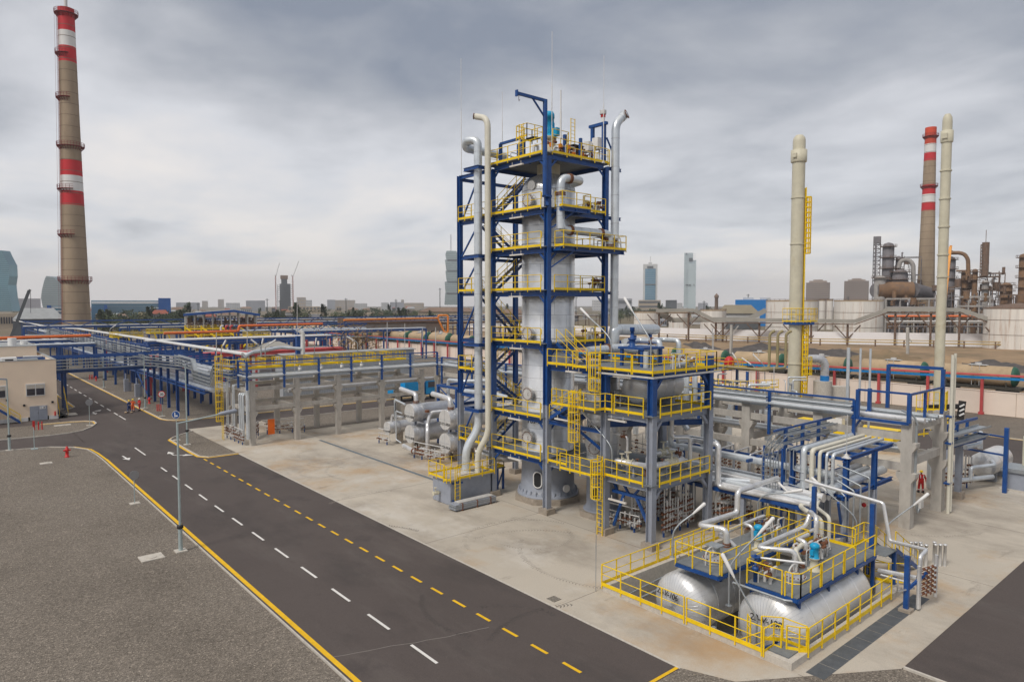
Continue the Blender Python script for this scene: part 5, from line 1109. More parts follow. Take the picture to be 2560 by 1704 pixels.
# yellow railed walkway on top of leg 2
t = thing('roof_walkway', 'row of yellow railed access platforms on top of the left concrete bridge', 'walkway', (26, 79, 8)); mb = MB(); xs = 27.0
rail(mb, [(25.2, 80.9, 8.2), (25.2, 78.4, 8.2), (27.2, 78.0, 8.2)], step=.7)
while xs < 47:
    l = rnd.uniform(1.6, 3.0); y = 78.4 + rnd.uniform(0, .5)
    rail(mb, [(xs, y, 8.15), (xs+l, y, 8.15), (xs+l, y+2.4, 8.15), (xs, y+2.4, 8.15)], step=.9, closed=True, toe=.2, r=.034); xs += l + rnd.uniform(.05, .4)
mb.build('railing', YEL, t); deck('deck', t, [(26, 79.6, 50, 81.0)], 8.1)
mb = MB()
for k in range(5): mb.mark(); xx = 33 + k*2.7; mb.lathe((xx, 77.6, 7.6), (0, 0, 1), [(0, .2), (.5, .2), (.7, .05)], 10)
mb.build('small_vents', WHITEP, t)
# crossing trays bundle with dip in front of leg 2 left end to blue bridge
t = thing('cable_tray_rack', 'grey cable trays dipping in a zigzag between the blue and concrete bridges', 'cable trays', (25, 80, 8)); mb = MB()
for k in range(4):
    z = 8.6 - k*.42; tray(mb, [(25.4, 101, z+.0), (25.2, 92.5, z-.1), (25.2, 91.5, z-1.4), (25.2, 84.8, z-1.5), (25.2, 83.4, z-.1), (25.4, 78, z)], .55, .13)
mb.build('tray', GALV, t)
# ---------------- blue pipe bridge along the road (left) ----------------
BB = thing('blue_pipe_bridge', 'long blue steel pipe bridge running beside the road into the distance', 'pipe bridge', (26.7, 101, 0))
ys = [94.5, 101.2, 106.1, 111, 115.3, 119.5, 123.6, 132, 141, 150, 160, 172, 186, 202, 220, 245, 275, 310]
for i, y in enumerate(ys):
    for x in (26.7, 32.7):
        if y < 95 and x < 30: continue
        mb = MB(); mb.hcol(x, y, 0, 8.0 if i < 8 else 8.4, .36, 'x', .03) if i < 9 else mb.box(x-.18, y-.18, 0, x+.18, y+.18, 8.4); mb.build('column', BLUE, BB)
    mb = MB(); [mb.bar((26.7, y, z), (32.7, y, z), .2, .28) for z in (3.9, 6.1, 7.8)]; mb.build('cross_beam', BLUE, BB)
mb = MB()
for x in (26.7, 32.7):
    for z in (3.9, 4.35, 6.2): mb.bar((x, 93, z), (x, 310, z), .14, .2)
mb.build('long_beam', BLUE, BB)
mb = MB(); mb.bar((26.7, 123.6, .3), (26.7, 132, 4), .16); mb.bar((26.7, 132, .3), (26.7, 123.6, 4), .16); mb.build('brace', BLUE, BB)
bundle('wide row of silver pipes on the lower tier of the blue roadside bridge', 'y', 27.2, 92, 300, 4.05, (.28, .2, .3, .16, .16, .24, .12, .2), .18, (STPIPE, ALUB, ALU))
bundle('pipes on the upper tier of the blue roadside bridge', 'y', 28.0, 96, 300, 6.3, (.2, .14, .2, .1, .1), .4, (STPIPE, ALUB))
t = thing('cable_tray_rack', 'stacked grey cable trays hung along the blue roadside bridge', 'cable trays', (26, 100, 7)); mb = MB(); mp = MB()
for k in range(5): tray(mb, [(26.0, 100.5, 8.3-k*.42), (26.0, 119, 8.1-k*.42 - .5)], .5, .13)
for k in range(5): tray(mb, [(26.1, 120, 8.5-k*.42), (26.1, 250, 8.5-k*.42)], .5, .13)
for k in range(30): mp.bar((26.3, 102+k*4, 6.4), (26.3, 102+k*4, 8.9), .14)
mp.bar((26.3, 121, 8.9), (26.3, 250, 8.9), .1, .16); mb.build('tray', GALV, t); mp.build('post', BLUE, t)
# bridge over the road with trays
t = thing('road_crossing_bridge', 'blue bridge stacked with grey cable trays crossing over the road by the buff building', 'pipe bridge', (15.6, 119.5, 0)); mb = MB()
for yy in (119.0, 121.2):
    mb.bar((6, yy, 7.75), (27, yy, 7.75), .2, .36); mb.bar((6, yy, 5.6), (27, yy, 5.6), .24, .4)
    mb.hcol(14.6, yy, 0, 7.7, .4, 'x', .04)
    for k in range(8): mb.bar((7+k*2.7, yy, 5.6), (7+k*2.7, yy, 7.75), .12)
mb.build('bridge_frame', BLUE, t); mb = MB()
for k in range(4):
    tray(mb, [(6, 118.6, 7.35-k*.45), (25, 118.6, 7.35-k*.45), (26, 117.6, 7.2-k*.45)], .5, .13)
mb.build('tray', GALV, t)
# the long white pair of pipes
WP = thing('white_pipe_pair', 'pair of white lagged pipes stretching from the far left to the concrete bridge', 'pipes', (31, 92, 8.7))
mb = MB(); pw = [(31.6, 93.0, 8.85), (31.6, 145, 8.75), (30.6, 222, 8.8), (29.6, 262, 8.0), (29.3, 400, 8.0)]; mb.tube(pw, .2, 10, bend=2); mb.tube([(x+.55, y-.5, z) for x, y, z in pw], .2, 10, bend=2); mb.build('pipe', WHITEP, WP)
mb = MB(); 
for k in range(38): y = 97 + k*8; mb.mark(); mb.bar((31.8, y, 0), (31.8, y, 8.6), .2)
mb.build('support_post', BLUE, WP)
# ---------------- pipe bundles between the tank pit and the right bridge ----------------
SR = thing('pipe_gantry', 'blue and grey steel frame carrying the pale pipe bundle towards the right bridge', 'pipe rack', (44, 18.8, 0))
for (x, y) in ((43.6, 18.7), (43.6, 22.2), (47.9, 18.7), (47.9, 22.2)):
    mb = MB(); mb.hcol(x, y, .5, 3.1, .34, 'x', .03); o = mb.build('column', GREYP, SR); mb = MB(); mb.box(x-.35, y-.35, 0, x+.35, y+.35, .5); mb.build('plinth', CONCP, o)
    mb = MB(); mb.hcol(x, y, 3.1, 5.9 if x < 45 else 5.7, .3, 'x', .03); mb.build('column', BLUE, SR)
mb = MB()
for z in (5.75, 3.35):
    ibeam(mb, (43.2, 18.7, z), (50.9, 18.7, z), .24, .2); ibeam(mb, (43.2, 22.2, z), (50.9, 22.2, z), .24, .2)
    for x in (43.6, 45.7, 47.9, 50.3): mb.bar((x, 18.8, z), (x, 22.1, z), .16)
mb.bar((43.7, 18.9, 5.0), (44.6, 18.8, 5.65), .1); mb.bar((43.6, 18.9, 1.4), (42.6, 18.7, 3.2), .14); mb.bar((43.5, 18.5, 1.0), (41.6, 18.6, 1.3), .16, .2)
mb.build('beam', BLUE, SR)
def drop(label, y, x, r, zt, zb, m, x_end=51.0, tail=None, bend=.3):
    pts = [(x_end, y, zt), (x, y, zt), (x, y, zb)] + (tail or [])
    return pipe('bundle_pipe', label, pts, r, m, bend, 12)
drop('fat silver pipe bending down at the left edge of the pale bundle', 21.3, 43.3, .2, 6.05, 3.2, STPIPE, tail=[(43.3, 24.5, 3.2), (41.5, 27, 3.2)])
drop('thick cream pipe, left of the two, bending down from the bundle', 20.75, 43.3, .15, 6.05, 3.5, CRPIPE, tail=[(43.2, 20.6, 3.1), (40.9, 20.3, 2.9), (40.2, 18.6, 2.6), (40.2, 18.6, 1.0)])
drop('cream pipe, right of the two, bending down from the bundle', 20.25, 43.3, .11, 6.02, 3.5, CRPIPE, tail=[(43.2, 20.1, 3.2), (41.6, 19.6, 2.9), (40.8, 18.4, 2.7), (40.8, 18.4, 1.4)])
drop('slim silver pipe bending down third from the right of the bundle', 19.8, 43.3, .09, 6.0, 3.4, STPIPE)
drop('silver pipe bending down second from the right of the bundle', 19.4, 43.3, .11, 6.0, 3.3, STPIPE)
bundle('thin conduits lying along the left side of the pale pipe bundle', 'x', 21.6, 42.9, 51.0, 5.9, (.04, .03, .04, .03), .09, (GALV,))
bundle('broad silver pipes on the lower tier of the blue frame', 'x', 19.1, 43.2, 51.2, 3.5, (.3, .16, .2, .26, .12), .12, (STPIPE, ALUB))
t = thing('thin_pipe_loops', 'nested thin silver pipes stepping down beside the blue post', 'pipes', (43.4, 18.2, 3)); mb = MB()
for k, (l, z, h) in enumerate(((1.7, 4.9, .1), (1.2, 4.3, .1), (.8, 3.9, .1), (.3, 3.4, .1))): mb.tube([(43.5, 19.2, z+.45), (43.4, 18.9-l, z), (43.4, 18.9-l, h)], .055, 8, bend=.1)
for k, (l, z) in enumerate(((.6, 5.8), (.35, 5.7), (.1, 5.6))): mb.tube([(43.8, 21.7+l, 5.95), (43.1, 21.8+l, 5.9), (43.1, 21.8+l, 3.6+k*.5), (43.1, 21.2, 3.5+k*.5)], .04, 6, bend=.08)
mb.build('pipes', GALV, t)
# dropping tray wall
t = thing('cable_tray_rack', 'four cable ladders turning from level to a tall vertical drop left of the pipe bundle', 'cable trays', (42, 23.4, 0)); mb = MB(); mp = MB()
for k in range(2):
    for j, y in enumerate((22.75, 23.35)):
        xx = 42.4 - k*.35 + .0; z = 6.7 - k*.55
        tray(mb, [(51, y, z), (xx+1.1, y, z), (xx+.3, y, z-.35), (xx, y, z-1.0), (xx, y, .2)], .36, .08, False)
for x in (44.2, 46.6, 49.0): mp.bar((x, 23.05, 3.0), (x, 23.05, 7.0), .2); [mp.bar((x, 22.5, z), (x, 23.6, z), .08) for z in (6.6, 6.0)]
mp.bar((42.6, 23.05, 7.05), (51, 23.05, 7.05), .1, .14); mp.bar((42.6, 22.4, 0), (42.6, 22.4, 6.0), .12); mp.bar((42.6, 23.7, 0), (42.6, 23.7, 6.0), .12)
mp.bar((43, 25.2, 4.6), (50.8, 25.2, 4.6), .16, .2); mp.bar((47, 25.2, 0), (47, 25.2, 4.6), .2)
mb.build('tray', GALV, t); mp.build('post', BLUE, t)
# lower bundle running along Y right of the side structure
PB = thing('low_pipe_rack', 'grey framed low rack with blue beams under the broad silver pipes', 'pipe rack', (42, 24, 0))
mb = MB()
for x in (41.2, 45.4): mb.bar((x, 19.5, 2.7), (x, 34.0, 2.7), .2, .26)
for y in (20.5, 24.5, 28.5, 33): mb.bar((41.2, y, 2.65), (45.4, y, 2.65), .18, .22)
mb.build('beam', BLUE, PB)
for y in (20.5, 24.5, 28.5, 33):
    for x in (41.4, 45.2): mb = MB(); mb.bar((x, y, .4), (x, y, 2.5), .28); o = mb.build('column', GREYP, PB); mb = MB(); mb.box(x-.3, y-.3, 0, x+.3, y+.3, .4); mb.build('plinth', CONCP, o)
bundle('broad silver pipes sweeping from under the tower to the tank pit', 'y', 41.1, 19.8, 34.0, 2.85, (.2, .26, .2, .3, .3, .14, .14, .22), .12, (ALU, STPIPE, ALUB))
bundle('second layer of silver pipes above the broad low bundle', 'y', 43.6, 19.6, 33.0, 4.3, (.24, .18, .12), .2, (STPIPE, ALU))
pipe('side_pipe', 'silver pipe turning down at the right rear leg of the side structure, outer of two', [(39.6, 28.6, 5.9), (40.9, 28.2, 5.9), (40.9, 26.1, 5.9), (40.9, 26.1, 3.0), (41.3, 20, 3.0)], .17, ALU, .3, 12)
pipe('side_pipe', 'silver pipe turning down at the right rear leg of the side structure, inner of two', [(39.8, 29.2, 6.1), (41.3, 28.8, 6.0), (41.3, 26.5, 6.0), (41.3, 26.5, 3.3)], .13, STPIPE, .3, 12)
t = thing('square_pipe_loops', 'small square silver pipe loops on blue beams before the concrete bridge', 'pipes', (46, 28, 3)); mb = MB()
for k in range(5): y = 26.6+k*1.3; mb.tube([(45.8, y, 2.9), (45.8, y, 4.4), (47.8, y, 4.5), (47.8, y, 2.6)], .07, 8, bend=.12)
mb.build('pipes', ALU, t); mb = MB(); mb.bar((46.6, 25.0, 4.2), (46.6, 34, 4.2), .14, .2); mb.bar((46.6, 26, 0), (46.6, 26, 4.2), .16); mb.bar((46.6, 33, 0), (46.6, 33, 4.2), .16); mb.build('beam', BLUE, t)
pipe('standing_pipe', 'tall silver vertical pipe standing right of the side structure', [(45.8, 30.6, 3.4), (45.8, 30.6, 8.6)], .24, STPIPE, .3, 14)
t = thing('bottle_vessels', 'cluster of slim silver upright vessels behind the drum', 'vessels', (44.5, 33.5, 7)); 
for k in range(4):
    mb = MB(); mb.lathe((44.0+k*.7, 32.6-k*.3, 6.5), (0, 0, 1), [(0, .1), (.05, .22), (3.6, .22), (3.9, .1)], 12); mb.build('vessel', STPIPE, t)
# equipment seen right, behind the bridge
t = hvessel('horizontal_tank', 'silver horizontal vessel low behind the blue post at the right edge', 69.5, 74.5, 18.2, 1.5, 1.05, 36, None, .5, TANKA, (1.5, 3), (1, 3.8), 0, 12, 'tank')
t = thing('equipment_cabinet', 'grey steel equipment cabinet at the right edge of the pad', 'cabinet', (68.5, 15, 0)); mb = MB(); mb.box(68.2, 13.0, .12, 70.6, 16.3, 1.55); mb.build('body', GREYP, t); mb = MB(); mb.box(68.0, 12.8, 1.55, 70.8, 16.5, 1.85); mb.build('lid', GALV, t); mb = MB(); mb.box(67.9, 12.7, 0, 70.9, 16.6, .12); mb.build('base', KERB, t)
mb = MB(); [mb.tube([(x, y, 1.8), (x, y, 4.2), (x+3, y-.8, 4.9)], .32, 12, bend=.1) for x, y in ((70.6, 15.3), (71.6, 14.0))]; single(mb, 'duct', CREAM, 'pale square shouldered ducts rising behind the grey cabinet', 'duct')
t = thing('post_gantry', 'single dark blue post with thin cross bars at the right edge', 'frame', (66.9, 15.9, 0)); mb = MB(); mb.bar((66.9, 15.9, 0), (66.9, 15.9, 5.4), .3); mb.build('post', BLUE, t); mb = MB(); mb.bar((66.9, 15.9, 4.6), (68.5, 22, 4.6), .14); mb.bar((66.9, 15.9, 3.1), (68, 21, 3.1), .14); mb.build('bar', BLUE, t)
t = thing('tray_bridge', 'short blue and grey cable tray bridge on grey columns at the right', 'cable trays', (62.2, 17.9, 0)); mb = MB(); mp = MB()
for z in (4.6, 5.3): tray(mb, [(59.0, 18.1, z), (67.5, 17.6, z)], .9, .16)
mp.bar((58.8, 18.4, 6.0), (66.4, 17.9, 6.0), .14, .2); mp.bar((58.8, 18.4, 4.3), (67.5, 17.6, 4.3), .2, .3)
for x in (60.5, 63, 65.5): mp.bar((x, 18.4, 4.3), (x, 18.3, 6.0), .2)
mb.build('tray', GALV, t); mp.build('beam', BLUE, t)
for x, y in ((62.2, 17.9), (67.4, 20.4)):
    mb = MB(); mb.hcol(x, y, .5, 4.2, .42, 'x', .04); mb.build('column', GREYP, t); mb = MB(); mb.box(x-.4, y-.4, 0, x+.4, y+.4, .55); mb.build('plinth', CONCP, t)
pipe('ground_pipe', 'thick silver pipe low on blue feet behind the grey right column', [(63.2, 18.8, 1.0), (68.2, 17.1, .9)], .2, STPIPE, .3, 12); pipe('ground_pipe', 'silver pipe dropping and elbowing left of the grey right column', [(60.2, 19.3, 4.0), (60.2, 19.3, .9), (61.4, 19.6, .7)], .22, STPIPE, .4, 12)
pipe('ground_pipe', 'silver pipe bent in a loop before the right horizontal vessel', [(65.4, 18.4, 3.6), (67.8, 18.0, 3.6), (70.2, 18.6, 4.3), (70.2, 18.6, 2.8)], .2, STPIPE, .4, 12); pipe('ground_pipe', 'lower silver pipe bent around the right horizontal vessel foot', [(65.3, 17.9, 1.0), (65.3, 17.9, 2.0), (67.9, 16.9, 2.0), (70.2, 17.9, 2.1)], .15, STPIPE, .3, 12)
manifold('valves and thin pipes between the grey right column and the blue post', 62.8, 19.3, 66.5, 18.2, 11, 3.6, 61)
# cream twin pole / pipe beside the last bridge columns
t = thing('twin_pole', 'tall pale twin pole standing at the right end of the concrete bridge', 'pole', (57.2, 17.1, 0)); mb = MB(); mb.tube([(57.0, 17.0, 0), (57.0, 17.0, 11.8)], .12, 10); mb.tube([(57.35, 16.95, .1), (57.35, 16.95, 11.9)], .09, 10); mb.build('tubes', CRPIPE, t); mb = MB(); [mb.box(56.8, 16.9, z, 57.5, 17.3, z+.12) for z in (2.2, 5.2, 7.2)]; mb.build('bracket', BLUE, t)
t = thing('conduit_riser', 'galvanised cable riser clipped down the front right concrete column', 'conduit', (51.2, 17.2, 0)); mb = MB(); mb.bar((51.35, 17.36, 1.7), (51.35, 17.36, 7.2), .14, .1); mb.tube([(51.35, 17.3, 7.2), (51.2, 17.5, 7.9), (50.9, 18.2, 8.2)], .07, 8, bend=.3)
for k in range(3): mb.tube([(51.3+k*.12, 17.3, 1.8), (51.5+k*.16, 17.2, 1.1), (51.7+k*.12, 17.15, 1.5)], .04, 6)
mb.build('conduit', GALV, t); mb = MB(); [mb.box(51.65+k*.2, 17.05, 1.4, 51.78+k*.2, 17.2, 1.9) for k in range(3)]; mb.build('switch_box', VENT, t)
mb = MB(); mb.box(45.6, 26.4, 1.2, 46.4, 26.9, 1.5); mb.ball((48.9, 19.7, 1.6), .16, 8); single(mb, 'red_lamp', REDP, 'small round red light unit under the pipe bundle', 'lamp')
# blue goal post with three vertical pipes
t = thing('riser_pipes', 'three tall vertical pipes passing the blue goal frame on the right bridge', 'pipes', (55, 19, 7.3)); mb = MB(); [mb.tube([(59.8, y, 0), (59.8, y, 11.8)], r_, 10) for y, r_ in ((25.7, .14), (24.7, .09), (23.9, .09))]; mb.build('pipe', STPIPE, t)
# cream vent stacks
def stack(label, x, y, r, cuts, ladd, rings):
    t = thing('vent_stack', label, 'stack', (x, y, 0)); h, hb1, hb0 = cuts
    mb = MB(); mb.lathe((x, y, 0), (0, 0, 1), [(0, r), (hb0, r)], 28); mb.build('shaft', CREAM, t)
    mb = MB(); mb.lathe((x, y, 0), (0, 0, 1), [(hb0, r*1.18), (hb0+.15, r*1.25), (hb1, r*1.25), (hb1+.05, r*1.0)], 28); mb.box(x-r*1.5, y-.3, (hb0+hb1)/2-.3, x-r*1.2, y+.3, (hb0+hb1)/2+.3); mb.build('collar', CREAM, t)
    mb = MB(); mb.lathe((x, y, 0), (0, 0, 1), [(hb1, r*.98), (h-.9, r*.98), (h-.4, r*.9), (h, r*.55)], 28); mb.build('cap', CREAM, t)
    mb = MB(); [mb.lathe((x, y, z), (0, 0, 1), [(-.08, r+.01), (-.08, r+.1), (.08, r+.1), (.08, r+.01)], 28, False, False) for z in rings]; mb.build('ring', CREAM, t)
    return t
sA = stack('thick cream vent stack with a yellow caged ladder down its right side', 100, 51, .92, (40.8, 38.6, 36.8), 0, (31.5, 24.6, 6.5))
lx, ly = 100.0 + .65, 51 - .85
ladder(sA, lx, ly, .5, 12.9, (.65, -.76), 2.0, .6, 12.4, k_=2.6); ladder(sA, lx, ly, 12.9, 33.0, (.65, -.76), 23.2, .6, 31.6, k_=2.6)
mb = MB(); mb.mark(); rail(mb, [(98.6, 52.3, 12.9), (98.6, 50.2, 12.9), (100.6, 48.9, 12.9), (102.6, 48.9, 12.9), (102.8, 50.4, 12.9)], h=2.0, step=.6, r=.07); rail(mb, [(98.7, 49.0, 5.0), (100.5, 48.5, 5.0), (101.6, 49.4, 5.0)], h=2.6, step=.45, r=.07, toe=.2); mb.build('railing', YEL, sA)
mb = MB(); mb.prism([(98.7, 52.2), (98.7, 50.0), (101.4, 48.7), (101.6, 50)], 12.45, 12.88); mb.build('platform_bracket', BLUE, sA)
sB = stack('slim cream vent stack with many rings in front of the far striped chimney', 95, 29.8, .55, (38.6, 36.6, 35.2), 0, (31.8, 28.4, 25.0, 21.6, 18.9, 3.2))
t = thing('duct_elbow', 'ribbed silver duct elbow on a blue collar beside the thick cream stack', 'duct', (103, 48, 0)); mb = MB(); mb.tube([(101, 50, 7.3), (103.2, 47.8, 7.3), (103.2, 47.8, 4.6)], .6, 18, bend=2.2)
for k in range(9): a_ = PI/2*k/8; mb.lathe((101.6+1.6*math.sin(a_), 49.4-1.6*math.sin(a_), 5.2+2.1*math.cos(a_)), (math.cos(a_), -math.cos(a_), -1.4*math.sin(a_)), [(0, .6), (0, .64), (.06, .64), (.06, .6)], 16, False, False)
mb.build('elbow', ALUB, t)
mb = MB(); mb.cyl(103.2, 47.8, 3.9, 4.7, .66, 18); mb.build('collar', BLUEB, t); mb = MB(); mb.cyl(103.0, 48.0, 0, 3.9, 1.3, 18); mb.prism([(103.2, 48.4), (105.6, 45.6), (107, 45.6), (106, 49)], 0, 3.0); mb.build('base', KERB, t)
# machinery with yellow rails behind the bridge (left of stack A)
t = thing('process_platform', 'group of yellow railed platforms and olive pipes left of the thick cream stack', 'platform', (84, 55, 5)); mb = MB()
rail(mb, [(80, 62, 6.2), (80, 53, 6.4), (90, 53, 6.4)], step=1.2, r=.04); rail(mb, [(80, 62, 6.2), (90, 60, 6.4), (90, 53, 6.4)], step=1.2, r=.04); rail(mb, [(80, 60, 4.4), (80, 48, 4.4), (86, 46, 4.4)], step=1.1, r=.04)
for k in range(14): x = 80+rnd.random()*4; y = 55+rnd.random()*7; mb.bar((x, y, 4), (x, y, 7.6), .07)
mb.build('railing', YEL, t); mb = MB(); mb.box(80.2, 53.2, 6.2, 90, 60, 6.36)
for x, y in ((81, 54), (81, 61), (89, 54), (89, 60), (85, 50)): mb.bar((x, y, 0), (x, y, 6.3), .3)
mb.build('frame', BLUE, t)
olive = mat('olive_pipe', (.30, .25, .13), .6, 0, .1, 2); mb = MB()
for k in range(3): mb.tube([(84, 58-k*.3, 6.9), (86, 49.8-k*.8, 6.6), (90+k*.6, 49.6-k*.9, 6.6), (90+k*.6, 49.6-k*.9, 11.4), (90.6+k*.6, 49.2-k*.9, 11.8)], .2, 8, bend=.5)
mb.build('pipes', olive, t); mb = MB(); mb.ball((88.5, 55, 7.0), .75, 10, 1.3); mb.build('red_vessel', REDP, t); mb = MB(); rr = random.Random(9)
for k in range(40): x = 78+rr.random()*16; y = 44+rr.random()*16; h = rr.uniform(2, 5.8); mb.tube([(x, y, .5), (x, y, h), (x+rr.uniform(-2, 2), y+rr.uniform(-2, 2), h)], rr.choice([.06, .12, .18]), 6, bend=.2)
mb.build('small_pipes', STPIPE, t)
t = thing('column_vessel', 'tall silver columns standing in the shade inside the right concrete bridge', 'vessels', (64, 38, 0))
for k in range(8): mb = MB(); x = 60+(k % 4)*1.6; y = 33+k*3.1; mb.cyl(x, y, .2, 5.5, .35, 12); mb.build('column', STPIPE, t)
manifold('dense thin pipes and valves standing inside the right concrete bridge, near part', 52.6, 26.0, 56.4, 38.0, 22, 3.6, 71); manifold('dense thin pipes and valves standing inside the right concrete bridge, far part', 52.8, 40.0, 56.0, 58.0, 22, 3.6, 72)
manifold('pipes and valves on the pad between the tower and the concrete bridge', 46.5, 42, 49.5, 52, 16, 3.0, 73); manifold('pipes and valves behind the concrete bridge near its right end', 60, 27, 62, 36, 16, 4.6, 74)
# mobile crane behind the bridge
t = thing('mobile_crane', 'white counterweight of a mobile crane with red stripes behind the right bridge', 'crane', (77, 34, 0)); mb = MB(); mb.prism([(76.0, 36.4), (76.0, 33.2), (78.8, 33.2), (78.8, 35.6), (77.2, 37.0)], 2.2, 3.9); mb.build('counterweight', WHITE, t)
mb = MB(); [mb.bar((75.97, 36.3-k*.5, 2.6), (75.97, 35.9-k*.5, 3.4), .02, .22) for k in range(2)]; mb.build('red_stripe', REDP, t); mb = MB(); mb.box(75.95, 33.9, 2.9, 75.99, 35.1, 3.5); mb.build('yellow_plate', YEL, t); mb = MB(); mb.box(76.2, 28, .9, 79, 39, 2.1); mb.build('chassis', YEL, t); mb = MB(); [mb.lathe((76.3, y, .7), (1, 0, 0), [(0, .65), (.5, .65)], 16, False) for y in (29, 31, 36, 38)]; mb.build('wheel', BLACK, t)
t = thing('lifting_hook_block', 'black hook block with red and white stripes hanging beside the pale twin pole', 'hook', (70, 20, 6)); mb = MB(); mb.bar((69.75, 20.1, 5.2), (69.95, 20.0, 6.9), .5, .35); mb.bar((67, 21.9, 6.4), (69.9, 20.1, 6.4), .4, .4); mb.bar((64, 21, 4.8), (69.8, 20.2, 5.6), .08); mb.build('block', BLACK, t); mb = MB(); [mb.bar((69.52, 20.1, 5.6+k*.4), (69.62, 19.75, 5.85+k*.4), .02, .14) for k in range(3)]; mb.build('white_stripe', WHITE, t)
yrail('round yellow railing platform between the twin pole and the hook block', [(66, 22.4, 6.2), (67.5, 20.6, 6.2), (69, 20.9, 6.2)], h=1.6, step=.5)
yrail('small yellow railing enclosure on the equipment behind the right tray bridge', [(66, 22.8, 3.8), (71, 21.2, 3.8), (73, 22.5, 3.8)], h=1.3, step=.9)
# deck lamps
def lamp(label, x, y, z, h, dx, dy, reach=1.3, rise=.9, head=1.15, r=.045, grp='white swan neck lamps on the process decks'):
    t = thing('swan_neck_lamp', label, 'lamp', (x, y, z), grp); d = Vector((dx, dy, 0)).normalized()
    a = Vector((x, y, z)); b = a + Vector((0, 0, h*.62)); c = b + d*reach*.3 + Vector((0, 0, h*.16)); e = c + d*reach*.7 + Vector((0, 0, rise*.9))
    mb = MB(); mb.tube([a, b, c + Vector((0, 0, .1)), e], r, 8, bend=.5); mb.box(x-.12, y-.12, z, x+.12, y+.12, z+.04); mb.build('pole', GALV, t)
    dd = (e-c).normalized(); mb = MB(); mb.lathe(e - dd*.15, dd, [(0, .04), (.25, .07), (.4, .085), (head, .10), (head+.05, .05)], 8); mb.build('lamp_head', WHITE, t)
lamp('white swan neck lamp on the lowest side deck beside the beige valve', 34.2, 29.9, 4.1, 3.0, 0, 1, 2.0, 1.2); lamp('white swan neck lamp at the front of the upper side deck', 35.3, 31.0, 11.2, 3.0, 0, 1, 2.1, 1.2); lamp('white swan neck lamp near the right corner of the upper side deck', 35.0, 27.4, 11.2, 3.2, 0, 1, 1.6, 1.6)
lamp('white swan neck lamp at the left corner of the smaller tank platform', 29.9, 21.8, 1.95, 2.2, 1, -1, 1.1, .8, .9); lamp('white swan neck lamp rising between the two tank platforms', 29.6, 18.2, .6, 3.2, 1, -1, 1.4, 1.3, 1.2); lamp('white swan neck lamp leaning left by the pit entrance cage', 28.4, 16.0, -.2, 2.2, -.3, 1, 1.1, 1.5, 1.2)
lamp('white swan neck lamp behind the smaller platform leaning right', 38.9, 22.0, 1.95, 2.2, 0.3, -1, 1.6, .4); lamp('white swan neck lamp before the blue frame leaning left', 41.9, 19.9, .5, 2.6, 0, 1, 1.8, 1.0); lamp('white swan neck lamp before the blue post, leaning right', 44.6, 16.6, .2, 2.6, .6, -1, 1.5, 1.2); lamp('white swan neck lamp left of the blue post under the bundle', 43.2, 17.8, .5, 2.8, -.2, 1, 1.9, 1.2)
mb = MB(); mb.tube([(26.9, 24.6, 0), (26.9, 24.6, 3.9)], .02, 6); single(mb, 'thin_rod', GALV, 'thin grey rod standing at the left corner of the pit railing', 'rod')
mb = MB(); mb.tube([(27.9, 16.6, .3), (27.9, 16.6, 5.2)], .025, 6); single(mb, 'thin_rod', GALV, 'thin grey rod standing in the pit between the two tanks', 'rod')
mb = MB(); mb.tube([(43.6, 18.7, 5.9), (43.6, 18.7, 8.6)], .025, 6); mb.lathe((43.6, 18.7, 5.85), (0, 0, 1), [(0, .3), (.06, .2), (.3, .04)], 8); single(mb, 'lightning_rod', VENT, 'thin lightning rod on the corner of the blue pipe frame', 'lightning rod')
# ---------------- left side: building, lamps, signs, people ----------------
BD = thing('control_building', 'buff two storey flat roofed building at the left edge beside the road', 'building', (12.6, 110.4, 0))
mb = MB(); mb.box(-40, 110.4, .5, 12.6, 138, 6.9); mb.box(-40, 110.4, 6.9, 12.6, 110.7, 8.05); mb.box(12.3, 110.7, 6.9, 12.6, 138, 8.05); mb.box(-40, 137.7, 6.9, 12.3, 138, 8.05); mb.box(-40, 124, 6.9, 11.8, 137.6, 9.3); mb.build('wall', BUFF, BD)
mb = MB(); mb.box(-40, 110.36, 8.05, 12.64, 110.74, 8.12); mb.box(12.26, 110.74, 8.05, 12.64, 138, 8.12); mb.box(-40, 110.74, 6.9, 12.26, 123.98, 6.95); mb.box(-40.1, 123.9, 9.3, 11.9, 137.7, 9.36); mb.build('roof', ROOFG, BD)
mb = MB(); mb.box(-40, 110.34, 0, 9.3, 110.46, .5); mb.box(11.6, 110.34, 0, 12.68, 110.46, .5); mb.box(12.56, 110.46, 0, 12.68, 138, .5); mb.build('plinth', WHITE, BD)
for x0, x1 in ((9.15, 11.27), (4.6, 7.05), (-1, 1.4)):
    mb = MB(); mb.box(x0, 110.3, 3.3, x1, 110.4, 4.95); fr = mb.build('window', WHITE, BD)
    mb = MB(); xm = (x0+x1)/2; mb.box(x0+.1, 110.27, 3.42, xm-.06, 110.31, 4.83); mb.box(xm+.06, 110.27, 3.42, x1-.1, 110.31, 4.83); mb.build('pane', GLASSD, fr)
    mb = MB(); mb.box(x0+.1, 110.25, 4.3, xm-.06, 110.29, 4.83); mb.box(xm+.06, 110.25, 4.3, x1-.1, 110.29, 4.83); mb.build('blind', KERB, fr)
mb = MB(); mb.box(9.5, 110.3, 0.02, 10.45, 110.4, 1.95); mb.box(10.47, 110.3, .02, 11.45, 110.4, 1.95); dr = mb.build('door', GREYP, BD)
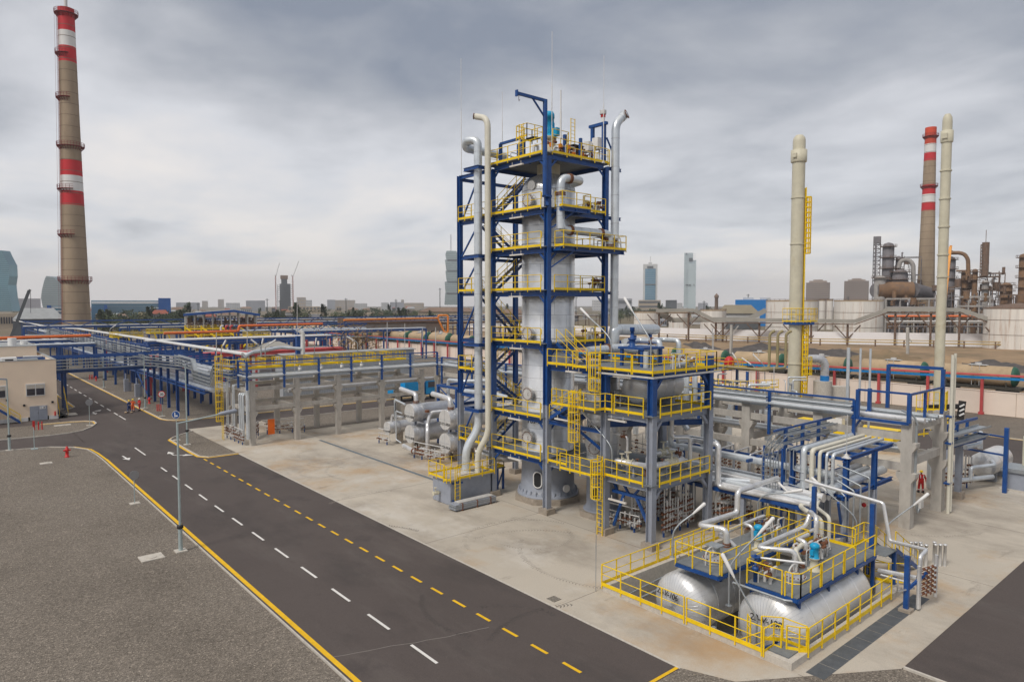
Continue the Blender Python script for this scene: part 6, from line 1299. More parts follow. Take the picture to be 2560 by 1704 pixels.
mb = MB(); mb.box(10.35, 110.26, 1.0, 10.42, 110.3, 1.05); mb.build('handle', BLACK, dr); mb = MB(); mb.box(10.6, 110.27, 1.5, 11.25, 110.3, 1.85); nb = mb.build('notice', WHITE, dr); mb = MB(); mb.lathe((10.75, 110.27, 1.68), (0, -1, 0), [(0, .09), (.01, .09)], 3, False); mb.box(11.03, 110.25, 1.6, 11.15, 110.27, 1.76); mb.build('notice_symbols', BLACK, nb)
mb = MB(); [mb.box(x-.12, 110.2, z-.12, x+.12, 110.4, z+.14) for x, z in ((8.91, 2.15), (12.05, 2.3), (7.1, 3.0))]; mb.build('wall_light', BLACK, BD)
mb = MB(); mb.lathe((12.3, 110.25, .45), (0, 0, 1), [(0, .1), (.5, .1), (.6, .03), (.66, .03)], 10); mb.build('fire_extinguisher', REDP, BD)
mb = MB(); mb.box(5.6, 110.36, 7.9, 5.62, 110.39, .5); mb.box(-40, 110.38, 3.1, -39.9, 110.39, 3.2); mb.build('panel_joint', ROOFG, BD)
stair(BD, (8.4, 109.5, .05), (5.0, 109.5, 2.9), 1.1, 'y'); stair(BD, (13.4, 111.2, .05), (13.4, 114.6, 2.9), 1.0, 'x')
mb = MB(); mb.box(2, 108.9, 2.8, 5, 110.3, 2.95); mb.build('landing', GREYP, BD)
t = thing('roof_fan', 'drum shaped roof fan with a black grille on the front roof', 'roof fan', (8.3, 115, 7)); mb = MB(); mb.box(6.9, 114, 6.95, 8.6, 116, 8.3); mb.build('housing', WHITE, t); mb = MB(); mb.box(7.3, 113.95, 7.2, 8.2, 114, 8.1); mb.build('grille', BLACK, t)
t = thing('roof_duct', 'bright metal ventilation duct lying across the front roof', 'duct', (9.3, 117, 7)); mb = MB(); mb.box(8.9, 116.5, 7.2, 11.2, 118, 7.9); mb.build('duct', GALV, t); mb = MB(); mb.box(9.8, 119, 7.6, 12.0, 120.5, 8.1); mb.build('duct', VENT, t)
t = thing('roof_fan', 'round white roof vent on the rear roof', 'roof fan', (9, 128, 9)); mb = MB(); mb.cyl(9.0, 126, 9.36, 10.5, .55, 16); mb.build('housing', WHITE, t); mb = MB(); mb.cyl(10.6, 128, 9.36, 9.9, .5, 16); mb.build('small_vent', WHITE, t)
mb = MB(); mb.box(12.3, 112, 7.3, 12.2, 122, 7.6); mb.cyl(11.6, 121, 7, 7.9, .3, 12); single(mb, 'roof_stub', ROOFG, 'short grey pipe stub by the roof parapet', 'roof pipe')
def road_lamp(label, x, y, h, dx, dy, base=.55):
    t = thing('road_lamp', label, 'lamp post', (x, y, 0), 'lamp posts beside the road'); d = Vector((dx, dy, 0)).normalized(); a = Vector((x, y, 0)); LP = mat('galv_pole', (.42, .50, .50), .45, .3, .08, 2) if 'galv_pole' not in MATS else MATS['galv_pole']
    mb = MB(); mb.tube([a + Vector((0, 0, .05)), a + Vector((0, 0, 1.5))], .13, 12); mb.tube([a + Vector((0, 0, 1.5)), a + Vector((0, 0, h))], .085, 10, r1=.06); mb.build('pole', LP, t)
    if base: mb = MB(); mb.box(x-base*.6, y-base*.6, -.02, x+base*.6, y+base*.6, .08); mb.build('base_slab', KERB, t)
    return t, a, d, LP
for (x, y, h, dx, dy, arm, lab) in ((11.42, 45.6, 8.15, 1, -.05, 2.6, 'nearest galvanised lamp post on the kerb with its long arm over the road'), (5.8, 89.3, 7.6, -1, 0, 0, 'galvanised lamp post on the gravel in front of the buff building stair'),
                     (21.05, 80.2, 8.9, 1, .3, 0, 'galvanised lamp post on the small gravel island by the round blue sign'), (23.9, 112.9, 8.0, -1, 0, 0, 'galvanised lamp post on the gravel behind the men in coveralls'), (24.0, 145.8, 8.0, -1, 0, 0, 'galvanised lamp post further up the road past the crossing bridge')):
    t, a, d, LP = road_lamp(lab, x, y, h, dx, dy)
    mb = MB(); mb.lathe((x, y, 1.45), (0, 0, 1), [(0, .13), (.05, .2), (.2, .2), (.25, .12)], 10); mb.build('band_box', BLACK, t)
    if arm:
        mb = MB(); top = a + Vector((0, 0, h-.05)); mb.tube([top, top + d*arm + Vector((0, 0, .35))], .045, 8); mb.build('arm', LP, t)
        mb = MB(); e = top + d*arm + Vector((0, 0, .35)); mb.lathe(e - d*.2, d + Vector((0, 0, .1)), [(0, .05), (.2, .12), (1.1, .15), (1.2, .06)], 10); mb.build('lamp_head', GREYP, t)
    else:
        mb = MB(); mb.bar(a + Vector((0, 0, h)), a + Vector((0, 0, h+.1)) + d*.7, .26, .16); mb.build('lamp_head', GREYP, t)
SIGNB = mat('sign_back', (.34, .34, .35), .5, .3, .06, 4)
def round_sign(label, x, y, h, nx, ny, r, face, back=True):
    t = thing('road_sign', label, 'road sign', (x, y, 0)); n_ = Vector((nx, ny, 0)).normalized(); c = Vector((x, y, h))
    mb = MB(); mb.tube([(x, y, 0), (x, y, h+.1)], .035, 8); mb.build('pole', MATS['galv_pole'], t); mb = MB(); mb.box(x-.35, y-.3, -.02, x+.35, y+.3, .06); mb.build('base_slab', KERB, t)
    mb = MB(); mb.disc(c + n_*.06, n_, r, .02, 28); o = mb.build('disc', face, t); return t, c + n_*.07, n_
t, c, n_ = round_sign('plain grey back of a round road sign on the kerb by the near road', 11.55, 59.0, 2.25, .1, -1, .36, SIGNB)
t, c, n_ = round_sign('plain grey back of a round road sign at the tip of the gravel island', 14.95, 101.2, 3.0, .1, -1, .42, SIGNB)
t, c, n_ = round_sign('round blue road sign with a white turn arrow on the small gravel island', 20.85, 83.7, 2.95, -.75, -1, .45, WHITE)
mb = MB(); mb.disc(c + n_*.005, n_, .41, .02, 28); mb.build('blue_field', BLUE, t)
ri = Vector((0, 0, 1)).cross(n_); P_ = lambda a, b: c + n_*.022 + ri*a + Vector((0, 0, b)); mb = MB(); mb.bar(P_(-.1, -.25), P_(-.1, .28), .02, .09, up=n_) if False else None
mb.add([P_(-.15, -.27), P_(-.05, -.27), P_(-.05, .27), P_(-.15, .27)], [(0, 1, 2, 3)]); mb.add([P_(-.05, -.17), P_(.08, -.17), P_(.08, -.08), P_(-.05, -.08)], [(0, 1, 2, 3)]); mb.add([P_(.08, -.25), P_(.25, -.125), P_(.08, 0)], [(0, 1, 2)]); mb.build('turn_arrow', WHITE, t)
t, c, n_ = round_sign('round red ringed speed sign reading 20 before the blue pipe bridge', 23.9, 103.1, 3.1, -.25, -1, .46, REDP)
mb = MB(); mb.disc(c + n_*.006, n_, .36, .02, 28); mb.build('white_field', WHITE, t); text('20', t, BLACK, c + n_*.03, Vector((0, 0, 1)).cross(n_), (0, 0, 1), .42)
t = thing('marker_post', 'thin post with a red top plate on the gravel left of the hydrant', 'post', (7.9, 88.5, 0)); mb = MB(); mb.tube([(7.9, 88.5, 0), (7.9, 88.5, 3.0)], .04, 8); mb.box(7.6, 88.2, -.02, 8.2, 88.8, .06); mb.build('pole', MATS['galv_pole'], t); mb = MB(); mb.box(7.8, 88.42, 2.4, 8.0, 88.5, 3.05); mb.build('plate', REDP, t)
def hydrant(label, x, y, s=1.0):
    t = thing('fire_hydrant', label, 'hydrant', (x, y, 0)); mb = MB(); mb.lathe((x, y, -.02), (0, 0, 1), [(0, .2*s), (.08*s, .2*s), (.1*s, .13*s), (.6*s, .13*s), (.62*s, .17*s), (.7*s, .17*s), (.72*s, .14*s), (.9*s, .1*s), (.98*s, .03*s)], 14); mb.build('barrel', REDP, t)
    mb = MB(); mb.lathe((x-.28*s, y, .6*s), (1, 0, 0), [(0, .07*s), (.56*s, .07*s)], 10); mb.lathe((x, y-.24*s, .55*s), (0, 1, 0), [(0, .09*s), (.2*s, .09*s)], 10); mb.build('outlet', REDP, t)
hydrant('red fire hydrant on the gravel near the bend of the yellow kerb', 10.0, 81.7, 1.15); hydrant('red fire hydrant under the blue pipe bridge behind the lamp post', 25.5, 117.7, 1.1); hydrant('small red fire hydrant far up the road beneath the blue bridge', 25.0, 160, 1.0)
k = 0
for (x, y, grp) in ((9.2, 102.2, 'red bollards on the gravel island before the building'), (9.6, 101.9, ''), (9.95, 101.8, ''), (24.55, 108.7, 'red bollards beside the speed sign'), (24.75, 108.5, ''), (25.0, 108.4, ''), (24.4, 163.6, 'red bollards far up the road'), (24.7, 163.4, ''), (24.95, 163.2, '')):
    g = ['red bollards on the gravel island before the building', 'red bollards beside the speed sign', 'red bollards far up the road'][k//3]; lab = ['short red bollard in the trio on the gravel island before the buff building', 'short red bollard in the trio beside the round speed sign', 'short red bollard in the distant trio past the crossing bridge'][k//3]
    lab = ['left ', 'middle ', 'right '][k % 3] + lab; mb = MB(); mb.cyl(x, y, -.02, .95, .07, 10); mb.ball((x, y, .95), .07, 6); single(mb, 'bollard', REDP, lab, 'bollard', g); k += 1
for (x, y, lab) in ((26.1, 137.1, 'grey pump cabinet under the far part of the blue bridge'), (25.9, 127.6, 'pair of grey valve cabinets under the blue bridge behind the men')):
    t = thing('valve_cabinet', lab, 'cabinet', (x, y, 0)); mb = MB(); mb.box(x-.4, y-.4, 0, x+.3, y+.4, 2.2); mb.box(x+.3, y-.3, 0, x+.7, y+.3, 1.6); mb.tube([(x-.1, y, 2.2), (x-.1, y, 3.2)], .12, 8); mb.build('body', GREYP, t)
# people: one skinned surface each, then clothing as slightly larger shells
def person(label, x, y, face, cov, hat, arms='down', h=1.78, step=.12):
    t = thing('person', label, 'person', (x, y, 0)); s = h/1.78; ca, sa = math.cos(R(face)), math.sin(R(face))
    def W_(p): return ((p[0]*ca - p[1]*sa)*s, (p[0]*sa + p[1]*ca)*s, p[2]*s)      # local: +x forward, +y left
    hands = {'down': ((.06, .30, .80), (.06, -.30, .80)), 'out': ((.02, .40, .86), (.02, -.40, .84)), 'fold': ((.26, .10, 1.12), (.26, -.08, 1.10)), 'talk': ((.24, .22, 1.15), (.05, -.30, .80))}[arms]
    J = {'pel': ((0, 0, .95), .145), 'wai': ((0, 0, 1.12), .13), 'che': ((0, 0, 1.32), .155), 'nk0': ((0, 0, 1.47), .075), 'nk1': ((.01, 0, 1.54), .06), 'hd0': ((.02, 0, 1.62), .085), 'hd1': ((.015, 0, 1.71), .095)}
    E_ = [('pel', 'wai'), ('wai', 'che'), ('che', 'nk0'), ('nk0', 'nk1'), ('nk1', 'hd0'), ('hd0', 'hd1')]
    for sg, nm, hnd in ((1, 'l', hands[0]), (-1, 'r', hands[1])):
        el = ((hnd[0]*.3 - .04), (.27 + abs(hnd[1])*.22)*sg, 1.12)
        J['sh'+nm] = ((0, .19*sg, 1.42), .075); J['el'+nm] = (el, .055); J['wr'+nm] = (hnd, .036); d = Vector(hnd) - Vector(el); d.normalize(); J['ha'+nm] = (tuple(Vector(hnd) + d*.08), .04)
        fw = step*sg; J['hi'+nm] = ((0, .10*sg, .88), .11); J['kn'+nm] = ((.03+fw*.5, .13*sg, .50), .075); J['an'+nm] = ((fw, .15*sg, .09), .05); J['to'+nm] = ((fw+.17, .17*sg, .04), .04)
        E_ += [('che', 'sh'+nm), ('sh'+nm, 'el'+nm), ('el'+nm, 'wr'+nm), ('wr'+nm, 'ha'+nm), ('pel', 'hi'+nm), ('hi'+nm, 'kn'+nm), ('kn'+nm, 'an'+nm), ('an'+nm, 'to'+nm)]
    def skinned(name, keys, grow, m, sub=1):
        ks = [k_ for k_ in J if k_ in keys]; ix = {k_: i for i, k_ in enumerate(ks)}
        me = bpy.data.meshes.new(name); me.from_pydata([W_(J[k_][0]) for k_ in ks], [(ix[a], ix[b]) for a, b in E_ if a in ix and b in ix], [])
        o = bpy.data.objects.new(name, me); COL.objects.link(o); md = o.modifiers.new('skin', 'SKIN'); sv_ = me.skin_vertices[0].data if me.skin_vertices else None
        if sv_ is None:
            bm = bmesh.new(); bm.from_mesh(me); bm.verts.layers.skin.verify(); bm.to_mesh(me); bm.free(); sv_ = me.skin_vertices[0].data
        for k_ in ks: q = (J[k_][1] + grow)*s; sv_[ix[k_]].radius = (q, q)
        for k_ in ks: sv_[ix[k_]].use_root = (k_ == ('pel' if 'pel' in ix else ks[0]))
        sd = o.modifiers.new('sub', 'SUBSURF'); sd.levels = 1; sd.render_levels = 1
        dg = bpy.context.evaluated_depsgraph_get(); dg.update(); m2 = bpy.data.meshes.new_from_object(o.evaluated_get(dg)); bpy.data.objects.remove(o)
        m2.materials.clear(); m2.materials.append(m)
        for p in m2.polygons: p.use_smooth = True
        o2 = bpy.data.objects.new(name, m2); COL.objects.link(o2); o2.parent = t; ORG[o2] = ORG[t]; return o2
    skinned('body', set(J), 0, SKIN); skinned('coverall', set(J) - {'nk1', 'hd0', 'hd1', 'hal', 'har', 'tol', 'tor'}, .022, cov)
    def solid(name, fn, m):
        mb = MB(); fn(mb); mb.v = [tuple(Vector(W_(v)) + Vector((x, y, 0))) for v in mb.v]; mb.build(name, m, t)
    solid('helmet', lambda mb: (mb.lathe((.01, 0, 1.70), (0, 0, 1), [(0, .16), (.015, .155), (.02, .125), (.08, .115), (.12, .07), (.135, .01)], 14), mb.box(.05, -.09, 1.69, .2, .09, 1.705)), hat)
    solid('boots', lambda mb: [(mb.box(sg*step-.09, .15*sg-.05, 0, sg*step+.2, .15*sg+.06, .10), mb.box(sg*step-.08, .15*sg-.055, .10, sg*step+.06, .15*sg+.06, .2)) for sg in (1, -1)], BLACK)
    def bands(mb):
        for sg, nm in ((1, 'l'), (-1, 'r')):
            a = Vector(J['kn'+nm][0]); b = Vector(J['an'+nm][0]); c_ = a.lerp(b, .55); d = (b-a).normalized(); mb.lathe(c_ - d*.03, d, [(0, .098), (.06, .094)], 12, True, False)
            a = Vector(J['el'+nm][0]); b = Vector(J['wr'+nm][0]); c_ = a.lerp(b, .7); d = (b-a).normalized(); mb.lathe(c_ - d*.02, d, [(0, .075), (.04, .072)], 10, True, False)
            mb.bar((-.15, .1*sg, 1.22), (-.14, .12*sg, 1.46), .02, .05, up=(0, 1, 0))
    solid('reflective_band', bands, WHITE)
person('person in red coverall and yellow helmet standing under the right concrete bridge, back turned', 61.7, 20.4, 40, COVR, YEL, 'out', 1.82, .06)
person('person in navy coverall and yellow helmet, leftmost of the three by the kerb', 21.1, 109.7, 300, COVB, YEL, 'fold'); person('person in orange coverall and yellow helmet, middle of the three by the kerb', 21.75, 110.4, 250, COVO, YEL, 'talk', 1.82); person('person in red coverall and white helmet, rightmost of the three by the kerb', 22.7, 110.8, 200, COVR, WHITE, 'fold', 1.8)
mb = MB(); mb.ball((20.6, 109.2, .14), .2, 8, .7); mb.ball((21.3, 109.1, .12), .16, 8, .7); single(mb, 'sample_bags', mat('tan_sack', (.45, .33, .22), .9, 0, .2, 6), 'small tan and white bags on the road at the feet of the three people', 'bags')
# blue truck beyond the concrete bridge
t = thing('truck', 'bright blue truck standing beyond the left concrete bridge', 'truck', (60, 88, 0)); mb = MB(); mb.prism([(57, 93.2), (60.5, 93.2), (60.5, 95.8), (57, 95.8)], 1.3, 3.6); mb.build('body', mat('truck_blue', (.01, .28, .6), .4), t); mb = MB(); mb.box(61, 93.3, .9, 63, 95.7, 3.2); mb.box(55.2, 93.4, 1.0, 57, 95.6, 1.9); mb.build('cab', MATS['truck_blue'], t)
mb = MB(); mb.box(61.4, 93.26, 2.0, 62.9, 93.3, 2.9); mb.build('cab_window', GLASSD, t); mb = MB(); [mb.lathe((x, 93.3, .55), (0, 1, 0), [(0, .55), (.4, .55)], 16, False) for x in (56, 59, 60.2, 62.4)]; mb.build('wheel', BLACK, t); mb = MB(); mb.box(55, 93.5, .8, 62, 95.5, 1.0); mb.build('chassis', BLACK, t)
# ---------------- background ----------------
_p = math.atan2(91, 1703); _y = R(49.6)
FW = Vector((math.cos(_y)*math.cos(_p), math.sin(_y)*math.cos(_p), -math.sin(_p))); RT = Vector((math.sin(_y), -math.cos(_y), 0)); UP = RT.cross(FW)
def at(px, py, dist):
    """point seen at (px, py) of the 2560 wide survey picture, dist metres away over the ground"""
    d = FW + RT*((px-1280)/1703) + UP*((852-py)/1703); t = dist/math.hypot(d.x, d.y); return Vector((d.x*t, d.y*t, CAMZ + d.z*t))
def span(px0, px1, dist):
    a = at(px0, 761, dist); b = at(px1, 761, dist); c = (a+b)/2; return a, b, (b-a).length
def zrow(px, py, dist): return at(px, py, dist).z
def facing_box(mb, px0, px1, z0, z1, dist, depth, push=0.0):
    """box whose front edge spans px0..px1 at dist; depth runs away from the viewer"""
    a = at(px0, 761, dist); b = at(px1, 761, dist); a.z = b.z = 0; n = Vector((-(b-a).y, (b-a).x, 0)).normalized()
    if n.dot(a) < 0: n = -n
    a = a + n*push; b = b + n*push; c = b + n*depth; d = a + n*depth
    mb.prism([(a.x, a.y), (b.x, b.y), (c.x, c.y), (d.x, d.y)], z0, z1)
# boundary wall with red posts and pipes
WL = thing('boundary_wall', 'long peach painted boundary wall between the plant and the railway', 'wall', (113.5, 30, 0)); mb = MB(); mb.box(113.5, -40, -.02, 113.75, 420, 3.25); mb.build('panels', PEACH, WL)
mb = MB(); mb.box(113.42, -40, 3.25, 113.83, 420, 3.35); mb.build('coping', PEACH, WL)
mb = MB(); [mb.box(113.44, y, 0, 113.5, y+.05, 3.25) for y in range(-38, 420, 4)]; mb.build('panel_joint', mat('wall_joint', (.52, .42, .34), .9), WL)
GP = thing('wall_pipe_rack', 'faded red posts carrying a bright blue beam and red pipe before the peach wall', 'pipe rack', (112.6, 30, 0))
for k in range(40):
    y = -11.5 + k*6.9; ZW = 4.3 + max(0, (73-y)/53*1.0); mb = MB(); mb.bar((112.7, y, 0), (112.7, y, ZW), .34 if k < 20 else .4); mb.prism([(112.4, y-.3), (113.0, y-.3), (113.0, y+.3), (112.4, y+.3)], 0, .35) if k < 16 else None; mb.build('post', PINK, GP)
mb = MB(); mb.bar((112.7, -40, 6.43), (112.7, 73, 4.47), .4, .34); mb.bar((112.7, 73, 4.47), (112.7, 260, 4.47), .4, .34); mb.build('beam', mat('azure_beam_paint', (.01, .22, .55), .5), GP); mb = MB(); [mb.tube([(x, -40, 6.8+q), (x, 73, 4.85+q), (x, 260, 4.85+q)], r_, 8) for x, q, r_ in ((112.7, .05, .13), (112.4, 0, .08))]; [mb.bar((112.6, y, 4.5+max(0, (73-y)*.0175)), (112.6, y, 5.0+max(0, (73-y)*.0175)), .05) for y in range(-38, 260, 3)]; mb.build('pipe', PINK, GP)
# railway tank wagons
sheet('railway_bed', [rc(117, -60, 135, 600)], 1.15, ground_mat('ballast', (.14, .115, .09), 3, .3, .1, .3)); 
def wagon(label):
    t = thing('tank_wagon', label, 'tank wagon', (0, 0, 0), 'railway tank wagons behind the peach wall')
    r = 1.5; mb = MB(); mb.lathe((0, -5.3, 3.45), (0, 1, 0), [(0, .05), (.08, .8), (.3, 1.3), (.5, r), (10.1, r), (10.3, 1.3), (10.52, .8), (10.6, .05)], 24); mb.build('tank_body', WAGON, t)
    mb = MB(); mb.lathe((0, -5.34, 3.45), (0, 1, 0), [(0, .05), (.08, .8), (.3, 1.32), (.55, r+.02), (.75, r+.02)], 24, True, False); mb.build('green_end', WAGG, t)
    mb = MB(); mb.cyl(0, 0, 4.9, 5.35, .45, 14); mb.box(-.7, -1.2, 4.98, .7, 1.2, 5.03); [mb.bar((-1.2, y, 1.6), (-1.3, y, 5.0), .06) for y in (-.5, .5)]; mb.build('dome', VENT, t)
    mb = MB(); mb.box(-1.3, -5.9, 1.45, 1.3, 5.9, 1.9); [mb.bar((s, y, 1.6), (s, y, 2.6), .2) for s in (-1.2, 1.2) for y in (-4, 0, 4)]
    for y in (-4.6, -3.2, 3.2, 4.6): [mb.lathe((s, y, 1.0), (1, 0, 0), [(0, .5), (.14, .5)], 14, False) for s in (-.85, .7)]
    mb.box(-1.0, -5.2, .9, 1.0, -2.6, 1.4); mb.box(-1.0, 2.6, .9, 1.0, 5.2, 1.4); mb.build('underframe', WAGD, t); return t
wg = wagon('tan tank wagon with a green end standing in the long train behind the peach wall')
ORD = 'first second third fourth fifth sixth seventh eighth ninth tenth eleventh twelfth thirteenth fourteenth'.split()
for k in range(30):
    o = wg if k == 0 else dup(wg); o['label'] = ('tan tank wagon with green end, %s from the right in the train' % ORD[k]) if k < 14 else 'tan tank wagon with a green end in the left half of the train'; o.location = (124, -28 + k*12.3, 1.15)
for k in range(14):
    o = dup(wg, (130.5, 190 + k*12.3, 1.15), label='tan tank wagon in the second, farther train beyond the peach wall'); o['group'] = 'second row of railway tank wagons'
# earth ground, mounds and white wall
sheet('earth_strip', [[(136, -80), (330, -80), (300, 60), (266, 130), (258, 200), (248, 420), (136, 500)]], .05, EARTH)
for (px, py, dist, w, h, m, lab) in ((1745, 882, 236, 11, 3.2, 0, 'dark'), (1795, 884, 222, 9, 1.8, 0, 'small dark'), (1905, 884, 226, 16, 3.0, 0, 'broad dark'), (1945, 884, 212, 13, 2.6, 1, 'tan'), (2030, 886, 222, 12, 2.4, 0, 'low black'), (2105, 886, 218, 13, 2.6, 0, 'dark lumpy'), (2220, 890, 212, 14, 2.8, 1, 'tan lumpy'), (2390, 890, 205, 16, 2.4, 1, 'wide tan'), (2490, 892, 200, 14, 2.0, 0, 'dark flat'), (1690, 880, 236, 12, 2.2, 1, 'pale tan')):
    c = at(px, 761, dist); mb = MB(); rr = random.Random(px); n = 15; g = []
    for i in range(n):
        for j in range(n):
            u, v = i/(n-1)*2-1, j/(n-1)*2-1; rad = math.hypot(u, v); zz = max(0, 1-rad)**.9*h*(1+rr.uniform(-.25, .3)) if rad < 1 else -.1; g.append((c.x+u*w*.6, c.y+v*w, zz))
    mb.add(g, [(i*n+j, (i+1)*n+j, (i+1)*n+j+1, i*n+j+1) for i in range(n-1) for j in range(n-1)], True); single(mb, 'earth_mound', EARTH if m else mat('dark_spoil%d' % px, (.09, .08, .075), .95, 0, .3, .5), lab + ' heap of spoil between the train and the white wall', 'mound', 'heaps of spoil by the railway')
t = thing('white_wall', 'long white perimeter wall beyond the railway in front of the storage tanks', 'wall', (264, 132, 0)); mb = MB(); wp = [(345, -30), (299, 66), (265, 132), (257, 195), (250, 260), (246, 330)]
for a, b in zip(wp, wp[1:]): mb.bar((a[0], a[1], 2.4), (b[0], b[1], 2.4), .3, 4.8)
mb.build('wall_panels', mat('whitewash', (.86, .84, .84), .9, 0, .05, .05), t)
t = thing('gas_pipeline', 'yellow gas pipe on low posts in front of the white wall', 'pipeline', (255, 132, 0)); mb = MB(); mp = MB()
gp = [(x-13, y-3) for x, y in wp]; mb.tube([(x, y, 1.6) for x, y in gp], .22, 6); mb.tube([(x, y, 2.5) for x, y in gp], .16, 6); mb.build('pipe', mat('dusty_yellow', (.48, .33, .10), .7, 0, .15, .2), t)
for a, b in zip(gp, gp[1:]):
    a = Vector(a); b = Vector(b); n = int((b-a).length/9); [mp.bar((*(a+(b-a)*i/n), 0), (*(a+(b-a)*i/n), 2.6), .4) for i in range(n)]
mp.build('post', RUSTY, t)
def tankpx(label, px0, px1, py, dist, dome=False, m=TANKW, base=.0):
    c = at((px0+px1)/2, 761, dist); dep = Vector((c.x, c.y)).dot(Vector((math.cos(_y), math.sin(_y)))); r = (px1-px0)/1703*dep/2*dep/dist; h = zrow((px0+px1)/2, py, dist-r)
    t = thing('storage_tank', label, 'storage tank', (c.x, c.y, 0)); mb = MB(); mb.lathe((c.x, c.y, 0), (0, 0, 1), [(base, r), (h, r)], 40); mb.build('shell', m, t)
    mb = MB(); mb.lathe((c.x, c.y, h), (0, 0, 1), [(0, r*1.01), (.3, r*1.01), (.5, r*.9), (r*(.16 if dome else .06), r*.3), (r*(.2 if dome else .07), .05)], 40, True, False); mb.build('roof', RUSTY if dome else mat('tank_roof%d' % px0, (.36, .27, .17), .9, 0, .2, .3), t)
    mb = MB(); n = 26
    for k in range(n): a = 2*PI*k/n; mb.bar((c.x+r*math.cos(a), c.y+r*math.sin(a), h), (c.x+r*math.cos(a), c.y+r*math.sin(a), h+1.0), .07)
    for zz in (.95, .5): [mb.bar((c.x+r*math.cos(2*PI*k/n), c.y+r*math.sin(2*PI*k/n), h+zz), (c.x+r*math.cos(2*PI*(k+1)/n), c.y+r*math.sin(2*PI*(k+1)/n), h+zz), .06) for k in range(n)]
    for zz in (h*.35, h*.72): mb.lathe((c.x, c.y, zz), (0, 0, 1), [(0, r+.01), (0, r+.08), (.12, r+.08), (.12, r+.01)], 40, False, False)
    mb.build('handrail', RUSTY, t); return t
tankpx('stained white storage tank, leftmost of the row behind the white wall', 1585, 1645, 782, 330); tankpx('stained white storage tank, second from left behind the white wall', 1672, 1722, 782, 335); tankpx('stained white storage tank left of the olive roofed shed', 1751, 1816, 777, 325)
tankpx('large stained white storage tank directly behind the thick cream stack', 1914, 2044, 753, 320); tankpx('large stained white storage tank midway between the two cream stacks', 2084, 2208, 753, 325); tankpx('weathered tank with rusty domed roof at the far right', 2457, 2640, 772, 300, True)
tankpx('small pale tank between the two large white storage tanks, left one', 2047, 2064, 752, 345, base=4); tankpx('small pale tank between the two large white storage tanks, right one', 2066, 2083, 752, 345, base=4)
# conveyor gallery
t = thing('conveyor_gallery', 'grey elevated conveyor gallery with sloping ramps crossing before the storage tanks', 'conveyor', tuple(at(1640, 774, 305))); mb = MB(); ms2 = MB(); GAL = mat('gallery_sheeting', (.33, .315, .28), .8, 0, .12, .2)
gal = [(1640, 776), (1735, 775), (1785, 800), (1960, 800), (2137, 803), (2218, 774), (2402, 774), (2496, 806), (2850, 809)]; pts = [at(x, y, 296) for x, y in gal]
for a, b in zip(pts, pts[1:]): mb.bar(a, b, 2.4, 1.4); ms2.bar(a - Vector((0, 0, 1.2)), b - Vector((0, 0, 1.2)), 2.2, .35)
g2 = [at(x, y, 303) for x, y in ((1680, 800), (1870, 798), (1915, 775))]; [mb.bar(a, b, 2.2, 2) for a, b in zip(g2, g2[1:])]
mb.bar(at(1645, 780, 300), at(1680, 800, 300), 2, 2.2)
for px in (1648, 1722, 1790, 1808, 1900, 1990, 2030, 2120, 2240, 2330, 2400, 2500, 2550):
    j = max(i for i in range(len(gal)-1) if gal[i][0] <= px); f_ = (px-gal[j][0])/(gal[j+1][0]-gal[j][0]); p = pts[j].lerp(pts[j+1], f_); ms2.bar((p.x, p.y, 0), (p.x, p.y, p.z-.9), .6)
    for dx in (-5, 5): q = Vector((p.x + RT.x*dx, p.y + RT.y*dx, p.z-1.6)); ms2.bar((p.x, p.y, max(0, p.z-7)), q, .35)
mb.build('gallery', GAL, t); ms2.build('supports', RUSTY, t)
